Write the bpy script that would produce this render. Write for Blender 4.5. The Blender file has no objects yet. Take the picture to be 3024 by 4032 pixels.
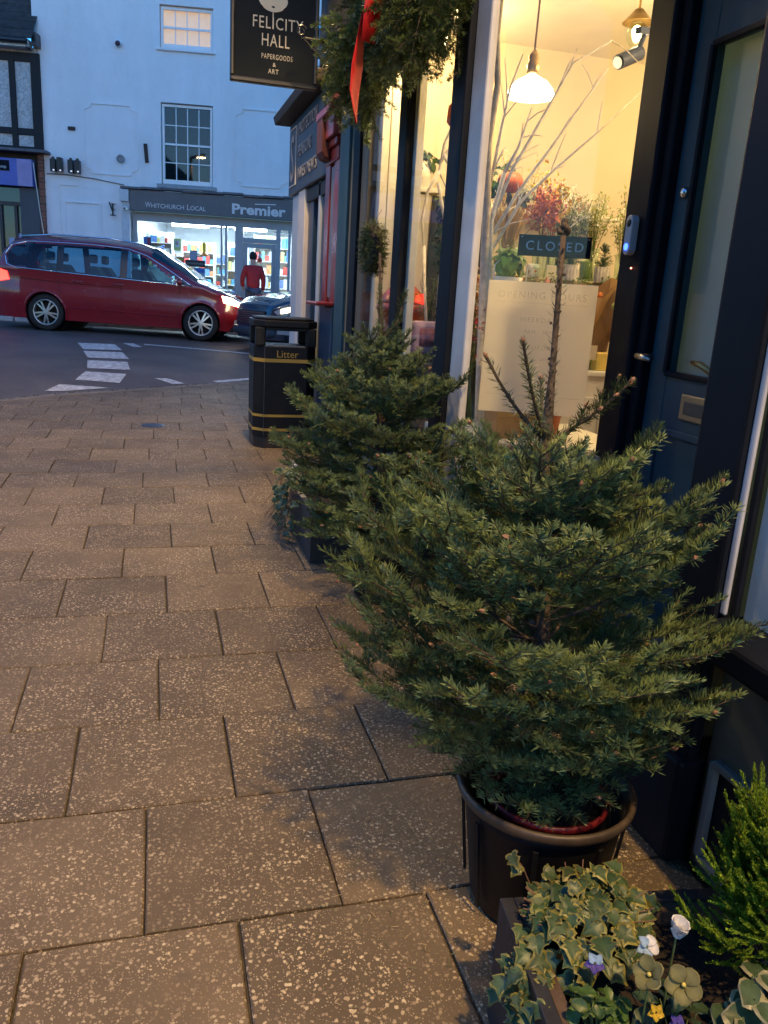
import bpy, math, random
import numpy as np
from mathutils import Matrix, Vector

SC = bpy.context.scene
COL = SC.collection
PI = math.pi
R = math.radians

# ------------------------------------------------------------------ camera
cam_d = bpy.data.cameras.new('camera')
cam = bpy.data.objects.new('camera', cam_d)
COL.objects.link(cam)
CAMR = Matrix(((0.9625054, 0.01529, -0.2708314), (-0.2648386, 0.2689643, -0.9260231), (0.0586851, 0.9630288, 0.2629289)))
q = CAMR.to_quaternion(); q.normalize()
cam.matrix_world = Matrix.Translation((0, 0, 1.40)) @ q.to_matrix().to_4x4()
cam_d.sensor_fit = 'HORIZONTAL'
cam_d.sensor_width = 36.0
cam_d.lens = 3190.0 / 3024.0 * 36.0
cam_d.clip_start = 0.02
cam_d.clip_end = 500.0
SC.camera = cam

# ------------------------------------------------------------------ world: dusk sky
world = bpy.data.worlds.new('World')
SC.world = world
world.use_nodes = True
wn = world.node_tree.nodes; wl = world.node_tree.links
sky = wn.new('ShaderNodeTexSky')
sky.sky_type = 'NISHITA'
sky.sun_disc = False
sky.sun_elevation = R(4.0)
sky.sun_rotation = R(180)
sky.altitude = 60
sky.air_density = 1.0
sky.dust_density = 0.2
sky.ozone_density = 5.4
bg = wn['Background']
wl.new(sky.outputs[0], bg.inputs[0])
bg.inputs[1].default_value = 0.15

sun_d = bpy.data.lights.new('sun', 'SUN')
sun_d.energy = 0.02
sun_d.angle = R(30)
sun_d.color = (0.6, 0.75, 1.0)
sun = bpy.data.objects.new('sun', sun_d)
COL.objects.link(sun)
sun.rotation_euler = (R(70), 0, R(-20))

vs = SC.view_settings
vs.view_transform = 'Standard'
vs.look = 'None'
vs.gamma = 1.0
vs.use_curve_mapping = False
vs.exposure = 2.45
SC.cycles.use_denoising = True
SC.cycles.max_bounces = 8
SC.cycles.transparent_max_bounces = 12
SC.cycles.caustics_reflective = False
SC.cycles.caustics_refractive = False
SC.cycles.sample_clamp_indirect = 4.0

# ------------------------------------------------------------------ helpers
WM = {}
def _nums(a):
    return [float(x) for x in a]

class MB:
    """collects geometry; build() links it as ONE mesh object"""
    def __init__(s):
        s.v = []; s.f = []; s.c = []
    def add(s, vs_, fs):
        o = len(s.v)
        s.v += [tuple(map(float, p)) for p in vs_]
        s.f += [tuple(i + o for i in f) for f in fs]
        return s
    def box(s, x0, x1, y0, y1, z0, z1):
        x0, x1 = sorted((x0, x1)); y0, y1 = sorted((y0, y1)); z0, z1 = sorted((z0, z1))
        return s.add([(x0, y0, z0), (x1, y0, z0), (x1, y1, z0), (x0, y1, z0), (x0, y0, z1), (x1, y0, z1), (x1, y1, z1), (x0, y1, z1)],
                     [(0, 3, 2, 1), (4, 5, 6, 7), (0, 1, 5, 4), (1, 2, 6, 5), (2, 3, 7, 6), (3, 0, 4, 7)])
    def bar(s, p, q_, w, h, up=(0, 0, 1)):
        p = Vector(p); q_ = Vector(q_); d = (q_ - p).normalized(); u = Vector(up)
        a = d.cross(u)
        if a.length < 1e-4: a = d.cross(Vector((1, 0, 0)))
        a.normalize(); b = a.cross(d).normalized()
        a *= w / 2; b *= h / 2
        return s.add([p - a - b, p + a - b, p + a + b, p - a + b, q_ - a - b, q_ + a - b, q_ + a + b, q_ - a + b],
                     [(0, 1, 2, 3), (4, 7, 6, 5), (0, 4, 5, 1), (1, 5, 6, 2), (2, 6, 7, 3), (3, 7, 4, 0)])
    def tube(s, pts, rad, n=6):
        pts = [Vector(p) for p in pts]; m = len(pts)
        rs = rad if isinstance(rad, (list, tuple)) else [rad] * m
        ref = Vector((0.13, 0.31, 0.94)); vs_ = []; fs = []
        for i, p in enumerate(pts):
            d = (pts[min(i + 1, m - 1)] - pts[max(i - 1, 0)])
            if d.length < 1e-9: d = Vector((0, 0, 1))
            d.normalize(); a = d.cross(ref)
            if a.length < 1e-3: a = d.cross(Vector((1, 0, 0)))
            a.normalize(); b = d.cross(a)
            for k in range(n):
                t = 2 * PI * k / n
                vs_.append(p + (a * math.cos(t) + b * math.sin(t)) * rs[i])
        for i in range(m - 1):
            for k in range(n):
                k2 = (k + 1) % n
                fs.append((i * n + k, i * n + k2, (i + 1) * n + k2, (i + 1) * n + k))
        fs.append(tuple(range(n - 1, -1, -1))); fs.append(tuple((m - 1) * n + k for k in range(n)))
        return s.add(vs_, fs)
    def lathe(s, prof, c=(0, 0, 0), n=24, axis='z', sx=1, sy=1, cap=True):
        vs_ = []; fs = []; m = len(prof)
        for r, h in prof:
            for k in range(n):
                t = 2 * PI * k / n
                a, b = r * math.cos(t) * sx, r * math.sin(t) * sy
                p = (a, b, h) if axis == 'z' else ((h, a, b) if axis == 'x' else (a, h, b))
                vs_.append((p[0] + c[0], p[1] + c[1], p[2] + c[2]))
        for i in range(m - 1):
            for k in range(n):
                k2 = (k + 1) % n
                fs.append((i * n + k, i * n + k2, (i + 1) * n + k2, (i + 1) * n + k))
        if cap:
            if prof[0][0] > 1e-6: fs.append(tuple(range(n - 1, -1, -1)))
            if prof[-1][0] > 1e-6: fs.append(tuple((m - 1) * n + k for k in range(n)))
        return s.add(vs_, fs)
    def prism(s, poly, h0, h1, fn):
        n = len(poly)
        vs_ = [fn(a, b, h0) for a, b in poly] + [fn(a, b, h1) for a, b in poly]
        fs = [tuple(range(n - 1, -1, -1)), tuple(range(n, 2 * n))]
        fs += [(k, (k + 1) % n, n + (k + 1) % n, n + k) for k in range(n)]
        return s.add(vs_, fs)
    def quad(s, a, b, c, d):
        return s.add([a, b, c, d], [(0, 1, 2, 3)])
    def ball(s, c, r, n=10, m=7, sx=1, sy=1, sz=1):
        prof = [(r * math.sin(PI * i / m), -r * math.cos(PI * i / m) * sz) for i in range(m + 1)]
        return s.lathe(prof, c, n, sx=sx, sy=sy, cap=False)
    def mesh(s, name, mat=None, smooth=False):
        me = bpy.data.meshes.new(name)
        me.from_pydata(s.v, [], s.f)
        if mat: me.materials.append(mat)
        if smooth:
            me.polygons.foreach_set('use_smooth', [True] * len(me.polygons))
        return me
    def build(s, name, mat, parent=None, smooth=False, bevel=0, world_=False, loc=None, rz=0):
        return put(name, s.mesh(name, mat, smooth), parent, bevel, world_, loc, rz)

def put(name, data, parent=None, bevel=0, world_=False, loc=None, rz=0, rot=None, scale=None):
    o = bpy.data.objects.new(name, data)
    COL.objects.link(o)
    if loc is not None: o.location = loc
    if rot is not None: o.rotation_euler = rot
    elif rz: o.rotation_euler = (0, 0, rz)
    if scale is not None: o.scale = scale if not isinstance(scale, (int, float)) else (scale,) * 3
    bas = o.matrix_basis.copy()
    if parent is not None:
        o.parent = parent
        if world_:
            o.matrix_parent_inverse = WM[parent.name].inverted(); WM[o.name] = bas
        else:
            WM[o.name] = WM[parent.name] @ bas
    else:
        WM[o.name] = bas
    if bevel:
        b = o.modifiers.new('bevel', 'BEVEL'); b.width = bevel; b.segments = 2; b.limit_method = 'ANGLE'; b.angle_limit = R(40)
    return o

def tag(o, label=None, cat=None, group=None, kind=None):
    if label: o['label'] = label
    if cat: o['category'] = cat
    if group: o['group'] = group
    if kind: o['kind'] = kind
    return o

def thing(name, label, cat, loc=(0, 0, 0), rz=0, group=None, kind=None, rot=None):
    o = put(name, None, loc=loc, rz=rz, rot=rot)
    o.empty_display_size = 0.1
    return tag(o, label, cat, group, kind)

def text(name, body, size, mat, parent, M4, extrude=0.003, align='LEFT', world_=False, spacing=1.0, shear=0, sx=1.0, fit=None, bold=0.0):
    """lettering as a mesh; M4 places the text plane (x right, y up, z out)"""
    cu = bpy.data.curves.new(name, 'FONT')
    cu.body = body; cu.size = size; cu.extrude = extrude; cu.align_x = align; cu.resolution_u = 3
    cu.space_character = spacing; cu.shear = shear; cu.offset = bold
    cu.materials.append(mat)
    o = bpy.data.objects.new(name, cu); COL.objects.link(o)
    o.matrix_basis = M4 @ Matrix.Diagonal((sx, 1, 1, 1))
    if parent is not None:
        o.parent = parent
        if world_: o.matrix_parent_inverse = WM[parent.name].inverted()
    TEXTS.append((o, fit))
    return o

TEXTS = []
def texts_to_meshes():
    dg = bpy.context.evaluated_depsgraph_get()
    for o, fit in TEXTS:
        me = bpy.data.meshes.new_from_object(o.evaluated_get(dg))
        o.name = 'old'
        if fit and len(me.vertices):
            xs = [v.co.x for v in me.vertices]; k = fit / (max(xs) - min(xs)); x0 = min(xs)
            for v in me.vertices: v.co.x = (v.co.x - x0) * k
        n = bpy.data.objects.new('lettering', me); COL.objects.link(n)
        n.parent = o.parent; n.matrix_parent_inverse = o.matrix_parent_inverse.copy(); n.matrix_basis = o.matrix_basis.copy()
        bpy.data.objects.remove(o)

def frame4(o, x, y):
    x = Vector(x).normalized(); y = Vector(y).normalized(); z = x.cross(y)
    return Matrix((( x[0], y[0], z[0], o[0]), (x[1], y[1], z[1], o[1]), (x[2], y[2], z[2], o[2]), (0, 0, 0, 1)))

def npmesh(name, v, f, mat, col=None, smooth=False):
    v = np.asarray(v, np.float32); f = np.asarray(f, np.int32)
    me = bpy.data.meshes.new(name)
    k = f.shape[1]
    me.vertices.add(len(v)); me.vertices.foreach_set('co', v.ravel())
    me.loops.add(f.size); me.loops.foreach_set('vertex_index', f.ravel())
    me.polygons.add(len(f)); me.polygons.foreach_set('loop_start', np.arange(0, f.size, k, dtype=np.int32))
    if col is not None:
        at = me.attributes.new('col', 'FLOAT_COLOR', 'POINT')
        c4 = np.ones((len(v), 4), np.float32); c4[:, :3] = col
        at.data.foreach_set('color', c4.ravel())
    if smooth: me.polygons.foreach_set('use_smooth', np.ones(len(f), bool))
    me.materials.append(mat)
    me.update(calc_edges=True)
    return me

# ------------------------------------------------------------------ materials
def nodes_of(name):
    m = bpy.data.materials.new(name); m.use_nodes = True
    nt = m.node_tree
    return m, nt, nt.nodes, nt.links, nt.nodes['Principled BSDF']

def M(name, col, rough=0.6, metal=0.0, var=0.12, vs_=6.0, bump=0.0, bs=60.0, spec=0.5, emit=None, es=0.0, coat=0.0, rnd=0.0, sub=0.0):
    m, nt, N, L, P = nodes_of(name)
    P.inputs['Roughness'].default_value = rough
    P.inputs['Metallic'].default_value = metal
    P.inputs['Specular IOR Level'].default_value = spec
    P.inputs['Coat Weight'].default_value = coat
    P.inputs['Coat Roughness'].default_value = 0.06
    P.inputs['Base Color'].default_value = (*col, 1)
    tc = N.new('ShaderNodeTexCoord')
    if var > 0 or rnd > 0:
        no = N.new('ShaderNodeTexNoise'); no.inputs['Scale'].default_value = vs_; no.inputs['Detail'].default_value = 4
        L.new(tc.outputs['Object'], no.inputs['Vector'])
        mr = N.new('ShaderNodeMapRange'); mr.inputs[1].default_value = 0.3; mr.inputs[2].default_value = 0.7
        mr.inputs[3].default_value = 1 - var; mr.inputs[4].default_value = 1 + var
        L.new(no.outputs[0], mr.inputs[0])
        val = mr.outputs[0]
        if rnd > 0:
            oi = N.new('ShaderNodeObjectInfo')
            mr2 = N.new('ShaderNodeMapRange'); mr2.inputs[3].default_value = 1 - rnd; mr2.inputs[4].default_value = 1 + rnd
            L.new(oi.outputs['Random'], mr2.inputs[0])
            mu = N.new('ShaderNodeMath'); mu.operation = 'MULTIPLY'
            L.new(val, mu.inputs[0]); L.new(mr2.outputs[0], mu.inputs[1]); val = mu.outputs[0]
        vm = N.new('ShaderNodeVectorMath'); vm.operation = 'SCALE'; vm.inputs[0].default_value = col
        L.new(val, vm.inputs['Scale'])
        L.new(vm.outputs[0], P.inputs['Base Color'])
        rr = N.new('ShaderNodeMapRange'); rr.inputs[3].default_value = max(0.02, rough - 0.08); rr.inputs[4].default_value = min(1, rough + 0.08)
        L.new(no.outputs[0], rr.inputs[0]); L.new(rr.outputs[0], P.inputs['Roughness'])
    if bump > 0:
        n2 = N.new('ShaderNodeTexNoise'); n2.inputs['Scale'].default_value = bs; n2.inputs['Detail'].default_value = 5
        L.new(tc.outputs['Object'], n2.inputs['Vector'])
        b = N.new('ShaderNodeBump'); b.inputs['Strength'].default_value = bump; b.inputs['Distance'].default_value = 0.01
        L.new(n2.outputs[0], b.inputs['Height']); L.new(b.outputs[0], P.inputs['Normal'])
    if emit:
        P.inputs['Emission Color'].default_value = (*emit, 1); P.inputs['Emission Strength'].default_value = es
    if sub:
        P.inputs['Transmission Weight'].default_value = sub
    return m

def glassmat(name, tint=(0.95, 0.97, 0.97), refl=1.0, rough=0.02, ior=1.45):
    m, nt, N, L, P = nodes_of(name)
    N.remove(P); out = N['Material Output']
    tr = N.new('ShaderNodeBsdfTransparent'); tr.inputs[0].default_value = (*tint, 1)
    gl = N.new('ShaderNodeBsdfGlossy'); gl.inputs[0].default_value = (refl, refl, refl, 1); gl.inputs['Roughness'].default_value = rough
    fr = N.new('ShaderNodeFresnel'); fr.inputs[0].default_value = ior
    mx = N.new('ShaderNodeMixShader')
    ge = N.new('ShaderNodeNewGeometry'); iv_ = N.new('ShaderNodeMath'); iv_.operation = 'SUBTRACT'; iv_.inputs[0].default_value = 1
    L.new(ge.outputs['Backfacing'], iv_.inputs[1])
    mu_ = N.new('ShaderNodeMath'); mu_.operation = 'MULTIPLY'; L.new(fr.outputs[0], mu_.inputs[0]); L.new(iv_.outputs[0], mu_.inputs[1])
    L.new(mu_.outputs[0], mx.inputs[0]); L.new(tr.outputs[0], mx.inputs[1]); L.new(gl.outputs[0], mx.inputs[2])
    L.new(mx.outputs[0], out.inputs[0])
    return m

def leafmat(name, rough=0.45, spec=0.4, trans=0.25, rnd=0.2):
    """colour from the per-vertex leaf colour, thin leaves let some light through"""
    m, nt, N, L, P = nodes_of(name)
    at = N.new('ShaderNodeAttribute'); at.attribute_name = 'col'
    oi = N.new('ShaderNodeObjectInfo')
    mr = N.new('ShaderNodeMapRange'); mr.inputs[3].default_value = 1 - rnd; mr.inputs[4].default_value = 1 + rnd
    L.new(oi.outputs['Random'], mr.inputs[0])
    vm = N.new('ShaderNodeVectorMath'); vm.operation = 'SCALE'
    L.new(at.outputs['Color'], vm.inputs[0]); L.new(mr.outputs[0], vm.inputs['Scale'])
    L.new(vm.outputs[0], P.inputs['Base Color'])
    P.inputs['Roughness'].default_value = rough; P.inputs['Specular IOR Level'].default_value = spec
    if trans:
        tb = N.new('ShaderNodeBsdfTranslucent'); L.new(vm.outputs[0], tb.inputs[0])
        mx = N.new('ShaderNodeMixShader'); mx.inputs[0].default_value = trans
        L.new(P.outputs[0], mx.inputs[1]); L.new(tb.outputs[0], mx.inputs[2])
        L.new(mx.outputs[0], N['Material Output'].inputs[0])
    return m

def rendermat():
    m, nt, N, L, P = nodes_of('white_render')
    tc = N.new('ShaderNodeTexCoord')
    mp = N.new('ShaderNodeMapping'); mp.inputs['Scale'].default_value = (1.1, 1.1, 0.25)
    L.new(tc.outputs['Object'], mp.inputs[0])
    st = N.new('ShaderNodeTexNoise'); st.inputs['Scale'].default_value = 1.6; st.inputs['Detail'].default_value = 7; st.inputs['Roughness'].default_value = .6
    L.new(mp.outputs[0], st.inputs['Vector'])
    bl = N.new('ShaderNodeTexNoise'); bl.inputs['Scale'].default_value = 0.9; bl.inputs['Detail'].default_value = 8; bl.inputs['Roughness'].default_value = .62
    L.new(tc.outputs['Object'], bl.inputs['Vector'])
    ad = N.new('ShaderNodeMath'); ad.operation = 'ADD'; L.new(st.outputs[0], ad.inputs[0]); L.new(bl.outputs[0], ad.inputs[1])
    r = N.new('ShaderNodeValToRGB')
    r.color_ramp.elements[0].position = 0.36; r.color_ramp.elements[0].color = (0.72, 0.72, 0.70, 1)
    r.color_ramp.elements[1].position = 0.62; r.color_ramp.elements[1].color = (0.84, 0.84, 0.83, 1)
    hv = N.new('ShaderNodeMath'); hv.operation = 'MULTIPLY'; hv.inputs[1].default_value = .5; L.new(ad.outputs[0], hv.inputs[0]); st.inputs['Roughness'].default_value = .75
    L.new(hv.outputs[0], r.inputs[0]); L.new(r.outputs[0], P.inputs['Base Color'])
    P.inputs['Roughness'].default_value = .88
    n2 = N.new('ShaderNodeTexNoise'); n2.inputs['Scale'].default_value = 14; n2.inputs['Detail'].default_value = 6
    L.new(tc.outputs['Object'], n2.inputs['Vector'])
    b = N.new('ShaderNodeBump'); b.inputs['Strength'].default_value = .35; b.inputs['Distance'].default_value = .02
    L.new(n2.outputs[0], b.inputs['Height']); L.new(b.outputs[0], P.inputs['Normal'])
    return m

def inkmat(name, col, dens):
    m, nt, N, L, P = nodes_of(name)
    P.inputs['Base Color'].default_value = (*col, 1); P.inputs['Roughness'].default_value = .9
    tr = N.new('ShaderNodeBsdfTransparent'); mx = N.new('ShaderNodeMixShader'); mx.inputs[0].default_value = dens
    L.new(tr.outputs[0], mx.inputs[1]); L.new(P.outputs[0], mx.inputs[2]); L.new(mx.outputs[0], N['Material Output'].inputs[0])
    return m

def papermat(name, col, tr):
    m, nt, N, L, P = nodes_of(name)
    P.inputs['Base Color'].default_value = (*col, 1); P.inputs['Roughness'].default_value = .8
    tb = N.new('ShaderNodeBsdfTranslucent'); tb.inputs[0].default_value = (*col, 1)
    mx = N.new('ShaderNodeMixShader'); mx.inputs[0].default_value = tr
    L.new(P.outputs[0], mx.inputs[1]); L.new(tb.outputs[0], mx.inputs[2]); L.new(mx.outputs[0], N['Material Output'].inputs[0])
    return m

def slabmat():
    m, nt, N, L, P = nodes_of('exposed_aggregate_paving')
    tc = N.new('ShaderNodeTexCoord'); oi = N.new('ShaderNodeObjectInfo')
    of = N.new('ShaderNodeVectorMath'); of.operation = 'SCALE'; of.inputs[0].default_value = (37.0, 91.0, 13.0)
    L.new(oi.outputs['Random'], of.inputs['Scale'])
    ad = N.new('ShaderNodeVectorMath'); ad.operation = 'ADD'
    L.new(tc.outputs['Object'], ad.inputs[0]); L.new(of.outputs[0], ad.inputs[1])
    # warp so the pebbles are not round dots
    wz = N.new('ShaderNodeTexNoise'); wz.inputs['Scale'].default_value = 60
    L.new(ad.outputs[0], wz.inputs['Vector'])
    wm = N.new('ShaderNodeVectorMath'); wm.operation = 'MULTIPLY_ADD'; wm.inputs[1].default_value = (0.012, 0.012, 0.012)
    L.new(wz.outputs['Color'], wm.inputs[0]); L.new(ad.outputs[0], wm.inputs[2])
    # stones
    v1 = N.new('ShaderNodeTexVoronoi'); v1.inputs['Scale'].default_value = 80; v1.inputs['Randomness'].default_value = 1
    L.new(wm.outputs[0], v1.inputs['Vector'])
    v2 = N.new('ShaderNodeTexVoronoi'); v2.inputs['Scale'].default_value = 180
    L.new(wm.outputs[0], v2.inputs['Vector'])
    def dots(v, lo, hi, keep):
        a = N.new('ShaderNodeMapRange'); a.interpolation_type = 'SMOOTHSTEP'
        a.inputs[1].default_value = lo; a.inputs[2].default_value = hi; a.inputs[3].default_value = 1; a.inputs[4].default_value = 0
        L.new(v.outputs['Distance'], a.inputs[0])
        sx = N.new('ShaderNodeSeparateColor'); L.new(v.outputs['Color'], sx.inputs[0])
        g = N.new('ShaderNodeMath'); g.operation = 'GREATER_THAN'; g.inputs[1].default_value = keep
        L.new(sx.outputs[0], g.inputs[0])
        mu = N.new('ShaderNodeMath'); mu.operation = 'MULTIPLY'; L.new(a.outputs[0], mu.inputs[0]); L.new(g.outputs[0], mu.inputs[1])
        return mu.outputs[0], sx.outputs[1]
    d1, c1 = dots(v1, 0.27, 0.40, 0.22)
    d2, c2 = dots(v2, 0.22, 0.40, 0.42)
    mxx = N.new('ShaderNodeMath'); mxx.operation = 'MAXIMUM'; L.new(d1, mxx.inputs[0]); L.new(d2, mxx.inputs[1])
    # worn patches with fewer stones showing
    n1 = N.new('ShaderNodeTexNoise'); n1.inputs['Scale'].default_value = 5.0; n1.inputs['Detail'].default_value = 4
    L.new(ad.outputs[0], n1.inputs['Vector'])
    wr = N.new('ShaderNodeMapRange'); wr.inputs[1].default_value = 0.34; wr.inputs[2].default_value = 0.60; wr.inputs[3].default_value = 0.25; wr.inputs[4].default_value = 0.92
    L.new(n1.outputs[0], wr.inputs[0])
    fac = N.new('ShaderNodeMath'); fac.operation = 'MULTIPLY'; L.new(mxx.outputs[0], fac.inputs[0]); L.new(wr.outputs[0], fac.inputs[1])
    # matrix colour
    n2 = N.new('ShaderNodeTexNoise'); n2.inputs['Scale'].default_value = 2.2; n2.inputs['Detail'].default_value = 8; n2.inputs['Roughness'].default_value = 0.65
    geo = N.new('ShaderNodeNewGeometry'); L.new(geo.outputs['Position'], n2.inputs['Vector'])
    r1 = N.new('ShaderNodeValToRGB')
    r1.color_ramp.elements[0].position = 0.3; r1.color_ramp.elements[0].color = (0.088, 0.063, 0.034, 1)
    r1.color_ramp.elements[1].position = 0.72; r1.color_ramp.elements[1].color = (0.162, 0.118, 0.066, 1)
    L.new(n2.outputs[0], r1.inputs[0])
    rv = N.new('ShaderNodeMapRange'); rv.inputs[3].default_value = 0.74; rv.inputs[4].default_value = 1.20
    L.new(oi.outputs['Random'], rv.inputs[0])
    sc1 = N.new('ShaderNodeVectorMath'); sc1.operation = 'SCALE'; L.new(r1.outputs[0], sc1.inputs[0]); L.new(rv.outputs[0], sc1.inputs['Scale'])
    # stone colour
    r2 = N.new('ShaderNodeValToRGB')
    r2.color_ramp.elements[0].color = (0.21, 0.14, 0.09, 1)
    r2.color_ramp.elements[1].color = (0.60, 0.49, 0.31, 1)
    e = r2.color_ramp.elements.new(0.5); e.color = (0.46, 0.36, 0.21, 1)
    L.new(c1, r2.inputs[0])
    mix = N.new('ShaderNodeMix'); mix.data_type = 'RGBA'
    L.new(fac.outputs[0], mix.inputs[0]); L.new(sc1.outputs[0], mix.inputs[6]); L.new(r2.outputs[0], mix.inputs[7])
    # dark blotches: gum, damp, moss
    n3 = N.new('ShaderNodeTexNoise'); n3.inputs['Scale'].default_value = 11; n3.inputs['Detail'].default_value = 3
    L.new(geo.outputs['Position'], n3.inputs['Vector'])
    br = N.new('ShaderNodeMapRange'); br.inputs[1].default_value = 0.62; br.inputs[2].default_value = 0.78; br.inputs[3].default_value = 0; br.inputs[4].default_value = 0.5
    L.new(n3.outputs[0], br.inputs[0])
    mix2 = N.new('ShaderNodeMix'); mix2.data_type = 'RGBA'; mix2.inputs[7].default_value = (0.07, 0.06, 0.045, 1)
    L.new(br.outputs[0], mix2.inputs[0]); L.new(mix.outputs[2], mix2.inputs[6])
    # trodden gum and grime spots
    vg = N.new('ShaderNodeTexVoronoi'); vg.inputs['Scale'].default_value = 4.2; L.new(geo.outputs['Position'], vg.inputs['Vector'])
    sg = N.new('ShaderNodeSeparateColor'); L.new(vg.outputs['Color'], sg.inputs[0])
    rad = N.new('ShaderNodeMapRange'); rad.inputs[3].default_value = 0.0; rad.inputs[4].default_value = 0.085; L.new(sg.outputs[0], rad.inputs[0])
    nz = N.new('ShaderNodeMath'); nz.operation = 'MULTIPLY_ADD'; nz.inputs[1].default_value = 0.07; L.new(n3.outputs[0], nz.inputs[0]); L.new(vg.outputs['Distance'], nz.inputs[2])
    sb = N.new('ShaderNodeMath'); sb.operation = 'SUBTRACT'; L.new(rad.outputs[0], sb.inputs[0]); L.new(nz.outputs[0], sb.inputs[1])
    gm = N.new('ShaderNodeMapRange'); gm.inputs[1].default_value = -0.03; gm.inputs[2].default_value = 0.01; gm.inputs[3].default_value = 0; gm.inputs[4].default_value = 0.75; L.new(sb.outputs[0], gm.inputs[0])
    mix3 = N.new('ShaderNodeMix'); mix3.data_type = 'RGBA'; mix3.inputs[7].default_value = (0.045, 0.036, 0.026, 1)
    L.new(gm.outputs[0], mix3.inputs[0]); L.new(mix2.outputs[2], mix3.inputs[6])
    L.new(mix3.outputs[2], P.inputs['Base Color'])
    ro = N.new('ShaderNodeMapRange'); ro.inputs[3].default_value = 0.72; ro.inputs[4].default_value = 0.42
    L.new(fac.outputs[0], ro.inputs[0]); L.new(ro.outputs[0], P.inputs['Roughness'])
    bm = N.new('ShaderNodeBump'); bm.inputs['Strength'].default_value = 0.6; bm.inputs['Distance'].default_value = 0.003
    L.new(fac.outputs[0], bm.inputs['Height']); L.new(bm.outputs[0], P.inputs['Normal'])
    return m

def asphaltmat():
    m, nt, N, L, P = nodes_of('asphalt')
    geo = N.new('ShaderNodeNewGeometry')
    n = N.new('ShaderNodeTexNoise'); n.inputs['Scale'].default_value = 1.3; n.inputs['Detail'].default_value = 6
    L.new(geo.outputs['Position'], n.inputs['Vector'])
    n2 = N.new('ShaderNodeTexNoise'); n2.inputs['Scale'].default_value = 90; n2.inputs['Detail'].default_value = 3
    L.new(geo.outputs['Position'], n2.inputs['Vector'])
    r = N.new('ShaderNodeValToRGB')
    r.color_ramp.elements[0].position = 0.3; r.color_ramp.elements[0].color = (0.080, 0.066, 0.056, 1)
    r.color_ramp.elements[1].position = 0.75; r.color_ramp.elements[1].color = (0.145, 0.118, 0.098, 1)
    L.new(n.outputs[0], r.inputs[0])
    mr = N.new('ShaderNodeMapRange'); mr.inputs[1].default_value = 0.3; mr.inputs[2].default_value = 0.7; mr.inputs[3].default_value = 0.6; mr.inputs[4].default_value = 1.4
    L.new(n2.outputs[0], mr.inputs[0])
    s = N.new('ShaderNodeVectorMath'); s.operation = 'SCALE'; L.new(r.outputs[0], s.inputs[0]); L.new(mr.outputs[0], s.inputs['Scale'])
    L.new(s.outputs[0], P.inputs['Base Color'])
    P.inputs['Roughness'].default_value = 0.62
    b = N.new('ShaderNodeBump'); b.inputs['Strength'].default_value = 0.5; b.inputs['Distance'].default_value = 0.004
    L.new(n2.outputs[0], b.inputs['Height']); L.new(b.outputs[0], P.inputs['Normal'])
    return m

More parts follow.
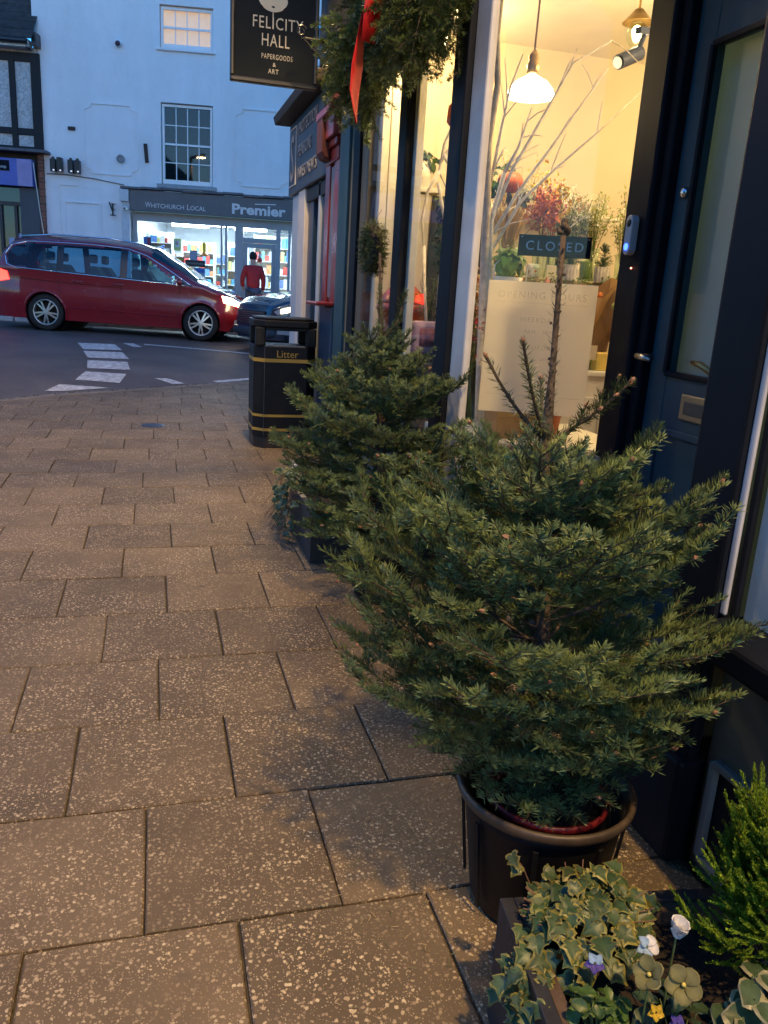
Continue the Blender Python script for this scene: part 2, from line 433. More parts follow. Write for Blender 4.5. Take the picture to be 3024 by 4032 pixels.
MAT = dict(
    slab=slabmat(), asphalt=asphaltmat(),
    joint=M('joint_soil', (0.055, 0.044, 0.028), 0.95, var=0.4, vs_=30, bump=0.6, bs=200),
    kerb=M('kerb_stone', (0.17, 0.14, 0.105), 0.8, var=0.25, vs_=9, bump=0.3, rnd=0.15),
    paint=M('road_paint', (0.52, 0.50, 0.45), 0.65, var=0.38, vs_=16, bump=0.25),
    render=rendermat(),
    white=M('white_gloss_paint', (0.80, 0.80, 0.78), 0.35, var=0.04),
    cream=M('cream_paint', (0.80, 0.75, 0.62), 0.5, var=0.05, vs_=3),
    wall_in=M('cream_wall', (0.70, 0.60, 0.43), 0.8, var=0.05, vs_=2),
    navy=M('navy_gloss_paint', (0.008, 0.010, 0.015), 0.55, var=0.2, vs_=9, spec=0.12),
    blue=M('blue_paint', (0.018, 0.045, 0.095), 0.35, var=0.2, vs_=5, bump=0.05),
    petrol=M('petrol_blue_paint', (0.036, 0.080, 0.100), 0.5, spec=0.25, var=0.15, vs_=5, bump=0.04),
    black=M('black_paint', (0.012, 0.012, 0.013), 0.35, var=0.2),
    blackpl=M('black_plastic', (0.007, 0.007, 0.008), 0.5, var=0.3, vs_=12, bump=0.1, spec=0.3),
    slate=M('slate_grey_paint', (0.105, 0.105, 0.110), 0.5, var=0.1),
    shopgrey=M('stone_grey_paint', (0.33, 0.34, 0.34), 0.5, var=0.06),
    lead=M('lead_flashing', (0.10, 0.10, 0.11), 0.6, var=0.3, vs_=10, bump=0.4, bs=12),
    red=M('red_gloss_paint', (0.22, 0.018, 0.012), 0.3, var=0.15, coat=0.3),
    brick=M('red_brick', (0.20, 0.075, 0.045), 0.85, var=0.3, vs_=20, bump=0.4, rnd=0.25),
    timber=M('black_timber', (0.012, 0.011, 0.011), 0.75, var=0.4, vs_=14, bump=0.4, bs=30),
    pebble=M('pebbledash', (0.50, 0.50, 0.48), 0.95, var=0.3, vs_=26, bump=1.0, bs=70),
    tile=M('roof_tile', (0.045, 0.038, 0.033), 0.85, var=0.4, vs_=9, bump=0.5, rnd=0.3),
    gold=M('gold_lettering', (0.72, 0.52, 0.20), 0.45, var=0.08),
    goldband=M('gold_band', (0.42, 0.27, 0.05), 0.4, var=0.1),
    letter=M('pale_lettering', (0.62, 0.62, 0.60), 0.5, var=0.04),
    letter2=M('weathered_lettering', (0.26, 0.27, 0.29), 0.6, var=0.15, vs_=20),
    signw=M('sign_cream_print', (0.80, 0.66, 0.42), 0.5, var=0.05),
    chrome=M('chrome', (0.72, 0.73, 0.76), 0.18, metal=1.0, var=0.05),
    steel=M('brushed_steel', (0.55, 0.53, 0.50), 0.32, metal=1.0, var=0.1),
    brass=M('aged_brass', (0.50, 0.34, 0.15), 0.35, metal=1.0, var=0.2),
    carred=M('red_car_paint', (0.25, 0.007, 0.014), 0.25, var=0.04, coat=1.0),
    cardark=M('dark_blue_car_paint', (0.012, 0.022, 0.045), 0.25, var=0.04, coat=1.0),
    carglass=M('car_glass', (0.008, 0.036, 0.048), 0.05, var=0.0, spec=0.6),
    cartint=glassmat('tinted_car_glass', (0.46, 0.68, 0.74), 1.0, 0.03, 1.45),
    seat=M('dark_seat_fabric', (0.02, 0.022, 0.026), 0.9, var=0.2),
    rubber=M('tyre_rubber', (0.012, 0.011, 0.011), 0.8, var=0.3, vs_=20),
    alloy=M('alloy_wheel', (0.50, 0.49, 0.47), 0.3, metal=0.85, var=0.05),
    darkin=M('dark_underside', (0.004, 0.004, 0.004), 0.9, var=0),
    headl=M('lit_headlight', (0.9, 0.85, 0.75), 0.2, var=0, emit=(1.0, 0.80, 0.50), es=4.0),
    taill=M('lit_tail_light', (0.5, 0.01, 0.01), 0.2, var=0, emit=(1.0, 0.03, 0.02), es=1.5),
    indic=M('lit_indicator', (0.7, 0.3, 0.05), 0.2, var=0, emit=(1.0, 0.5, 0.2), es=0.8),
    lens=M('clear_lens', (0.35, 0.36, 0.38), 0.08, var=0, spec=0.9),
    glass=glassmat('window_glass', ior=1.32),
    glassd=glassmat('dark_window_glass', (0.55, 0.68, 0.68), 1.0),
    vase=glassmat('clear_glass', (0.90, 0.95, 0.90), 0.9, 0.03),
    bark=M('fir_bark', (0.085, 0.060, 0.040), 0.9, var=0.35, vs_=40, bump=0.7, bs=90),
    bud=M('fir_bud', (0.30, 0.155, 0.085), 0.6, var=0.25, vs_=60),
    needle=leafmat('fir_needles', 0.45, 0.28, 0.12, 0.22),
    leaf=leafmat('leaf', 0.42, 0.4, 0.18, 0.22),
    petal=leafmat('petal', 0.55, 0.3, 0.35, 0.08),
    pot=M('charcoal_plastic_pot', (0.006, 0.007, 0.010), 0.55, spec=0.3, var=0.25, vs_=14, bump=0.15),
    potrim=M('dusty_pot_rim', (0.070, 0.052, 0.036), 0.5, var=0.3, vs_=25),
    redpot=M('dark_red_pot', (0.13, 0.010, 0.012), 0.4, var=0.2),
    soil=M('compost', (0.022, 0.015, 0.010), 0.95, var=0.5, vs_=60, bump=1.0, bs=120),
    terracotta=M('terracotta', (0.34, 0.21, 0.10), 0.8, var=0.2, vs_=14, bump=0.2),
    kraft=M('kraft_paper', (0.42, 0.25, 0.11), 0.75, var=0.12, vs_=10, bump=0.2, bs=30),
    paper=papermat('cream_paper', (0.92, 0.87, 0.76), .68),
    faint=inkmat('faint_print', (0.45, 0.38, 0.28), .11),
    chalk=M('slate_board', (0.006, 0.007, 0.011), 0.7, var=0.2, spec=.15),
    chalkw=M('chalk_letters', (0.55, 0.60, 0.68), 0.8, var=0.1),
    ribbon=M('red_velvet_ribbon', (0.50, 0.006, 0.008), 0.6, var=0.15, vs_=20),
    birch=M('white_birch_twig', (0.68, 0.62, 0.55), 0.75, var=0.2, vs_=30),
    twig=M('brown_twig', (0.16, 0.09, 0.05), 0.8, var=0.3, vs_=30),
    drain=M('blue_iron_cover', (0.05, 0.075, 0.13), 0.3, metal=0.6, var=0.2, vs_=20),
    skin=M('skin', (0.45, 0.27, 0.19), 0.55, var=0.05),
    jacket=M('red_jacket', (0.36, 0.018, 0.022), 0.8, var=0.1, vs_=12, bump=0.2, bs=25),
    jeans=M('blue_denim', (0.06, 0.075, 0.12), 0.85, var=0.15, vs_=20),
    hair=M('dark_knit_hat', (0.012, 0.011, 0.012), 0.85, var=0.2, vs_=40),
    shelf=M('white_shelf', (0.75, 0.74, 0.70), 0.5, var=0.04),
    tube_on=M('lit_fluorescent_tube', (0.9, 0.95, 1.0), 0.3, var=0, emit=(0.72, 0.88, 1.0), es=9.0),
    bulb_on=M('lit_bulb', (1, 0.9, 0.7), 0.3, var=0, emit=(1.0, 0.74, 0.36), es=26.0),
    shade_on=M('lit_opal_shade', (0.9, 0.85, 0.75), 0.3, var=0, emit=(1.0, 0.80, 0.45), es=2.6),
    led_blue=M('lit_blue_led', (0.02, 0.05, 0.6), 0.3, var=0, emit=(0.03, 0.08, 1.0), es=1.6),
    led_red=M('lit_red_led', (0.6, 0.1, 0.05), 0.3, var=0, emit=(1.0, 0.25, 0.15), es=1.5),
    grid_y=M('dried_grass_straw', (0.60, 0.40, 0.12), 0.7, var=0.2),
    candle=M('yellow_candle_wax', (0.85, 0.62, 0.16), 0.4, var=0.05),
    cloth=M('white_cloth', (0.62, 0.58, 0.56), 0.9, var=0.1, bump=0.3, bs=15),
    purple=M('lilac_cloth', (0.30, 0.22, 0.34), 0.9, var=0.1),
    pumpk=M('orange_pumpkin', (0.42, 0.09, 0.02), 0.5, var=0.15),
    redlac=M('red_enamel', (0.50, 0.085, 0.015), 0.3, var=0.1, coat=0.4),
    bluetrim=M('pale_blue_paint', (0.42, 0.48, 0.55), 0.5, var=0.05),
)
def cmat(name, col, rough=0.6, **k):
    if name not in MAT: MAT[name] = M(name, col, rough, **k)
    return MAT[name]
# ------------------------------------------------------------------ ground, road, pavement
KERB = [(-2.85, -6), (-2.85, 3), (-2.8, 5), (-2.7, 7.2), (-2.5, 8.3), (-2.1, 9.1), (-1.64, 9.74), (-1.12, 10.30), (-.52, 10.71),
        (.41, 11.43), (1.37, 12.19), (2.5, 12.9), (5, 13.2), (14, 11.6)]
def kerb_dist(x, y):
    best = 1e9
    for (ax, ay), (bx, by) in zip(KERB[:-1], KERB[1:]):
        dx, dy = bx - ax, by - ay
        t = max(0, min(1, ((x - ax) * dx + (y - ay) * dy) / (dx * dx + dy * dy)))
        best = min(best, math.hypot(x - ax - t * dx, y - ay - t * dy))
    return best
def road_z(x, y):
    return 0.36 * (1 - math.exp(-kerb_dist(x, y) / 2.0))
def resample(pl, n):
    d = [0]
    for a, b in zip(pl[:-1], pl[1:]): d.append(d[-1] + math.hypot(b[0] - a[0], b[1] - a[1]))
    out = []
    for i in range(n):
        t = d[-1] * i / (n - 1); k = 0
        while k < len(pl) - 2 and d[k + 1] < t: k += 1
        f = (t - d[k]) / (d[k + 1] - d[k])
        out.append((pl[k][0] + (pl[k + 1][0] - pl[k][0]) * f, pl[k][1] + (pl[k + 1][1] - pl[k][1]) * f))
    return out

tag(MB().quad((-200, -150, -0.12), (200, -150, -0.12), (200, 250, -0.12), (-200, 250, -0.12)).build('ground', MAT['asphalt']), kind='structure')

FAR_Y = lambda x: 17.9 - 0.194 * (x - 0.9)
near = resample(KERB, 90)
far = [(-26 + 44 * i / 89, FAR_Y(-26 + 44 * i / 89)) for i in range(90)]
mb = MB(); NT = 26
vs_ = []; fs = []
for (a, b) in zip(near, far):
    for j in range(NT):
        t = (j / (NT - 1)) ** 1.3
        x = a[0] + (b[0] - a[0]) * t; y = a[1] + (b[1] - a[1]) * t
        vs_.append((x, y, road_z(x, y) - 0.004))
for i in range(89):
    for j in range(NT - 1):
        fs.append((i * NT + j, (i + 1) * NT + j, (i + 1) * NT + j + 1, i * NT + j + 1))
mb.add(vs_, fs)
road = tag(mb.build('road', MAT['asphalt'], smooth=True), kind='structure')

def drape(quad, name, n=5, up=0.003):
    a, b, c, d = [Vector((*p, 0)) for p in quad]
    m = MB(); v = []; f = []
    for i in range(n):
        for j in range(n):
            u, w = i / (n - 1), j / (n - 1)
            p = a.lerp(b, u).lerp(d.lerp(c, u), w)
            v.append((p.x, p.y, road_z(p.x, p.y) + up))
    for i in range(n - 1):
        for j in range(n - 1):
            f.append((i * n + j, (i + 1) * n + j, (i + 1) * n + j + 1, i * n + j + 1))
    m.add(v, f)
    return m.build(name, MAT['paint'], road)
for qd in ([(-1.19, 14.3), (-0.62, 14.42), (-0.48, 13.68), (-1.04, 13.49)],
           [(-1.03, 13.3), (-0.47, 13.44), (-0.35, 12.8), (-0.92, 12.64)],
           [(-0.91, 12.41), (-0.37, 12.54), (-0.32, 11.95), (-0.87, 11.8)],
           [(-0.88, 11.56), (-0.36, 11.66), (-0.43, 11.1), (-0.96, 11.02)],
           [(-1.12, 10.72), (-0.55, 10.80), (-0.98, 10.48), (-1.25, 10.33)],
           [(-0.5, 14.67), (-0.33, 14.72), (-0.18, 14.26), (-0.32, 14.21)],
           [(0.01, 11.59), (0.17, 11.67), (0.41, 11.51), (0.24, 11.39)]):
    drape(qd, 'crossing_block')
drape([(-0.16, 14.73), (3.2, 14.2), (3.19, 14.08), (-0.15, 14.60)], 'edge_line', 8)
drape([(0.81, 11.86), (1.42, 12.37), (1.47, 12.30), (0.86, 11.79)], 'edge_line')

# far pavement
fpv = MB(); a0 = [(x, FAR_Y(x) + 0.12) for x in (-26, -8, -4, 0, 4, 8, 18)]
v = []
for x, y in a0: v += [(x, y, 0.43), (x + 0.4, y + 4.5, 0.45)]
fpv.add(v, [(2 * i, 2 * i + 2, 2 * i + 3, 2 * i + 1) for i in range(len(a0) - 1)])
farp = tag(fpv.build('far_pavement', cmat('far_paving', (0.13, 0.115, 0.10), 0.8, var=0.2, vs_=3)), kind='structure')
for i in range(14):
    x = -6.4 + i * 0.915
    m = MB(); m.bar((x, FAR_Y(x) + 0.06, 0.37), (x + 0.9 * .9816, FAR_Y(x + 0.9 * .9816) + 0.06, 0.37), 0.125, 0.13)
    m.build('kerb_stone', cmat('far_kerb', (0.40, 0.40, 0.39), 0.7, var=0.15, rnd=0.1), farp, bevel=0.01)

# near pavement: bedding sheet + slabs one by one
poly = [(-2.85, -6)] + KERB[1:-2] + [(5, 13.2), (5, -6)]
pav = tag(MB().add([(x, y, -0.014) for x, y in poly], [tuple(range(len(poly)))]).build('pavement', MAT['joint']), kind='structure')
rng = random.Random(4)
S = 0.45; G = 0.0029
def slab_mesh(w, l, seed):
    r = random.Random(seed); m = MB(); n = 4
    b = 0.004
    # bevelled top with slightly uneven edges
    top = []; bot = []
    def edge(p, q_, k):
        return [(p[0] + (q_[0] - p[0]) * i / k, p[1] + (q_[1] - p[1]) * i / k) for i in range(k)]
    c = [(0, 0), (w, 0), (w, l), (0, l)]
    ring = []
    for i in range(4): ring += edge(c[i], c[(i + 1) % 4], n)
    R0 = [(x + r.uniform(-.0015, .0015), y + r.uniform(-.0015, .0015)) for x, y in ring]
    cx, cy = w / 2, l / 2
    inn = [(x - math.copysign(b, x - cx) * (abs(x - cx) > w / 2 - .01), y - math.copysign(b, y - cy) * (abs(y - cy) > l / 2 - .01)) for x, y in R0]
    N_ = len(ring)
    v = [(x, y, -0.02) for x, y in R0] + [(x, y, -0.0035) for x, y in R0] + [(x, y, 0) for x, y in inn]
    f = [tuple(2 * N_ + i for i in range(N_))]
    for i in range(N_):
        j = (i + 1) % N_
        f += [(i, j, N_ + j, N_ + i), (N_ + i, N_ + j, 2 * N_ + j, 2 * N_ + i)]
    m.add(v, f)
    return m.mesh('paving_slab', MAT['slab'])
protos = [slab_mesh(S - 2 * G, S - 2 * G, k) for k in range(5)]
half = {}
def kerb_y(x):
    for (ax, ay), (bx, by) in zip(KERB[5:-1], KERB[6:]):
        if ax <= x <= bx: return ay + (by - ay) * (x - ax) / (bx - ax)
    return -99 if x < -2.1 else 13
nsl = 0
SN = 0.462   # the nearest courses are a little deeper
def row(n): return (3.86 + (S if n >= 0 else SN) * n, S if n >= 0 else SN)
def row_x(n): return (0.285 if n % 2 == 0 else 0.06) + 0.043 * (row(n)[0] - 3.86) - S * 9
for n in range(-8, 19):
    y0, SY = row(n)
    x = row_x(n)
    while x < 1.9:
        # in view?
        lim = -0.62 - 0.145 * max(0, y0 - 2.0) - 0.25
        xe = x + S
        ok = xe > lim and y0 + S < kerb_y(x + S * .5) - 0.16 and y0 + 0.02 < kerb_y(x) and x > -2.6
        front = 1.32 if (y0 + S < 1.75 or y0 > 3.35) else 1.92
        if y0 > 5.4: front = 1.40
        if ok and x < front - 0.03:
            if x + S > front:
                w = round(front - x - 2 * G, 3)
                if w not in half: half[w] = slab_mesh(w, S - 2 * G, 77)
                me = half[w]
            else: me = protos[rng.randrange(5)]
            put('paving_slab', me, pav, loc=(x + G + rng.uniform(-.001, .001), y0 + G, rng.uniform(-.0025, .0012)), rot=(rng.uniform(-.003, .003), rng.uniform(-.003, .003), rng.uniform(-.0025, .0025)), scale=(1, (SY - 2 * G) / (S - 2 * G), 1))
            nsl += 1
        x += S
# cut slabs along the curving kerb (clipped to the line)
def clip_poly(pl):
    out = []
    g = lambda p: kerb_y(p[0]) - 0.17 - p[1]
    for i in range(len(pl)):
        a, b = pl[i], pl[(i + 1) % len(pl)]
        ga, gb = g(a), g(b)
        if ga >= 0: out.append(a)
        if ga * gb < 0:
            t = ga / (ga - gb); out.append((a[0] + (b[0] - a[0]) * t, a[1] + (b[1] - a[1]) * t))
    return out
for n in range(8, 19):
    y0 = row(n)[0]
    x = row_x(n)
    while x < 1.6:
        full = y0 + S < kerb_y(x + S * .5) - 0.16 and y0 + 0.02 < kerb_y(x)
        lim = -0.62 - 0.145 * max(0, y0 - 2.0) - 0.25
        if not full and x + S > lim and x > -2.05:
            pl = clip_poly([(x + G, y0 + G), (x + S - G, y0 + G), (x + S - G, y0 + S - G), (x + G, y0 + S - G)])
            if len(pl) >= 3 and max(p[1] for p in pl) - min(p[1] for p in pl) > 0.03:
                m = MB(); m.prism([(a - x, b - y0) for a, b in pl], -0.02, -0.001, lambda a, b, h: (a, b, h))
                m.build('paving_slab', MAT['slab'], pav, loc=(x, y0, 0))
        x += S
# kerb stones along the edge
kl = resample([p for p in KERB if -2.2 < p[0] < 2.6], 9)
for a, b in zip(kl[:-1], kl[1:]):
    dx, dy = b[0] - a[0], b[1] - a[1]; L_ = math.hypot(dx, dy); nx, ny = dy / L_, -dx / L_
    o = 0.085
    m = MB(); m.bar((a[0] + nx * o + dx * .004, a[1] + ny * o + dy * .004, -0.055), (b[0] + nx * o - dx * .004, b[1] + ny * o - dy * .004, -0.055), 0.15, 0.12)
    m.build('kerb_stone', MAT['kerb'], pav, bevel=0.008)
# moss in the kerb joint
mv = MB(); rr = random.Random(8)
for i in range(420):
    a = resample([p for p in KERB if -2.2 < p[0] < 1.5], 200)[rr.randrange(199)]
    s = rr.uniform(.006, .022); px, py = a[0] + rr.gauss(0, .03) + .02, a[1] + rr.gauss(0, .03) - .02
    mv.ball((px, py, 0.0), s, 5, 3, sz=.45)
tag(mv.build('moss', cmat('moss', (0.05, 0.055, 0.02), 0.95, var=0.4, vs_=40), pav), kind='stuff')

# round blue iron cover let into a slab
t = thing('utility_cover', 'small round blue iron cover set in the pavement left of the litter bin', 'cover', (-0.013, 8.153, 0))
MB().lathe([(0.108, -0.01), (0.108, 0.0045), (0.100, 0.006), (0, 0.006)], n=32).build('lid', MAT['drain'], t)
MB().lathe([(0.118, -0.01), (0.118, 0.003), (0.110, 0.003), (0.110, -0.01)], n=32, cap=False).build('rim', cmat('iron_rim', (0.05, 0.045, 0.04), 0.5), t)

# fallen needles and crumbs on the slabs near the pots
rr = np.random.RandomState(5); NN = 520
cx_ = np.where(rr.rand(NN) < .6, rr.normal(.62, .16, NN), rr.normal(.8, .25, NN)); cy_ = np.where(rr.rand(NN) < .65, rr.normal(1.75, .28, NN), rr.normal(3.3, .45, NN))
an = rr.rand(NN) * 2 * PI; ln = rr.uniform(.008, .02, NN)
dx = np.cos(an) * ln / 2; dy = np.sin(an) * ln / 2; wx = -np.sin(an) * .0009; wy = np.cos(an) * .0009
z0 = np.full(NN, .0022)
V = np.stack([np.stack([cx_ - dx - wx, cy_ - dy - wy, z0], 1), np.stack([cx_ + dx - wx, cy_ + dy - wy, z0 + .002], 1), np.stack([cx_ + dx + wx, cy_ + dy + wy, z0 + .002], 1), np.stack([cx_ - dx + wx, cy_ - dy + wy, z0], 1)], 1).reshape(-1, 3)
cc = np.repeat(np.where(rr.rand(NN, 1) < .6, [[.36, .27, .13]], [[.12, .13, .05]]), 4, 0)
ok = (V[:, 0] < 1.25)
tag(put('fallen_needles', npmesh('fallen_needles', V, np.arange(NN * 4).reshape(-1, 4), MAT['leaf'], cc)), 'dry fallen fir needles scattered over the slabs beside the pots', 'needles', kind='stuff')
# ------------------------------------------------------------------ buildings across the road
FAC = dict(loc=(1.07, 19.6, 0), rz=R(-11))

def wall_mesh(x0, x1, z0, z1, holes, depth=0.14, thick=0.3):
    """front face at y=0 with rectangular holes and their reveals"""
    xs = sorted({x0, x1, *[h[0] for h in holes], *[h[1] for h in holes]})
    zs = sorted({z0, z1, *[h[2] for h in holes], *[h[3] for h in holes]})
    m = MB()
    for a, b in zip(xs[:-1], xs[1:]):
        for c, d in zip(zs[:-1], zs[1:]):
            mx, mz = (a + b) / 2, (c + d) / 2
            if any(h[0] < mx < h[1] and h[2] < mz < h[3] for h in holes): continue
            m.quad((a, 0, c), (b, 0, c), (b, 0, d), (a, 0, d))
            m.quad((b, thick, c), (a, thick, c), (a, thick, d), (b, thick, d))
    for h in holes:
        a, b, c, d = h[:4]
        m.quad((a, 0, c), (a, 0, d), (a, thick, d), (a, thick, c)); m.quad((b, 0, c), (b, thick, c), (b, thick, d), (b, 0, d))
        m.quad((a, 0, d), (b, 0, d), (b, thick, d), (a, thick, d)); m.quad((a, 0, c), (a, thick, c), (b, thick, c), (b, 0, c))
    m.quad((x0, 0, z0), (x0, 0, z1), (x0, thick, z1), (x0, thick, z0)); m.quad((x1, 0, z0), (x1, thick, z0), (x1, thick, z1), (x1, 0, z1))
    return m

wb = thing('white_building', 'white rendered building with sash windows above the grey convenience shopfront', 'building', **FAC)
holes = [(-.86, .25, 6.07, 6.90), (-.86, .25, 3.38, 5.03), (2.36, 3.47, 6.02, 6.88), (-1.53, 2.14, .40, 3.24)]
wall_mesh(-3.46, 7.0, 0.2, 9.0, holes).build('wall', MAT['render'], wb)

def sash(parent, x0, x1, z0, z1, cols, rows_up, rows_lo, blind=None):
    w = tag(MB().box(x0, x0 + .045, .075, .15, z0, z1).box(x1 - .045, x1, .075, .15, z0, z1).box(x0 + .045, x1 - .045, .075, .15, z1 - .05, z1).box(x0 + .045, x1 - .045, .07, .15, z0, z0 + .09)
            .build('window', MAT['white'], parent))
    zm = (z0 + z1) / 2 + .01
    MB().box(x0 + .045, x1 - .045, .085, .13, zm - .02, zm + .02).build('meeting_rail', MAT['white'], w)
    gx0, gx1 = x0 + .045, x1 - .045
    for (a, b, nr, yy) in ((zm + .02, z1 - .05, rows_up, .10), (z0 + .09, zm - .02, rows_lo, .115)):
        for i in range(1, cols):
            x = gx0 + (gx1 - gx0) * i / cols
            MB().box(x - .009, x + .009, yy, yy + .02, a, b).build('glazing_bar', MAT['white'], w)
        for j in range(1, nr):
            z = a + (b - a) * j / nr
            MB().box(gx0, gx1, yy + .001, yy + .019, z - .009, z + .009).build('glazing_bar', MAT['white'], w)
        for i in range(cols):
            for j in range(nr):
                xa = gx0 + (gx1 - gx0) * i / cols; xb = gx0 + (gx1 - gx0) * (i + 1) / cols
                za = a + (b - a) * j / nr; zb = a + (b - a) * (j + 1) / nr
                MB().box(xa + .009, xb - .009, yy + .008, yy + .012, za + .009, zb - .009).build('pane', MAT['glassd'] if not blind else MAT['glass'], w)
    if blind: MB().box(x0 + .03, x1 - .03, .20, .21, z0, z1).build('blind', blind, w)
    else: MB().box(x0 - .1, x1 + .1, .9, .92, z0 - .1, z1 + .1).build('dark_room', cmat('dark_room', (.02, .022, .024), .9), w)
    return w
blind = M('lit_blind', (0.75, 0.60, 0.45), 0.9, var=0.06, emit=(1.0, 0.62, 0.36), es=0.085)
sash(wb, -.84, .23, 6.09, 6.88, 4, 1, 1, blind)
sash(wb, -.84, .23, 3.40, 5.01, 4, 2, 2)
sash(wb, 2.38, 3.45, 6.04, 6.86, 4, 1, 1)
MB().box(-.93, .30, -.06, .05, 6.025, 6.07).build('sill', MAT['render'], wb, bevel=.006)
MB().box(-.95, .34, -.07, .05, 3.30, 3.38).build('sill', cmat('stone_sill', (.32, .33, .34), .8), wb, bevel=.006)
MB().box(2.28, 3.55, -.06, .05, 5.975, 6.02).build('sill', MAT['render'], wb, bevel=.006)
# raised plaster panels with notched corners
def notch(x0, x1, z0, z1, c=.14):
    return [(x0 + c, z0), (x1 - c, z0), (x1 - c, z0 + c * .45), (x1, z0 + c), (x1, z1 - c), (x1 - c, z1 - c * .45), (x1 - c, z1), (x0 + c, z1), (x0 + c, z1 - c * .45), (x0, z1 - c), (x0, z0 + c), (x0 + c, z0 + c * .45)]
for a in ((.74, 1.88, 3.46, 5.02), (-2.47, -1.36, 3.50, 4.90)):
    pl = notch(*a); m = MB()
    for p, q_ in zip(pl, pl[1:] + pl[:1]): m.bar((p[0], -.006, p[1]), (q_[0], -.006, q_[1]), .03, .035, up=(0, 1, 0))
    m.build('panel_moulding', MAT['render'], wb)
# shallow blocked doorway
m = MB(); m.box(-2.97, -2.93, -.03, .0, .45, 2.90).box(-2.20, -2.16, -.03, 0, .45, 2.90).box(-2.93, -2.20, -.03, 0, 2.86, 2.90)
m.build('blocked_door_surround', MAT['render'], wb, bevel=.008)
# fixings on the wall
MB().lathe([(.075, -.02), (.075, -.06), (.05, -.11), (0, -.12)], (-1.70, 0, 6.08), 18, 'y').build('dome_light', MAT['white'], wb, smooth=True)
MB().lathe([(.04, -.10), (.055, -.13), (.03, -.16), (0, -.165)], (-1.70, 0, 6.06), 14, 'y').build('dome_light_sensor', cmat('dark_red_plastic', (.05, .02, .04), .4), wb, smooth=True)
MB().box(-2.81, -2.66, -.05, .0, 4.33, 4.40).build('vent_slot', cmat('rust_slot', (.05, .03, .03), .8), wb, bevel=.006)
MB().bar((-1.19, -.02, 4.17), (-1.16, -.02, 3.79), .075, .05, up=(0, 1, 0)).build('iron_tie_bar', cmat('rust_iron', (.05, .032, .025), .8), wb)
MB().lathe([(.085, 0), (.085, -.05), (.06, -.06), (.055, -.03), (0, -.03)], (-1.72, 0, 3.83), 18, 'y').build('round_vent', cmat('vent_grey', (.25, .26, .27), .5), wb)
for i, x in enumerate((-3.12, -2.98, -2.75, -2.61)):
    m = MB(); m.box(x - .055, x + .055, -.20, -.06, 3.46 + .02 * (i == 1), 3.72 + .03 * (i == 1)); m.box(x - .03, x + .03, -.06, 0, 3.56, 3.62); m.box(x - .025, x + .025, -.16, -.09, 3.72, 3.76)
    f = m.build('bracket_floodlight', MAT['black'], wb, bevel=.01)
    MB().box(x + .005, x + .04, -.205, -.199, 3.475, 3.50).build('status_lamp', cmat('pale_lamp', (.8, .8, .8), .4, emit=(.9, .95, 1), es=.12), f)
MB().tube([(-3.30, -.02, 3.42), (-2.9, -.02, 3.43), (-2.3, -.02, 3.385), (-1.66, -.02, 3.30)], .012).build('cable', cmat('grey_cable', (.16, .16, .17), .6), wb)
MB().tube([(-2.66, -.02, 3.40), (-2.66, -.02, 3.22), (-3.05, -.02, 3.21), (-3.05, -.02, 1.4)], .014).build('conduit', MAT['white'], wb)
m = MB(); m.bar((-1.90, -.10, 2.90), (-1.90, -.10, 2.64), .03, .03).bar((-1.97, -.10, 2.92), (-1.905, -.10, 2.74), .03, .03).bar((-1.96, -.1, 2.655), (-1.84, -.1, 2.655), .03, .02).bar((-1.93, -.1, 2.885), (-1.84, -.1, 2.885), .03, .02).bar((-1.90, -.1, 2.78), (-1.90, 0, 2.78), .03, .03)
m.build('iron_sign_bracket', MAT['black'], wb)

# shopfront of the convenience store
sf = thing('convenience_shopfront', 'grey convenience shopfront with brightly lit window across the road', 'shopfront', **FAC)
MB().box(-1.52, 2.13, -.20, .02, 2.78, 3.21).build('fascia', MAT['slate'], sf, bevel=.01)
m = MB()
for i in range(9):
    x = -1.70 + i * .44; dz = (i % 3) * .012
    m.box(x, x + .45, -.26, .0, 3.212 + dz, 3.26 + dz)
m.build('lead_cap', MAT['lead'], sf, bevel=.006)
MB().box(-1.70, -1.525, -.16, .0, .45, 2.95).box(-1.72, -1.527, -.24, .0, 2.95, 3.20).build('pilaster', cmat('pale_stone_paint', (.55, .56, .57), .6), sf, bevel=.012)
for tx_, s_, u_, w_ in (('W', .165, -1.18, .125), ('HITCHURCH', .13, -1.045, .70), ('L', .165, -.275, .06), ('OCAL', .13, -.205, .33)):
    text('lettering', tx_, s_, MAT['letter'], sf, frame4((u_, -.205, 2.86), (1, 0, .0), (0, 0, 1)), fit=w_)
text('lettering', 'Premier', .29, MAT['letter'], sf, frame4((.70, -.205, 2.855), (1, 0, 0), (0, 0, 1)), extrude=.004, fit=1.18, bold=.009)
MB().bar((1.20, -.206, 3.075), (1.66, -.206, 3.095), .02, .008, up=(0, -1, 0)).build('underline', MAT['letter'], sf)
# frame members
m = MB(); m.box(-1.50, 2.12, .0, .10, 2.58, 2.778).box(-1.50, -1.40, .0, .10, .45, 2.58)
m.build('window_frame', MAT['shopgrey'], sf, bevel=.006)
MB().box(.43, .47, -.01, .10, .45, 2.58).build('mullion', MAT['shopgrey'], sf, bevel=.004)
MB().box(.53, .58, -.02, .10, .45, 2.58).build('mullion', MAT['shopgrey'], sf, bevel=.004)
MB().box(.75, .93, -.01, .12, .45, 2.58).build('door_post', MAT['shopgrey'], sf, bevel=.006)
MB().box(1.67, 1.77, -.01, .12, .45, 2.58).build('door_post', MAT['shopgrey'], sf, bevel=.006)
MB().box(1.94, 2.0, -.01, .10, .45, 2.58).build('mullion', MAT['shopgrey'], sf, bevel=.004)
MB().box(-1.40, .74, .0, .12, .45, .92).build('stall_riser', MAT['shopgrey'], sf, bevel=.01)
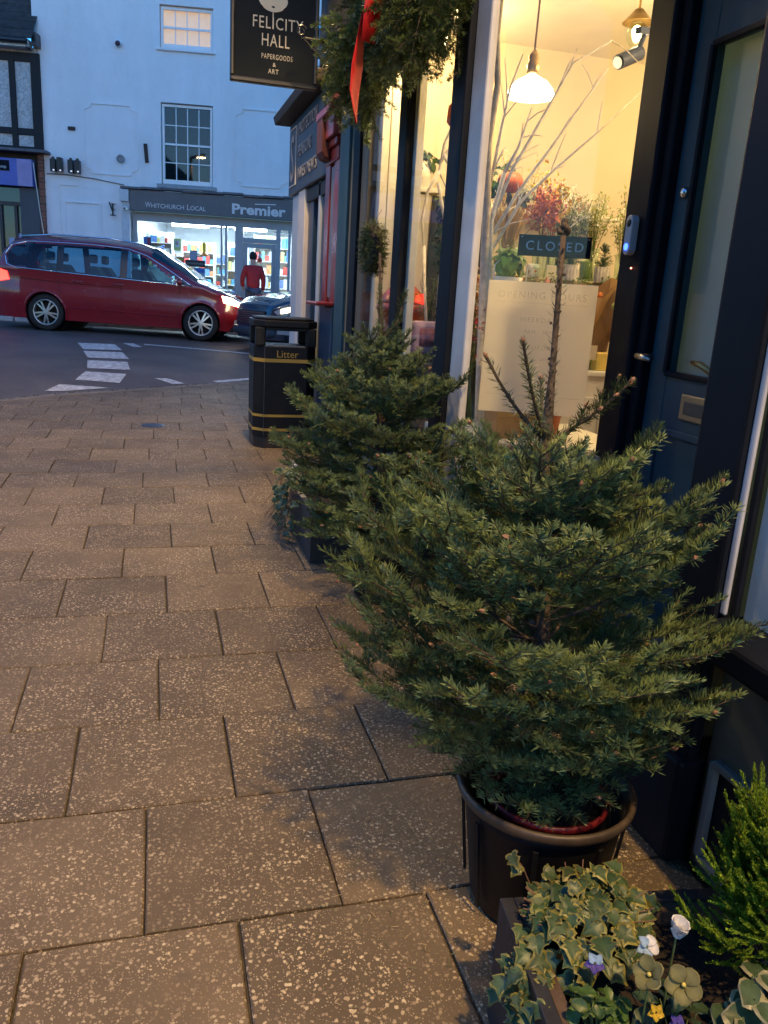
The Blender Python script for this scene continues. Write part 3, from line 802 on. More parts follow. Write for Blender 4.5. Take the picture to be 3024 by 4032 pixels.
MB().box(.93, 1.67, .0, .10, 2.27, 2.37).build('transom', MAT['shopgrey'], sf, bevel=.005)
MB().box(1.77, 2.12, .0, .10, .45, 1.0).build('stall_riser', MAT['shopgrey'], sf, bevel=.01)
for a in ((-1.40, .43, .92, 2.58), (.47, .53, .92, 2.58), (.58, .75, .92, 2.58), (.95, 1.65, 2.37, 2.58), (1.77, 1.94, 1.0, 2.58), (2.0, 2.12, 1.0, 2.58)):
    MB().box(a[0], a[1], .05, .056, a[2], a[3]).build('pane', MAT['glass'], sf)
d = MB().box(.935, 1.03, .02, .08, .47, 2.265).box(1.57, 1.665, .02, .08, .47, 2.265).box(1.03, 1.57, .02, .08, 2.16, 2.265).box(1.03, 1.57, .02, .08, .47, 1.22).build('door', MAT['shopgrey'], sf, bevel=.006)
MB().box(1.03, 1.57, .045, .051, 1.22, 2.16).build('pane', MAT['glass'], d)
MB().tube([(.985, -.04, 1.35), (.985, -.04, 1.65)], .012).box(.975, .995, -.04, .02, 1.36, 1.375).box(.975, .995, -.04, .02, 1.63, 1.645).build('handle', MAT['chrome'], d)
c = MB().lathe([(.045, -.02), (.045, -.14), (0, -.15)], (-1.60, -.17, 2.80), 14, 'y').build('security_camera', MAT['white'], sf, smooth=True)
MB().lathe([(.022, -.151), (0, -.156)], (-1.60, -.17, 2.80), 10, 'y').build('lens', MAT['black'], c)
# the lit room behind
m = MB(); Y1 = 4.2
m.quad((-1.5, Y1, .45), (2.12, Y1, .45), (2.12, Y1, 2.76), (-1.5, Y1, 2.76)).quad((-1.5, .3, 2.76), (-1.5, Y1, 2.76), (2.12, Y1, 2.76), (2.12, .3, 2.76)).quad((-1.5, .3, .45), (2.12, .3, .45), (2.12, Y1, .45), (-1.5, Y1, .45))
m.quad((-1.5, .1, .45), (-1.5, Y1, .45), (-1.5, Y1, 2.76), (-1.5, .1, 2.76)).quad((2.12, .1, .45), (2.12, .1, 2.76), (2.12, Y1, 2.76), (2.12, Y1, .45))
m.build('room_lining', cmat('shop_lining', (.62, .66, .70), .7, var=.04), sf)
for (x, y, l) in ((-1.0, .8, .45), (-.2, 1.0, .7), (.25, 1.5, .9), (-.6, 2.4, .9), (1.3, 1.2, .6), (.9, 2.4, .8)):
    m = MB(); m.box(x - l / 2, x + l / 2, y - .05, y + .05, 2.66, 2.72)
    f = m.build('ceiling_light', MAT['tube_on'], sf)
def area(name, loc, power, size, col, rot=(0, 0, 0), parent=None, sy=None):
    ld = bpy.data.lights.new(name, 'AREA'); ld.energy = power; ld.size = size; ld.color = col
    if sy: ld.shape = 'RECTANGLE'; ld.size_y = sy
    o = bpy.data.objects.new(name, ld); COL.objects.link(o); o.location = loc; o.rotation_euler = rot
    if parent: o.parent = parent
    return o
area('tube_light', (-.3, 1.2, 2.64), 12, 2.4, (.60, .84, 1.0), (0, 0, 0), sf, 1.2)
area('tube_light', (1.2, 1.6, 2.64), 7, 1.2, (.60, .84, 1.0), (0, 0, 0), sf, 1.2)

PALS = [(.50, .06, .05), (.60, .36, .10), (.10, .20, .48), (.70, .72, .74), (.15, .34, .30), (.60, .55, .20), (.45, .50, .60), (.10, .35, .58), (.58, .22, .10), (.72, .72, .70)]
pm = [cmat('packet_colour_%s' % 'abcdefghij'[i], c, .45, var=.08) for i, c in enumerate(PALS)]
rg = random.Random(21)
def shelf_unit(x, y, w, rows, z0, dz, label, rz=0, seed=1):
    r = random.Random(seed)
    base = Matrix.Translation(FAC['loc']) @ Matrix.Rotation(FAC['rz'], 4, 'Z') @ Matrix.Translation((x, y, .45))
    t = thing('shop_shelf', label, 'shelf', tuple(base.translation), FAC['rz'] + rz)
    m = MB(); m.box(-w / 2, -w / 2 + .02, 0, .35, 0, z0 + rows * dz - .45).box(w / 2 - .02, w / 2, 0, .35, 0, z0 + rows * dz - .45).box(-w / 2 + .02, w / 2 - .02, .33, .35, 0, z0 + rows * dz - .45)
    m.build('frame', MAT['shelf'], t)
    for i in range(rows):
        z = z0 - .45 + i * dz
        MB().box(-w / 2 + .02, w / 2 - .02, 0, .33, z, z + .02).build('board', MAT['shelf'], t)
        xx = -w / 2 + .03
        while xx < w / 2 - .10:
            pw = r.uniform(.045, .15); ph = r.uniform(.35, .82) * dz
            MB().box(xx, xx + pw - .008, .02, .2, z + .021, z + .021 + ph).build('packet', r.choice(pm), t)
            xx += pw
    return t
shelf_unit(-.85, 3.5, 1.0, 5, .70, .27, 'tall shelf of bright packets at the left rear of the lit shop', seed=3)
shelf_unit(.30, 3.6, 1.1, 5, .70, .28, 'tall shelf of packets behind the middle of the lit shop window', seed=5)
shelf_unit(1.45, 2.6, .95, 6, .62, .33, 'shelf of bottles and packets seen through the shop door glass', seed=9)
shelf_unit(-.75, 1.15, .9, 3, .66, .34, 'low shelf of packets just inside the shop window on the left', seed=12)
shelf_unit(-1.08, .75, .6, 3, 1.62, .27, 'shelf of packets high at the left end of the lit shop window', seed=23)
shelf_unit(-.38, 2.2, .8, 4, 1.20, .28, 'shelf of packets behind the lime poster in the lit shop', seed=27)
shelf_unit(.66, 1.5, .5, 5, .62, .34, 'narrow shelf of goods beside the shop door post', seed=17)
# things hung in the shop window
def fac_pt(u, d, z):
    c_, s_ = math.cos(FAC['rz']), math.sin(FAC['rz'])
    return (1.07 + u * c_ - d * s_, 19.6 + u * s_ + d * c_, z)
def poster(u0, u1, z0, z1, d, bands, label, name='window_poster', cat='poster'):
    t = thing(name, label, cat, fac_pt((u0 + u1) / 2, d, z0), FAC['rz'])
    w, h = u1 - u0, z1 - z0
    MB().box(-w / 2, w / 2, 0, .006, 0, h).build('sheet', bands[0], t)
    for (a, b, c_, e_, mt) in bands[1:]:
        MB().box(-w / 2 + a * w, -w / 2 + b * w, -.003, -.0005, c_ * h, e_ * h).build('printed_panel', mt, t)
P_ = lambda n, c: cmat(n, c, .5, var=.06)
poster(-1.30, -1.13, 2.06, 2.26, .14, [P_('poster_blue', (.05, .15, .5)), (.5, .95, .1, .9, P_('poster_maroon', (.25, .03, .06)))], 'blue and maroon poster at the top left of the lit shop window')
poster(-1.30, -1.12, 1.80, 2.03, .14, [P_('poster_tan', (.5, .45, .4)), (.1, .9, .08, .5, P_('poster_blue', (.05, .15, .5)))], 'tan and blue poster low at the left of the lit shop window')
poster(-.64, -.47, 2.00, 2.26, .14, [P_('poster_lime', (.75, .80, .25)), (.2, .8, .3, .85, P_('poster_white', (.8, .8, .78))), (.3, .6, .5, .75, P_('poster_orange', (.8, .25, .03)))], 'lime green poster with a white panel in the shop window')
poster(-.80, -.40, 1.70, 1.87, .16, [P_('poster_red', (.6, .06, .03)), (.05, .42, .5, .92, P_('poster_yellow', (.8, .55, .05))), (.5, .95, .55, .9, P_('poster_olive', (.3, .3, .05)))], 'red and yellow offer banner across the lower shop window')
poster(-.38, .07, 1.68, 1.82, .16, [P_('poster_black', (.02, .02, .022)), (.1, .9, .35, .6, P_('poster_grey', (.12, .12, .13)))], 'black banner low in the middle of the shop window')
poster(-.28, -.11, 1.80, 2.03, .20, [P_('till_screen_blue', (.18, .22, .33)), (.1, .9, .1, .9, P_('till_screen', (.30, .34, .45)))], 'grey blue till screen in the middle of the shop window', 'till_screen', 'screen')
poster(-.79, -.40, 1.44, 1.67, .16, [P_('poster_grey2', (.35, .38, .42)), (.05, .45, .1, .8, P_('poster_yellow', (.8, .55, .05))), (.6, .95, .2, .9, P_('poster_red', (.6, .06, .03)))], 'grey offer board below the red banner in the shop window')
poster(-.36, .06, 1.30, 1.66, .20, [P_('glass_door_fridge', (.33, .42, .50)), (.05, .3, .75, .95, P_('poster_white', (.8, .8, .78))), (.4, .95, .7, .95, P_('poster_blue', (.05, .15, .5)))], 'pale glass fronted counter under the black banner', 'shop_counter', 'counter')
m_t = thing('spiral_streamer', 'shiny blue spiral decoration hanging in the shop window', 'decoration', fac_pt(-.88, .18, 1.70), FAC['rz'])
MB().tube([(.035 * math.sin(i * .9), .02 * math.cos(i * .9), i * .0135) for i in range(30)], .016, 5).build('coil', cmat('blue_foil', (.02, .15, .6), .25, metal=.6), m_t, smooth=True)
m_t = thing('paper_cone', 'orange and yellow paper cone bunch in the shop window', 'decoration', fac_pt(.04, .2, 1.92), FAC['rz'])
MB().lathe([(.09, 0), (.10, .03), (.02, .10)], n=12).build('skirt', P_('poster_orange', (.8, .25, .03)), m_t); MB().lathe([(.03, .08), (.045, .28), (.02, .30)], n=10).build('cone', P_('poster_yellow', (.8, .55, .05)), m_t)
m_t = thing('hanging_toy', 'small red and white toy hanging inside the shop door glass', 'toy', fac_pt(1.30, .12, 1.86), FAC['rz'])
MB().ball((0, 0, .05), .065, sz=1.0).build('body', P_('poster_red', (.6, .06, .03)), m_t, smooth=True); MB().ball((0, -.02, .14), .04).build('head', P_('poster_white', (.8, .8, .78)), m_t, smooth=True); MB().lathe([(.042, .16), (0, .25)], n=10).build('hat', P_('poster_red', (.6, .06, .03)), m_t)

# timber framed building on the left
tb = thing('timber_building', 'dark timber framed building with pebbledash panels at the left edge', 'building', **FAC)
MB().box(-9, -3.40, .12, 4, .40, 3.855).build('lower_wall', cmat('dark_lower_wall', (.05, .045, .04), .8), tb)
MB().box(-9, -3.36, -.02, 4, 3.86, 5.86).build('pebbledash_wall', MAT['pebble'], tb)
for x, w in ((-3.425, .19), (-3.905, .12), (-4.45, .14), (-5.2, .14)):
    MB().box(x - w / 2, x + w / 2, -.075, .0, 3.87, 5.72).build('timber_post', MAT['timber'], tb, bevel=.008)
for z, h in ((4.23, .13), (5.67, .17), (3.90, .07)):
    MB().box(-9, -3.33, -.065, .0, z - h / 2, z + h / 2).build('timber_rail', MAT['timber'], tb, bevel=.008)
MB().box(-9, -3.45, -.34, -.06, 5.80, 5.87).box(-3.52, -3.45, -.34, -.06, 5.80, 5.95).build('gutter_board', cmat('pale_fascia_board', (.55, .58, .56), .6), tb, bevel=.006)
MB().tube([(-9, -.40, 5.90), (-3.46, -.40, 5.90)], .055, 10).build('gutter', MAT['black'], tb)
rf = None
for i in range(26):
    y = -.42 + i * .155; z = 5.96 + i * .19
    m = MB(); m.add([(-9, y, z), (-3.345, y, z), (-3.345, y + .20, z + .225), (-9, y + .20, z + .225), (-9, y + .01, z - .02), (-3.345, y + .01, z - .02)], [(0, 1, 2, 3), (4, 5, 1, 0)])
    rf = m.build('tile_course', MAT['tile'], tb)
MB().box(-3.40, -3.30, -.30, 3.4, 5.85, 6.1).build('verge_board', MAT['black'], tb)
m = MB(); m.box(-9, -3.20, -.32, .0, 3.80, 3.86); m.build('lead_ledge', MAT['lead'], tb, bevel=.012)
sg = MB().box(-6, -3.53, -.24, -.03, 3.11, 3.66).build('shop_sign', cmat('violet_blue_sign', (.09, .12, .42), .4, var=.1), tb, bevel=.01)
MB().box(-3.84, -3.535, -.255, -.241, 3.115, 3.65).build('sign_end_panel', cmat('mauve_sign', (.30, .25, .45), .5), sg)
MB().box(-5.2, -4.0, -.252, -.241, 3.40, 3.61).build('sign_plate', MAT['chalk'], sg)
text('lettering', 'southern coop', .085, MAT['letter'], sg, frame4((-4.06, -.254, 3.455), (1, 0, 0), (0, 0, 1)), align='RIGHT')
MB().box(-3.87, -3.46, -.10, .0, .45, 3.10).build('grey_column', cmat('dark_grey_column', (.06, .062, .072), .6), tb, bevel=.01)
for i in range(45):
    z = .45 + i * .0745
    for a, b in (((-3.455, -3.345),) if i % 2 else ((-3.455, -3.345),)):
        MB().box(a + (.0 if i % 2 else .004), b - (.0 if i % 2 else .004), -.09 + .003 * (i % 2), .05, z, z + .064).build('brick', MAT['brick'], tb)
MB().box(-3.45, -3.35, -.085, .045, .45, 3.80).build('mortar', cmat('mortar', (.20, .18, .16), .95), tb)
MB().box(-6, -3.87, .04, .10, .45, 3.10).build('dark_shop_glass', MAT['carglass'], tb)
for x in (-4.0, -4.32, -5.0):
    MB().box(x - .03, x + .03, -.02, .04, .45, 2.72).build('window_mullion', cmat('brown_frame', (.05, .04, .035), .6), tb)
MB().box(-6, -3.875, -.03, .04, 2.72, 2.80).build('window_head', cmat('brown_frame', (.05, .04, .035), .6), tb)
MB().box(-3.97, -3.88, .0, .035, 1.95, 2.15).build('notice', cmat('pale_notice', (.35, .40, .6), .6), tb)
MB().box(-4.18, -4.06, .0, .035, 1.88, 2.05).build('notice', cmat('pale_notice2', (.30, .36, .5), .6), tb)
MB().tube([(-3.50, -.26, 3.60), (-3.42, -.2, 2.6), (-3.33, -.1, 1.6)], .008).build('loose_cable', MAT['cream'], tb)

# houses on the left side of the street, behind the photographer (they show in the window reflections)
hs = thing('terrace_house', 'dark brick terrace with tiled roof and chimney mirrored in the far sash window', 'house', (-9.5, -4, 0))
wall_mesh(-9, 9, 0, 6.2, [(-7 + 3 * i, -5.9 + 3 * i, 3.6, 5.0) for i in range(5)]).build('wall', cmat('terrace_brick', (.10, .07, .055), .9, var=.2), hs, loc=(0, 0, 0), rz=R(90))
MB().add([(.4, -9.3, 6.0), (.4, 9.3, 6.0), (-3.5, 9.3, 9.0), (-3.5, -9.3, 9.0), (-7.5, -9.3, 6.0), (-7.5, 9.3, 6.0)], [(0, 1, 2, 3), (3, 2, 5, 4), (0, 3, 4), (1, 5, 2)]).build('roof', MAT['tile'], hs)
MB().box(-4, -3, 3, 4, 8.5, 10.4).box(-4, -3, -6, -5, 8.5, 10.2).build('chimney', MAT['brick'], hs)
# ------------------------------------------------------------------ our side: blue shop, red shop, florist
W = dict(world_=True)
ss = thing('blue_shopfront', 'blue shopfront with a large S on its dark fascia at the street corner', 'shopfront', (1.42, 8, 0))
MB().box(1.38, 1.56, 6.99, 8.98, 2.29, 2.97).build('fascia', cmat('slate_blue_fascia', (.035, .045, .070), .45, var=.1), ss, bevel=.008, **W)
MB().add([(1.24, 6.99, 2.975), (1.60, 6.99, 2.975), (1.60, 6.99, 3.13), (1.22, 6.99, 3.05), (1.24, 9.10, 2.975), (1.60, 9.10, 2.975), (1.60, 9.10, 3.13), (1.22, 9.10, 3.05)],
         [(0, 1, 2, 3), (4, 7, 6, 5), (0, 4, 5, 1), (3, 2, 6, 7), (0, 3, 7, 4), (1, 5, 6, 2)]).build('cornice', cmat('dark_brown_cornice', (.035, .027, .022), .7, var=.3), ss, bevel=.008, **W)
fo = lambda y, z: frame4((1.375, y, z), (0, -1, 0), (0, 0, 1))
text('lettering', 'S', .62, MAT['letter2'], ss, fo(8.86, 2.41), W and .003, sx=.75, **W)
m = MB(); 
for a in ((8.90, 8.895, 2.36, 2.92), ):
    m.box(1.370, 1.379, 8.52, 8.535, 2.36, 2.90).box(1.370, 1.379, 8.535, 8.90, 2.36, 2.368).box(1.370, 1.379, 8.535, 8.90, 2.892, 2.90)
m.build('fine_border', MAT['letter'], ss, **W)
for i, tx in enumerate(('PROTECTION', 'PENSIONS', 'INVESTMENTS')):
    text('lettering', tx, .155, MAT['letter2'], ss, fo(8.40, 2.79 - i * .20), **W)
MB().box(1.40, 1.56, 8.10, 8.46, 0, 2.289).build('pilaster', cmat('cream_pilaster', (.62, .58, .54), .6, var=.08), ss, bevel=.008, **W)
MB().box(1.42, 1.56, 8.46, 8.93, 0, 2.289).build('blue_frame', MAT['bluetrim'], ss, bevel=.008, **W)
MB().box(1.44, 1.60, 7.0, 8.10, 0, .62).build('stall_riser', MAT['blue'], ss, bevel=.008, **W)
for y0, y1, mt in ((7.0, 7.14, 'blue'), (7.26, 7.42, 'blue'), (7.42, 7.50, 'bluetrim'), (7.52, 7.62, 'blue'), (7.84, 8.09, 'blue')):
    MB().box(1.42 if mt == 'bluetrim' else 1.44, 1.56, y0, y1, .621, 2.288).build('window_frame', MAT[mt], ss, bevel=.006, **W)
MB().box(1.42, 1.56, 7.0, 8.10, 2.16, 2.288).build('window_head', cmat('dark_head', (.03, .03, .03), .7), ss, bevel=.01, **W)
MB().box(1.52, 1.526, 7.0, 8.10, .62, 2.16).build('pane', MAT['carglass'], ss, **W)
MB().box(1.57, 7, 6.99, 9.0, 0, 3.0).build('side_wall', MAT['render'], ss, **W)

rs = thing('red_shopfront', 'narrow red shopfront pilaster with a red capital next to the blue shop', 'shopfront', (1.40, 6.7, 0))
MB().box(1.40, 1.56, 6.46, 6.985, 0, 3.0).build('pilaster', MAT['red'], rs, bevel=.008, **W)
MB().box(1.385, 1.40, 6.66, 6.80, 1.32, 2.32).build('pilaster_panel', cmat('grey_blue_panel', (.13, .15, .19), .4), rs, bevel=.004, **W)
MB().box(1.375, 1.399, 6.46, 6.64, 1.28, 2.6).box(1.375, 1.399, 6.82, 6.984, 1.28, 2.6).build('pilaster_edge', MAT['red'], rs, bevel=.006, **W)
MB().box(1.36, 1.399, 6.47, 6.98, 2.34, 2.44).box(1.34, 1.399, 6.46, 6.985, 2.441, 2.50).box(1.31, 1.399, 6.45, 6.99, 2.501, 2.66).box(1.28, 1.399, 6.44, 7.0, 2.661, 2.72).build('capital', MAT['red'], rs, bevel=.01, **W)
m = MB(); m.prism([(1.36, 2.36), (1.31, 2.38), (1.285, 2.42), (1.285, 2.67), (1.31, 2.70), (1.36, 2.70)], 6.74, 6.96, lambda a, b, h: (a, h, b))
m.build('console', cmat('weathered_red', (.09, .018, .014), .65, var=.3), rs, bevel=.012, **W)
MB().box(1.24, 1.40, 6.50, 6.97, 1.255, 1.285).build('ledge', MAT['red'], rs, bevel=.01, **W)
MB().box(1.40, 1.56, 6.40, 6.459, 0, 3.0).build('shadow_gap', MAT['black'], rs, **W)
MB().box(1.40, 1.45, 6.5, 6.98, 0, 1.25).build('plinth', MAT['blue'], rs, bevel=.01, loc=(-.035, 0, 0), **W)

MAT['dimming_blind'] = papermat('dimming_blind', (.46, .58, .56), .30)
fl = thing('florist_shopfront', 'dark navy florist shopfront with warm lit windows and recessed door', 'shopfront', (1.36, 3.4, 0))
# left pilaster: stepped strips; olive and bronze have reflected and interior light painted in
for y0, y1, x0, mt in ((6.18, 6.395, 1.36, 'petrol'), (6.02, 6.18, 1.345, 'petrol'), (5.90, 6.02, 1.365, cmat('olive_reflection_strip', (.15, .13, .075), .5)), (5.72, 5.90, 1.35, 'navy'), (5.53, 5.72, 1.37, cmat('interior_lit_strip', (.10, .085, .055), .5))):
    MB().box(x0, 1.50, y0, y1, 0, 2.95).build('pilaster_strip', MAT[mt] if isinstance(mt, str) else mt, fl, bevel=.006, **W)
MB().box(1.33, 1.47, 3.78, 5.53, 0, .55).build('stall_riser', MAT['petrol'], fl, bevel=.008, **W)
MB().box(1.27, 1.47, 3.70, 5.53, .551, .60).build('window_sill', MAT['navy'], fl, bevel=.008, **W)
MB().box(1.335, 1.385, 4.585, 4.73, .60, 2.9).build('mullion', MAT['navy'], fl, bevel=.008, **W)
MB().box(1.386, 1.43, 4.545, 4.60, .60, 2.9).build('mullion_lining', MAT['cream'], fl, bevel=.004, **W)
MB().box(1.36, 1.366, 4.73, 5.53, .60, 2.9).build('pane', MAT['glass'], fl, **W)
MB().box(1.36, 1.366, 3.76, 4.585, .60, 2.9).build('pane', MAT['glass'], fl, **W)
MB().box(1.295, 1.36, 3.59, 3.765, 0, 2.95).build('corner_post', MAT['navy'], fl, bevel=.012, **W)
MB().box(1.322, 1.358, 3.415, 3.588, .5, 2.95).build('corner_lining', cmat('white_lining', (.66, .64, .60), .45), fl, bevel=.012, **W)
MB().box(1.18, 1.50, 3.40, 6.39, 2.92, 3.45).build('fascia', MAT['navy'], fl, bevel=.01, **W)
MB().box(1.12, 1.50, 3.38, 6.39, 3.451, 3.53).build('cornice', MAT['navy'], fl, bevel=.01, **W)
# splayed return window
e = Vector((.9205, -.3907, 0)); nrm = Vector((.3907, .9205, 0)); P0 = Vector((1.36, 3.42, 0)); TL = .616
def rp(t, d, z): return tuple(P0 + e * t + nrm * d + Vector((0, 0, z)))
def rbox(t0, t1, d0, d1, z0, z1):
    v = [rp(t, d, z) for z in (z0, z1) for (t, d) in ((t0, d0), (t1, d0), (t1, d1), (t0, d1))]
    return MB().add(v, [(0, 3, 2, 1), (4, 5, 6, 7), (0, 1, 5, 4), (1, 2, 6, 5), (2, 3, 7, 6), (3, 0, 4, 7)])
rbox(0, TL, .0, .10, 0, .70).build('stall_riser', MAT['navy'], fl, bevel=.006, **W)
rbox(0, TL, -.035, .12, .701, .745).build('window_sill', cmat('pale_sill', (.30, .27, .22), .5), fl, bevel=.006, **W)
rbox(.03, TL, .04, .046, .745, 2.95).build('pane', MAT['glass'], fl, **W)
rbox(0, TL + .1, .0, .14, 2.951, 3.3).build('window_head', MAT['navy'], fl, **W)
# door post, door, right hand post
MB().box(1.905, 2.05, 3.03, 3.205, .12, 2.9).build('door_post', MAT['navy'], fl, bevel=.012, **W)
MB().box(1.935, 1.99, 2.975, 3.028, .12, 2.52).build('door_jamb', MAT['navy'], fl, bevel=.01, **W)
MB().box(1.93, 2.05, 1.70, 3.028, 2.521, 2.62).build('door_head', MAT['navy'], fl, bevel=.01, **W)
MB().box(1.86, 2.05, 1.70, 3.20, 2.621, 3.0).build('lobby_soffit_board', cmat('brown_soffit', (.06, .045, .035), .6), fl, bevel=.01, **W)
MB().box(1.33, 1.86, 1.60, 3.40, 2.93, 2.99).build('lobby_ceiling', MAT['navy'], fl, **W)
MB().box(1.36, 2.05, 1.70, 3.40, -.02, .12).build('step', cmat('step_stone', (.12, .11, .10), .8), fl, bevel=.01, **W)
dr = MB().box(1.975, 2.02, 2.85, 2.973, .13, 2.51).box(1.975, 2.02, 2.02, 2.20, .13, 2.51).box(1.975, 2.02, 2.20, 2.85, 2.33, 2.51).box(1.975, 2.02, 2.20, 2.85, .13, 1.15).build('door', MAT['petrol'], fl, bevel=.006, **W)
m = MB()
for (a, b) in (((2.85, 1.15), (2.85, 2.33)), ((2.20, 1.15), (2.20, 2.33)), ((2.85, 1.15), (2.20, 1.15)), ((2.85, 2.33), (2.20, 2.33))):
    m.bar((1.969, a[0], a[1]), (1.969, b[0], b[1]), .022, .022)
m.build('glass_bead', MAT['navy'], dr, bevel=.004, **W)
MB().box(1.995, 2.001, 2.20, 2.85, 1.15, 2.33).build('pane', MAT['glass'], dr, **W)
MB().box(2.05, 2.056, 2.10, 2.90, 1.05, 2.45).build('blind', MAT['dimming_blind'], dr, **W)  # blind added behind the door pane to dim the lit room
for z in (.925, .34):
    MB().bar((1.970, 2.86, z), (1.970, 2.12, z), .016, .03).build('panel_bead', MAT['petrol'], dr, bevel=.004, **W)
for y in (2.86, 2.12):
    MB().bar((1.970, y, .34), (1.970, y, .925), .016, .03, up=(0, 1, 0)).build('panel_bead', MAT['petrol'], dr, bevel=.004, **W)
lp = MB().box(1.962, 1.974, 2.50, 2.72, .985, 1.085).build('letter_plate', cmat('pewter', (.34, .26, .14), .45, metal=.5), dr, bevel=.006, **W)
MB().box(1.957, 1.9615, 2.53, 2.69, 1.01, 1.06).build('flap', cmat('dark_pewter', (.09, .085, .075), .5, metal=.4), lp, bevel=.003, **W)
MB().tube([(1.97, 2.965, 1.205), (1.90, 2.965, 1.205)], .011, 8).tube([(1.90, 2.965, 1.205), (1.895, 2.91, 1.203), (1.90, 2.87, 1.197)], [.012, .012, .008], 8).build('handle', MAT['steel'], dr, smooth=True, **W)
MB().tube([(2.03, 2.78, 1.20), (2.045, 2.74, 1.195), (2.045, 2.66, 1.165)], [.01, .013, .013], 8).build('inner_handle', MAT['brass'], dr, smooth=True, **W)
MB().lathe([(.022, 0), (.022, -.012), (.012, -.02), (0, -.02)], (1.974, 2.90, 1.83), 14, 'x').build('lock', MAT['chrome'], dr, smooth=True, **W)
MB().box(1.288, 1.326, 1.53, 1.70, .12, 2.95).build('door_post', MAT['navy'], fl, bevel=.012, **W)
MB().box(1.26, 1.45, 1.52, 1.90, 0, .30).build('post_plinth', MAT['navy'], fl, bevel=.015, **W)
MB().box(1.327, 2.05, 1.62, 1.68, .12, 2.95).build('lobby_side', MAT['petrol'], fl, bevel=.01, **W)
MB().box(1.300, 1.311, 1.508, 1.529, .70, 2.95).build('edge_bead', cmat('pale_bead', (.50, .52, .56), .4), fl, bevel=.008, **W)
MB().box(1.312, 1.33, 1.488, 1.507, .70, 2.9).build('window_frame', MAT['navy'], fl, bevel=.006, **W)
MB().box(1.328, 1.334, .40, 1.487, .70, 2.9).build('pane', MAT['glass'], fl, **W)
MB().add([(1.336, 1.484, .70), (1.336, 1.487, 1.45), (1.336, .3, 1.45), (1.336, .3, .70), (1.350, 1.484, .70), (1.350, 1.487, 1.45), (1.350, .3, 1.45), (1.350, .3, .70)], [(0, 1, 2, 3), (4, 7, 6, 5), (0, 4, 5, 1), (1, 5, 6, 2), (2, 6, 7, 3), (3, 7, 4, 0)]).build('white_display_board', MAT['white'], fl, **W)
MB().box(1.20, 1.40, .35, 1.515, .63, .698).build('window_sill', MAT['navy'], fl, bevel=.012, **W)
MB().box(1.335, 1.45, .35, 1.519, 0, .628).build('stall_riser', cmat('grey_green_riser', (.13, .13, .10), .5, var=.15), fl, bevel=.006, **W)
m = MB(); fr_ = [(1.47, .055), (1.47, .325), (.60, .325), (.60, .055)]
for a, b in zip(fr_, fr_[1:] + fr_[:1]): m.bar((1.322, a[0], a[1]), (1.322, b[0], b[1]), .024, .022)
m.build('panel_moulding', cmat('worn_grey_moulding', (.20, .20, .19), .5, var=.2), fl, bevel=.005, **W)
MB().box(1.328, 1.334, .60, 1.47, .055, .325).build('riser_panel', MAT['navy'], fl, **W)
# building above the shop
MB().box(1.46, 8.5, -8, 6.39, 3.53, 8.0).build('upper_wall', MAT['render'], fl, **W)
MB().box(1.37, 1.46, -8, .35, 0, 3.53).build('street_wall', cmat('dark_street_wall', (.10, .10, .10), .7), fl, **W)
# room behind
m = MB()
m.quad((1.42, 5.50, .05), (5.5, 5.50, .05), (5.5, 5.50, 3.0), (1.42, 5.50, 3.0))
m.quad((5.5, 5.50, .05), (5.5, .0, .05), (5.5, .0, 3.0), (5.5, 5.50, 3.0))
m.quad((1.42, .0, .05), (5.5, .0, .05), (5.5, .0, 3.0), (1.42, .0, 3.0))
m.build('room_walls', MAT['wall_in'], fl, **W)
MB().quad((1.42, 0, 3.0), (5.5, 0, 3.0), (5.5, 5.5, 3.0), (1.42, 5.5, 3.0)).build('room_ceiling', cmat('room_ceiling_paint', (.82, .78, .68), .8, var=.03), fl, **W)
MB().quad((1.42, 0, .05), (5.5, 0, .05), (5.5, 5.5, .05), (1.42, 5.5, .05)).build('room_floor', cmat('room_floor_boards', (.30, .19, .10), .6, var=.2), fl, **W)
# cream boarding at the window end
for x0, x1 in ((1.425, 1.475), (1.48, 1.535), (1.54, 1.60)):
    MB().box(x0, x1, 5.43, 5.495, .1, 2.95).build('wall_board', MAT['cream'], fl, bevel=.004, **W)
MB().box(1.605, 1.735, 5.30, 5.49, .1, 2.015).build('cupboard_side', MAT['cream'], fl, bevel=.006, **W)
MB().box(1.605, 1.805, 5.26, 5.495, 2.02, 2.05).build('shelf', MAT['cream'], fl, bevel=.006, **W)

# ---- lamps of the florist, plus added ones
pl = thing('pendant_lamp', 'lit pendant lamp with white bowl shade hanging in the florist window', 'lamp', (1.87, 4.2, 2.395))
MB().tube([(0, 0, .21), (.004, 0, .62)], .005, 6).build('cord', MAT['twig'], pl)
MB().lathe([(.022, .10), (.030, .11), (.034, .15), (.026, .16), (.028, .19), (.012, .215), (0, .217)], n=18).build('lamp_holder', MAT['brass'], pl, smooth=True)
MB().lathe([(.116, .0), (.118, .006), (.105, .036), (.075, .068), (.040, .088), (.024, .098), (.024, .102), (.045, .090), (.08, .071), (.111, .037), (.122, .006), (.120, -.002)], n=32).build('shade', MAT['shade_on'], pl, smooth=True)
MB().ball((0, 0, .005), .026).build('bulb', MAT['bulb_on'], pl, smooth=True)
def point(name, loc, power, col, rad=.05, parent=None, cone=None):
    ld = bpy.data.lights.new(name, 'SPOT' if cone else 'POINT')
    if cone: ld.spot_size = R(cone); ld.spot_blend = .25
    ld.energy = power; ld.color = col; ld.shadow_soft_size = rad
    o = bpy.data.objects.new(name, ld); COL.objects.link(o); o.location = loc
    if parent: o.parent = parent
    return o
WARM = (1.0, .66, .33)
point('lamp_glow', (0, 0, -.05), 1.5, WARM, .05, pl)
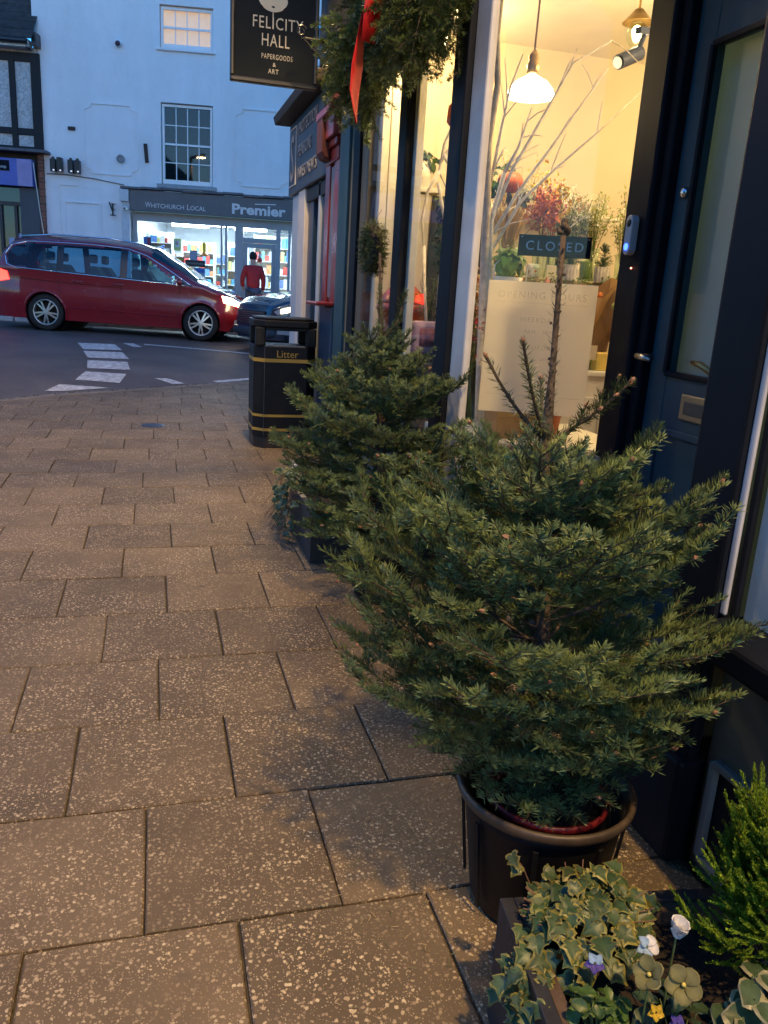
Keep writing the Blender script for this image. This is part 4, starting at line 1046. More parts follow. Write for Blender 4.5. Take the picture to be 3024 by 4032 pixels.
p2 = thing('reflected_lamp', 'small lit glass bulb lamp below a metal cap, top right of the shop window', 'lamp', (2.43, 4.2, 2.75))  # lit lamp built indoors in place of a street lamp's reflection
MB().lathe([(.02, .12), (.075, .06), (.08, .055), (.02, .09)], n=18).build('cap', MAT['brass'], p2, smooth=True)
MB().tube([(0, 0, .11), (0, 0, .25)], .006).build('stem', MAT['brass'], p2)
MB().lathe([(.03, .06), (.055, .02), (.05, -.02), (.03, -.05), (0, -.055)], n=16).build('glass', MAT['vase'], p2, smooth=True)
MB().ball((0, 0, .02), .024).build('bulb', MAT['bulb_on'], p2, smooth=True)
point('lamp_glow', (0, 0, -.09), 1.6, WARM, .05, p2)
p3 = thing('track_spotlight', 'blue grey track spotlight and rail at the top right of the shop window', 'spotlight', (2.30, 4.05, 2.585))
MB().bar((.05, 0, .14), (.62, .28, .24), .035, .03).build('rail', cmat('blue_grey_metal', (.025, .04, .10), .5), p3)
MB().tube([(.10, .02, .13), (.07, .01, .05)], .012, 8).build('bracket', cmat('blue_grey_metal', (.025, .04, .10), .5), p3)
MB().tube([(-.05, -.02, -.02), (.09, .03, .05)], .036, 16).build('can', cmat('blue_grey_metal', (.025, .04, .10), .5), p3)
MB().tube([(-.053, -.021, -.0215), (-.056, -.022, -.023)], .028, 16).build('lens', MAT['lens'], p3)
for k_, (x, y, z, pw, lab) in enumerate(((3.7, 4.4, 2.72, 4.6, 'lit ceiling globe deep inside the florist, behind the door post'), (3.3, 2.7, 2.72, 4.2, 'lit ceiling globe above the florist till, hidden by the door'), (1.62, 5.02, 2.80, 3.4, 'lit ceiling globe above the front window display, behind the garland'), (2.75, 3.55, 2.80, 1.0, 'lit ceiling globe over the return window, just above the frame'))):
    t = thing('fill_globe', lab, 'lamp', (x, y, z), group='ceiling globes in the florist')  # unseen fill lamps added to brighten the florist room
    MB().lathe([(.05, .20 if z < 2.75 else .16), (.05, .185), (.012, .18), (.012, .07)], n=12).build('rose', MAT['brass'], t)
    MB().ball((0, 0, .04), .06, 12, 8).build('globe', MAT['bulb_on'], t, smooth=True)
    point('fill_light', (0, 0, -.06), pw, WARM, .06, t)

# ---- closed sign and opening hours
cs = thing('closed_sign', 'dark slate sign reading CLOSED hanging in the return window', 'sign', rp(.315, .055, 1.583), R(-23))
MB().box(-.155, .155, 0, .006, 0, .088).build('board', MAT['chalk'], cs, bevel=.001)
text('lettering', 'CLOSED', .054, MAT['chalkw'], cs, frame4((0, -.001, .026), (1, 0, 0), (0, 0, 1)), .0006, 'CENTER', spacing=1.35)
MB().tube([(-.13, .003, .088), (.015, .003, .26), (.135, .003, .088)], .0014, 5).build('string', MAT['twig'], cs)
MB().lathe([(.018, -.002), (.014, -.008), (0, -.012)], (.015, 0, .265), 12, 'y').build('suction_hook', MAT['vase'], cs, smooth=True)
for x in (-.142, .142): MB().ball((x, -.001, .078), .004, 6, 4).build('rivet', MAT['steel'], cs)
oh = thing('opening_hours_poster', 'large cream opening hours poster in the return window', 'poster', rp(.285, .05, .90), R(-23))
MB().box(-.235, .235, 0, .003, 0, .575).build('sheet', MAT['paper'], oh)
for tx, z, s in (('OPENING HOURS', .505, .042), ('WEEKDAYS', .405, .030), ('9AM - 5PM', .355, .024), ('SATURDAY', .285, .028), ('9AM - 4PM', .235, .024), ('SUNDAY', .165, .028), ('CLOSED', .12, .024)):
    text('lettering', tx, s, MAT['faint'], oh, frame4((0, -.0008, z), (1, 0, 0), (0, 0, 1)), .0003, 'CENTER', spacing=1.2)
for z in (.485, .08): MB().box(-.21, .21, -.0009, -.0001, z, z + .0015).build('rule', MAT['faint'], oh)
# doorbell
db = thing('video_doorbell', 'silver video doorbell with blue lit button on the navy door post', 'doorbell', (1.903, 3.105, 1.60))
m = MB(); m.prism([(.026 * math.cos(a) * 1.0, (.052 if math.sin(a) >= 0 else -.052) + .026 * math.sin(a)) for a in [2 * PI * i / 24 for i in range(24)]], 0, -.032, lambda a, b, h: (h, a, b + .078))
m.build('case', cmat('silver_plastic', (.42, .42, .43), .35), db, bevel=.004)
MB().lathe([(.016, -.0325), (.012, -.036), (0, -.0365)], (0, 0, .125), 16, 'x').build('lens', MAT['black'], db, smooth=True)
MB().lathe([(.014, -.0325), (.014, -.0345), (0, -.0345)], (0, 0, .032), 16, 'x').build('button', MAT['led_blue'], db)
MB().ball((-.002, -.01, -.05), .004, 6, 4).build('red_led', MAT['led_red'], db)

# ---- hanging sign and its neighbour bracket
hsn = thing('hanging_sign', 'dark hanging sign with pale flower emblem and gold rimmed frame', 'sign', (.83, 6.2, 2.735))
MB().box(-.275, .275, -.012, .012, .02, .78).build('board', cmat('charcoal_green_board', (.011, .014, .014), .6, spec=.15), hsn)
MB().box(-.30, .30, -.028, .028, -.012, .022).box(-.30, -.272, -.028, .028, .022, .80).box(.272, .30, -.028, .028, .022, .80).box(-.272, .272, -.028, .028, .76, .80).build('frame', cmat('sign_frame', (.014, .014, .012), .35), hsn, bevel=.008)
sgt = lambda x, z: frame4((x, -.0135, z), (1, 0, 0), (0, 0, 1))
text('lettering', 'FELICITY', .105, MAT['signw'], hsn, sgt(-.150, .335), .001, spacing=1.12, fit=.342)
text('lettering', 'HALL', .11, MAT['signw'], hsn, sgt(-.088, .228), .001, spacing=1.12, fit=.19)
text('lettering', 'PAPERGOODS', .045, MAT['signw'], hsn, sgt(-.088, .150), .001, spacing=1.25, fit=.212)
text('lettering', '&', .036, MAT['signw'], hsn, sgt(-.012, .105), .001)
text('lettering', 'ART', .042, MAT['signw'], hsn, sgt(-.042, .060), .001, spacing=1.1, fit=.072)
def petal2(cx, cz, rx, rz_, rot):
    return [(cx + rx * math.cos(a) * math.cos(rot) - rz_ * math.sin(a) * math.sin(rot), cz + rx * math.cos(a) * math.sin(rot) + rz_ * math.sin(a) * math.cos(rot)) for a in [2 * PI * i / 20 for i in range(20)]]
for i, (cx_, cz_, rx, rz_, ro) in enumerate(((-.015, .535, .05, .062, 0), (-.068, .495, .05, .034, -.6), (.038, .495, .05, .034, .6), (-.04, .455, .045, .014, -.25), (.012, .455, .045, .014, .25))):
    MB().prism(petal2(cx_, cz_, rx, rz_, ro), -.0125 - .0006 * (i + 1), -.0120, lambda a, b, h: (a, h, b)).build('emblem_petal', MAT['signw'], hsn)
MB().box(-.018, -.012, -.0150, -.0120, .335, .455).build('emblem_stem', MAT['signw'], hsn)
MB().bar((-.3, 0, .84), (.56, 0, .84), .025, .02).tube([(.2, 0, .80), (.2, 0, .84)], .006).tube([(-.2, 0, .80), (-.2, 0, .84)], .006).build('hanging_arm', MAT['black'], hsn)
br = thing('iron_bracket', 'black wrought iron scroll bracket between the hanging sign and the garland', 'bracket', (1.36, 5.75, 2.88))
MB().tube([(0, 0, 0.04), (-.42, 0, .045)], .010, 8).build('arm', MAT['black'], br)
MB().tube([(0, 0, -.28), (-.14, 0, -.18), (-.40, 0, .04)], .008, 8).build('brace', MAT['black'], br)
def scroll(cx_, cz_, r0, turns, s=1):
    return [(cx_ + s * r0 * (1 - .72 * i / 26) * math.cos(turns * 2 * PI * i / 26 + .5), 0, cz_ + r0 * (1 - .72 * i / 26) * math.sin(turns * 2 * PI * i / 26 + .5)) for i in range(27)]
MB().tube(scroll(-.11, -.07, .055, 1.6), .006, 6).build('scroll', MAT['black'], br)
MB().tube(scroll(-.26, .0, .03, 1.4, -1), .005, 6).build('scroll', MAT['black'], br)
MB().tube(scroll(-.42, .085, .035, 1.4), .005, 6).build('scroll', MAT['black'], br)

# ---- exterior lantern on the wall above the pavement: the warm light on the slabs
lt = thing('wall_lantern', 'warm lit wall lantern high on the wall above the near end of the pavement', 'lantern', (1.46, -1.6, 6.2))
MB().tube([(0, 0, 0), (-.25, 0, .12), (-.56, 0, .10), (-.58, 0, -.02)], .014, 8).build('arm', MAT['black'], lt)
MB().lathe([(.02, .0), (.13, -.07), (.14, -.08), (.02, -.03)], (-.58, 0, 0), 18).build('hood', MAT['black'], lt, smooth=True)
MB().ball((-.58, 0, -.10), .045, 12, 8).build('bulb', MAT['bulb_on'], lt, smooth=True)
point('lantern_light', (-.58, 0, -.20), 370, (1.0, .63, .25), .07, lt, 146)
l2 = thing('wall_lantern', 'warm lit wall lantern above the red shop, farther along the wall', 'lantern', (1.46, 6.2, 4.5))
for c_ in list(lt.children):
    if c_.type == 'MESH':
        n_ = c_.copy(); COL.objects.link(n_); n_.parent = l2
point('lantern_light', (-.58, 0, -.20), 75, (1.0, .63, .25), .07, l2, 140)
sl = thing('street_lamp', 'tall street lamp on the left pavement edge with a warm lit head', 'street lamp', (-3.3, 8.0, 0))
MB().lathe([(.09, 0), (.09, .8), (.055, .85), (.045, 5.6), (.03, 5.62)], n=16).build('column', MAT['black'], sl, smooth=True)
MB().bar((0, 0, 5.6), (.5, 0, 5.72), .16, .08).build('lamp_head', MAT['black'], sl, bevel=.02)
MB().box(.2, .52, -.06, .06, 5.60, 5.63).build('diffuser', MAT['bulb_on'], sl)
point('street_light', (.36, 0, 5.5), 60, (1.0, .68, .36), .12, sl, 140)
# ------------------------------------------------------------------ firs
def unit(a): return a / np.maximum(np.linalg.norm(a, axis=-1, keepdims=True), 1e-9)

def needles(polys, rng, dens, L, width, greens, alpha=(48, 76), spread=70, tipk=.6, bright=1.0):
    """polys: list of (k,3) shoot polylines -> quads of flat pointed needles with colours"""
    P, A, T, H = [], [], [], []
    for pl_ in polys:
        pl_ = np.asarray(pl_, float)
        sh = rng.uniform(.75, 1.2)
        tot = sum(np.linalg.norm(b - a) for a, b in zip(pl_[:-1], pl_[1:])); acc = 0
        for a, b in zip(pl_[:-1], pl_[1:]):
            l = np.linalg.norm(b - a); n = max(2, int(l * dens))
            t = rng.rand(n)
            P.append(a + (b - a) * t[:, None]); A.append(np.repeat(((b - a) / max(l, 1e-9))[None], n, 0)); T.append((acc + t * l) / max(tot, 1e-9)); H.append(np.full(n, sh)); acc += l
    if not P: return None
    P = np.concatenate(P); A = np.concatenate(A); T = np.concatenate(T); H = np.concatenate(H); n = len(P)
    up = np.array([0, 0, 1.0])
    b = unit(np.cross(A, up) + 1e-4); c = unit(np.cross(b, A))
    phi = np.radians(rng.normal(0, spread, n) if spread > 61 else np.where(rng.rand(n) < .5, -1, 1) * rng.normal(58, 30, n)); al = np.radians(rng.uniform(*alpha, n)) * (1 - .35 * np.clip((T - .85) / .15, 0, 1))
    rad = c * np.cos(phi)[:, None] + b * np.sin(phi)[:, None]
    d = unit(A * np.cos(al)[:, None] + rad * np.sin(al)[:, None])
    ln = L * rng.uniform(.7, 1.12, n) * (1 - (1 - tipk) * np.clip((T - .8) / .2, 0, 1))
    w = unit(np.cross(d, rad) + 1e-5 * rng.normal(size=(n, 3))) * (width * rng.uniform(.8, 1.2, n))[:, None] / 2
    bend = -rad * (ln * rng.uniform(-.05, .12, n))[:, None]
    mid = P + d * (ln * .55)[:, None]; tip = P + d * ln[:, None] + bend
    V = np.stack([P, mid - w, tip, mid + w], 1).reshape(-1, 3)
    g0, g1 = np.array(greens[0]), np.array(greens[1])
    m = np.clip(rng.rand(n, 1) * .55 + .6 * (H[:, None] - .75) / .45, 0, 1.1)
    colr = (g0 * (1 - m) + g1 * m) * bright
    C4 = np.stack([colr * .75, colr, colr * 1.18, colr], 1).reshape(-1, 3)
    return V, np.arange(4 * n).reshape(-1, 4), C4

def rot_about(v, ax, ang):
    ax = ax / np.linalg.norm(ax)
    return v * math.cos(ang) + np.cross(ax, v) * math.sin(ang) + ax * np.dot(ax, v) * (1 - math.cos(ang))

def fir_branch(rng, o, az, el, L, curl=12, side=.55, nside=9, stop=None):
    """main axis, side shoots, second-order shoots (all polylines)"""
    o = np.asarray(o, float); K = 7; pts = [o]; p = o.copy()
    for i in range(K):
        e_ = math.radians(el + curl * (i / (K - 1)) ** 1.5 + rng.normal(0, 2.5)); a_ = az + math.radians(rng.normal(0, 2.5))
        st = np.array([math.cos(e_) * math.cos(a_), math.cos(e_) * math.sin(a_), math.sin(e_)])
        q_ = p + st * L / K
        if stop and stop(q_): break
        p = q_; pts.append(p)
    pts = np.array(pts)
    if len(pts) < 3: return None
    shoots = []; wood = [(pts, .0028 + .0032 * L)]
    Lr = np.linalg.norm(pts[-1] - pts[0])
    shoots.append(pts[max(1, int(len(pts) * .25)):])
    def at(t):
        f = t * (len(pts) - 1); i = min(int(f), len(pts) - 2); return pts[i] + (pts[i + 1] - pts[i]) * (f - i), unit(pts[i + 1] - pts[i])
    s = 1
    for t in np.linspace(.20, .96, nside):
        for s in (1, -1):
            if rng.rand() < .12: continue
            b0, ax = at(min(1, max(.1, t + rng.normal(0, .02))))
            sv = np.cross(ax, [0, 0, 1.0]); sv = sv / max(np.linalg.norm(sv), 1e-6); upv = np.cross(sv, ax)
            ls = (side * Lr * (1 - t) ** .65 + .05) * rng.uniform(.75, 1.2)
            d0 = rot_about(ax, upv, -s * math.radians(rng.normal(50, 7))); d0 = d0 + np.array([0, 0, rng.normal(.16, .16)]); d0 /= np.linalg.norm(d0)
            d1 = unit(d0 * .75 + ax * .35 + np.array([0, 0, .08]))
            m1 = b0 + d0 * ls * .5; e1 = m1 + d1 * ls * .5
            if stop and stop(e1):
                continue
            sp = np.array([b0, m1, e1]); shoots.append(sp); wood.append((sp, .0022))
            if ls > .13:
                for t2 in ((.5,) if ls < .2 else (.38, .68)):
                    for s2 in (1, -1):
                        if rng.rand() < .15: continue
                        bb = b0 + (m1 - b0) * min(1, t2 * 2) + (e1 - m1) * max(0, t2 * 2 - 1)
                        dd = rot_about(d0, upv, s2 * math.radians(rng.normal(45, 8))) + np.array([0, 0, rng.normal(.04, .12)])
                        dd /= np.linalg.norm(dd); l2 = (.42 * ls * (1 - t2) + .035) * rng.uniform(.8, 1.2)
                        ee = bb + dd * l2
                        if stop and stop(ee): continue
                        shoots.append(np.array([bb, ee])); wood.append((np.array([bb, ee]), .0014))
    return pts, shoots, wood

def make_branch(parent, rng, spec, dens, L, width, greens, bname='branch', buds=None, bright=1.0, spread=70, **W_):
    r = fir_branch(rng, **spec)
    if r is None: return None
    pts, shoots, wood = r
    m = MB()
    for pl_, rad in wood:
        k = len(pl_); m.tube(pl_, [rad * (1 - .6 * i / (k - 1)) for i in range(k)], 4)
    b = m.build(bname, MAT['bark'], parent, world_=True)
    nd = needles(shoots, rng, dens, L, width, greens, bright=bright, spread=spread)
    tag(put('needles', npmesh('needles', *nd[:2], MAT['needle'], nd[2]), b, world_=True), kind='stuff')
    if buds is not None:
        for s in shoots:
            if rng.rand() < .07: buds.append((s[-1], unit(s[-1] - s[-2])))
    return b

def in_wall(p):
    x, y, z = p
    if x > 2.0: return True
    if y > 3.40: return x > 1.275
    if 1.74 < y <= 3.36: return (x - 1.36) * .39 + (y - 3.42) * .92 > -.03 or x > 1.93
    return x > (1.24 if z > .72 or z < .6 else 1.17)

def trunk(parent, pts, rad):
    MB().tube(pts, rad, 10).build('trunk', MAT['bark'], parent, smooth=True, world_=True)

def bud_mesh(parent, buds, r0=.0042):
    m = MB()
    for p, d in buds:
        p = Vector(p); d = Vector(d)
        m.tube([p - d * .002, p + d * r0 * 1.2, p + d * r0 * 2.6], [r0, r0 * 1.15, r0 * .2], 5)
    tag(m.build('terminal_bud', MAT['bud'], parent, world_=True), kind='stuff')

G1 = ((.036, .075, .036), (.195, .255, .090))
G2 = ((.034, .068, .034), (.165, .220, .080))

G_SHADED = ((.02, .04, .018), (.075, .11, .034))  # darker greens: the leader's shaded side put into the needle colour
# tree in the foreground
t1 = thing('fir_tree', 'nearest potted fir with a bare leader in front of the opening hours poster', 'fir tree', (.86, 1.49, .06), group='potted Christmas firs')
rng = np.random.RandomState(11)
trunk(t1, [(.865, 1.47, .07), (.86, 1.50, .35), (.845, 1.56, .75), (.830, 1.60, 1.06), (.828, 1.60, 1.12), (.826, 1.60, 1.25), (.820, 1.60, 1.40), (.816, 1.60, 1.535)], [.024, .021, .017, .0130, .0130, .0072, .0058, .0056])
m = MB()   # knobbly bud cluster on the bare leader
for i in range(9):
    a = i * 2.4; m.ball((.816 + .009 * math.cos(a), 1.60 + .009 * math.sin(a), 1.538 + .004 * (i % 4)), .0065, 7, 5)
m.ball((.816, 1.60, 1.556), .008, 7, 5, sz=1.3)
m.build('leader_bud_cluster', MAT['bark'], t1, smooth=True, world_=True)
m = MB()
for i in range(16):
    z = 1.13 + i * .025; a = i * 2.4
    m.ball((.826 - .010 * (z - 1.13) / .4 + .0095 * math.cos(a), 1.60 + .0095 * math.sin(a), z), .0035, 5, 4)
m.build('leader_knots', MAT['bark'], t1, world_=True)
buds1 = []
WH = ((.36, .24, 7, -4, 14, .30), (.41, .40, 7, 5, 18, .50), (.47, .50, 8, 10, 20, .34), (.54, .51, 8, 14, 20, .22), (.62, .50, 7, 19, 20, .10), (.70, .43, 7, 24, 20, 0), (.78, .36, 6, 28, 20, 0), (.86, .29, 6, 33, 18, 0), (.94, .21, 4, 40, 16, 0))
for wi, (z, L_, n, el, curl, kf) in enumerate(WH):
    off = rng.rand() * 6.28
    for i in range(n):
        az = off + 2 * PI * i / n + rng.normal(0, .12)
        f = min(1, max(0, (z - .07) / .99)); bx = .865 - .035 * f; by = 1.47 + .13 * f
        lk = 1 - kf * max(0, math.cos(az - math.atan2(-1.5, -.3)))   # lower boughs on the kerb side were trimmed clear of the pot
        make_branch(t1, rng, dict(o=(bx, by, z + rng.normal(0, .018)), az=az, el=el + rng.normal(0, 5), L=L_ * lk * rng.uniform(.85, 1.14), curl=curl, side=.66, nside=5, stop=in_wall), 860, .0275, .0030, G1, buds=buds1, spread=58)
# sparse upturned shoots at the leader's foot
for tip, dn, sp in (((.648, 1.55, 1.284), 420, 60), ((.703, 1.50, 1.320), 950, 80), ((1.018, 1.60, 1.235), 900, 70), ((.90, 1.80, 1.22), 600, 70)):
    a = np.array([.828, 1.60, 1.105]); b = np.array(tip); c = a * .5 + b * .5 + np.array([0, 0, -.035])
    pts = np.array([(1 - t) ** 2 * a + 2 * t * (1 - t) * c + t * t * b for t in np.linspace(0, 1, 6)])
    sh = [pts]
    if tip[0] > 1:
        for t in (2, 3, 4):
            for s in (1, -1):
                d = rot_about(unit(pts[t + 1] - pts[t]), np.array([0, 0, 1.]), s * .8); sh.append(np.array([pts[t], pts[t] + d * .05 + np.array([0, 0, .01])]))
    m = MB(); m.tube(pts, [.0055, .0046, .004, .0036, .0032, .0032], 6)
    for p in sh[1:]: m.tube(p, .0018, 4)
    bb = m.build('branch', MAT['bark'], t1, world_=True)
    nd = needles(sh, rng, dn, .025, .0030, G_SHADED, spread=400)
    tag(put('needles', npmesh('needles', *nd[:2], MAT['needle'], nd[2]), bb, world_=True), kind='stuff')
    buds1 += [(s[-1], unit(s[-1] - s[-2])) for s in sh] * 1
ld = needles([np.array([(.828, 1.60, 1.13), (.820, 1.60, 1.40), (.817, 1.60, 1.50)])], rng, 230, .032, .0030, G_SHADED, alpha=(42, 66), spread=400)
tag(put('leader_needles', npmesh('leader_needles', *ld[:2], MAT['needle'], ld[2]), t1, world_=True), kind='stuff')
bud_mesh(t1, buds1)
MB().lathe([(.10, .06), (.135, .285), (.142, .29), (.142, .305), (.134, .305), (.128, .27), (0, .268)], (.865, 1.47, 0), 32).build('inner_pot', MAT['redpot'], t1, smooth=True, world_=True)
MB().lathe([(.1285, .272), (.06, .280), (0, .277)], (.865, 1.47, 0), 24).build('compost', MAT['soil'], t1, smooth=True, world_=True)

# tree behind it
t2 = thing('fir_tree', 'second potted fir farther back, between the litter bin and the black shop pillar', 'fir tree', (1.0, 3.50, .06), group='potted Christmas firs')
rng = np.random.RandomState(29)
trunk(t2, [(1.02, 3.48, .07), (1.0, 3.49, .5), (.975, 3.50, 1.0), (.962, 3.50, 1.2), (.945, 3.50, 1.42), (.936, 3.50, 1.555)], [.026, .022, .016, .010, .0062, .0055])
buds2 = []
WH = ((.36, .38, 7, -4, 8), (.44, .47, 8, 2, 12), (.52, .51, 8, 7, 16), (.61, .53, 8, 11, 18), (.71, .49, 8, 14, 20), (.81, .40, 7, 17, 20), (.90, .32, 7, 21, 22), (.99, .25, 6, 27, 22), (1.08, .19, 5, 36, 20))
for wi, (z, L_, n, el, curl) in enumerate(WH):
    off = rng.rand() * 6.28
    for i in range(n):
        az = off + 2 * PI * i / n + rng.normal(0, .12); f = (z - .07) / 1.13
        make_branch(t2, rng, dict(o=(1.02 - .058 * f, 3.48 + .02 * f, z + rng.normal(0, .02)), az=az, el=el + rng.normal(0, 5), L=L_ * rng.uniform(.8, 1.14), curl=curl, side=.66, nside=5, stop=in_wall), 600, .0295, .0042, G2, buds=buds2, spread=60)
ld = needles([np.array([(.962, 3.50, 1.16), (.945, 3.50, 1.42)]), np.array([(.962, 3.50, 1.18), (1.03, 3.48, 1.28), (1.05, 3.46, 1.40)])], rng, 900, .040, .0040, G2, alpha=(30, 58), spread=400)
tag(put('leader_needles', npmesh('leader_needles', *ld[:2], MAT['needle'], ld[2]), t2, world_=True), kind='stuff')
MB().tube([(.962, 3.50, 1.18), (1.03, 3.48, 1.28), (1.05, 3.46, 1.40)], [.006, .005, .004], 6).build('branch', MAT['bark'], t2, world_=True)
m = MB()
for i in range(7): m.ball((.94 + .009 * math.cos(i * 2.4), 3.50 + .009 * math.sin(i * 2.4), 1.45 + i * .016), .0055, 6, 4)
m.build('leader_knots', MAT['bark'], t2, world_=True)
bud_mesh(t2, buds2, .0052)
MB().lathe([(.10, .06), (.125, .285), (.135, .30), (.125, .30), (0, .268)], (1.02, 3.48, 0), 24).build('inner_pot', MAT['redpot'], t2, smooth=True, world_=True)

# pots
def big_pot(name, label, x, y, s, hs_=1.0):
    t = thing(name, label, 'plant pot', (x, y, 0))
    MB().lathe([(.160 * s, .0), (.170 * s, .02 * hs_), (.205 * s, .262 * hs_), (.214 * s, .285 * hs_), (.200 * s, .285 * hs_), (.162 * s, .03), (0, .03)], n=48).build('body', MAT['pot'], t, smooth=True)
    MB().lathe([(.213 * s, .288 * hs_), (.225 * s, .290 * hs_), (.229 * s, .297 * hs_), (.231 * s, .310 * hs_), (.226 * s, .316 * hs_), (.218 * s, .315 * hs_), (.212 * s, .300 * hs_), (.200 * s, .270 * hs_)], n=56, cap=False).build('rim', MAT['potrim'], t, smooth=True)
    for k in range(8):
        a = k * PI / 4 + .25
        MB().bar((.186 * s * math.cos(a), .186 * s * math.sin(a), .03), (.213 * s * math.cos(a), .213 * s * math.sin(a), .26 * hs_), .012, .006, up=(math.cos(a), math.sin(a), 0)).build('rib', MAT['pot'], t)
    MB().lathe([(.175 * s, .11), (.10, .118), (0, .115)], n=24).build('compost', MAT['soil'], t)
    return t
big_pot('plant_pot', 'large charcoal plastic pot with dusty rim holding the nearest fir', .87, 1.49, .90)
big_pot('plant_pot', 'dark pot with red inner pot holding the farther fir', 1.03, 3.47, .78, 1.0)

# garland of fir boughs over the window
ga = thing('fir_garland', 'thick green fir garland over the florist window with a red ribbon', 'garland', (1.25, 4.6, 2.80))
rng = np.random.RandomState(44)
MB().tube([(1.22, 5.5, 2.86), (1.19, 5.2, 2.84), (1.17, 4.6, 2.82), (1.16, 4.0, 2.82), (1.18, 3.62, 2.84)], .05, 8).build('core_rope', MAT['bark'], ga, world_=True)
GG = ((.035, .07, .028), (.16, .215, .065))
def gstop(p): return p[0] > 1.30
for i in range(120):
    y = 5.02 - 1.36 * ((i + .5) / 120) + rng.normal(0, .03)
    dep = .28 + .07 * math.sin((5.12 - y) * 5.0) + (.08 if y < 4.2 else 0) + (.06 if 4.7 < y < 5.0 else 0)
    az = rng.choice([PI, PI * .6, PI * 1.4, PI * .5, PI * 1.5]) + rng.normal(0, .35)
    make_branch(ga, rng, dict(o=(1.20 + rng.normal(0, .03), y, 2.80 + rng.normal(0, .05)), az=az, el=rng.uniform(-84, -42), L=dep * rng.uniform(.9, 1.35), curl=-14, side=.45, nside=5, stop=gstop), 760, .030, .0046, GG, bname='bough', spread=95)
for i in range(22):
    y = 5.0 - 1.3 * ((i + .5) / 22)
    make_branch(ga, rng, dict(o=(1.18, y, 2.85), az=PI + rng.normal(0, .6), el=rng.uniform(10, 60), L=.26, curl=-10, side=.45, nside=5, stop=gstop), 760, .030, .0046, GG, bname='bough', spread=95)
# ribbon tails
def ribbon(name, path, w, parent, tw=.3):
    v = []; f = []
    for i, (p, wv) in enumerate(path):
        p = Vector(p) + Vector((.07, 0, -.05)); p = Vector((p.x * .906, p.y * .906, 1.4 + (p.z - 1.4) * .906)); wv = Vector(wv).normalized() * w[i] / 2
        v += [p - wv, p + Vector((-.006, 0, .0)), p + wv]
    for i in range(len(path) - 1):
        f += [(3 * i, 3 * i + 1, 3 * i + 4, 3 * i + 3), (3 * i + 1, 3 * i + 2, 3 * i + 5, 3 * i + 4)]
    o = MB().add(v, f).build(name, MAT['ribbon'], parent, smooth=True, world_=True)
    s = o.modifiers.new('thickness', 'SOLIDIFY'); s.thickness = .003
    return o
rb = thing('red_ribbon', 'long red velvet ribbon hanging down the fir garland', 'ribbon', (1.0, 4.3, 2.85))
ribbon('ribbon_tail', [((.96, 4.28, 2.98), (.4, 1, 0)), ((.95, 4.30, 2.82), (.3, 1, 0)), ((.935, 4.34, 2.70), (.5, 1, .1)), ((.925, 4.36, 2.52), (.8, .9, .1)), ((.92, 4.38, 2.40), (.6, 1, 0)), ((.925, 4.36, 2.31), (.4, 1, 0)), ((.93, 4.34, 2.255), (.5, 1, 0))], [.06, .07, .08, .10, .13, .11, .012], rb)
ribbon('ribbon_tail', [((.97, 4.22, 2.98), (.8, .6, 0)), ((.96, 4.20, 2.86), (.9, .5, 0)), ((.955, 4.22, 2.72), (.9, .4, 0)), ((.95, 4.25, 2.60), (.9, .3, 0))], [.08, .10, .09, .07], rb)
m = MB(); m.ball((.935, 3.88, 2.74), .04, 10, 8, sz=.8); m.build('knot', MAT['ribbon'], rb, smooth=True, world_=True)
for s in (1, -1):
    MB().tube([(.935, 3.88, 2.74), (.915, 3.88 + s * .09, 2.80), (.92, 3.88 + s * .15, 2.76), (.93, 3.88 + s * .08, 2.71), (.935, 3.88, 2.735)], [.015, .035, .04, .03, .012], 8).build('bow_loop', MAT['ribbon'], rb, smooth=True, world_=True)

# moss wreath hung on the glass, seen almost edge on
mw = thing('moss_wreath', 'small bushy moss wreath hanging on the florist glass, seen edge on', 'wreath', (1.29, 5.0, 1.64))
rng = np.random.RandomState(3); sh = []
for i in range(950):
    a = rng.rand() * 6.28; b = rng.rand() * 6.28; rr_ = .105 + .033 * math.cos(b); x = .038 * math.sin(b)
    p = np.array([x, rr_ * math.cos(a), rr_ * math.sin(a)]); n_ = np.array([math.sin(b), math.cos(b) * math.cos(a), math.cos(b) * math.sin(a)])
    sh.append(np.array([p, p + (n_ + rng.normal(0, .4, 3)) * .025]))
nd = needles(sh, rng, 900, .012, .0024, ((.020, .040, .014), (.075, .10, .024)), spread=180)
tag(put('moss', npmesh('moss', *nd[:2], MAT['needle'], nd[2]), mw), kind='stuff')
m = MB(); m.tube([(0, .105 * math.cos(a), .105 * math.sin(a)) for a in np.linspace(0, 6.2832, 25)], .036, 8); m.build('ring', MAT['soil'], mw)
MB().tube([(0, 0, .13), (.02, 0, .19), (.045, 0, .23)], .0016, 5).build('string', MAT['twig'], mw)

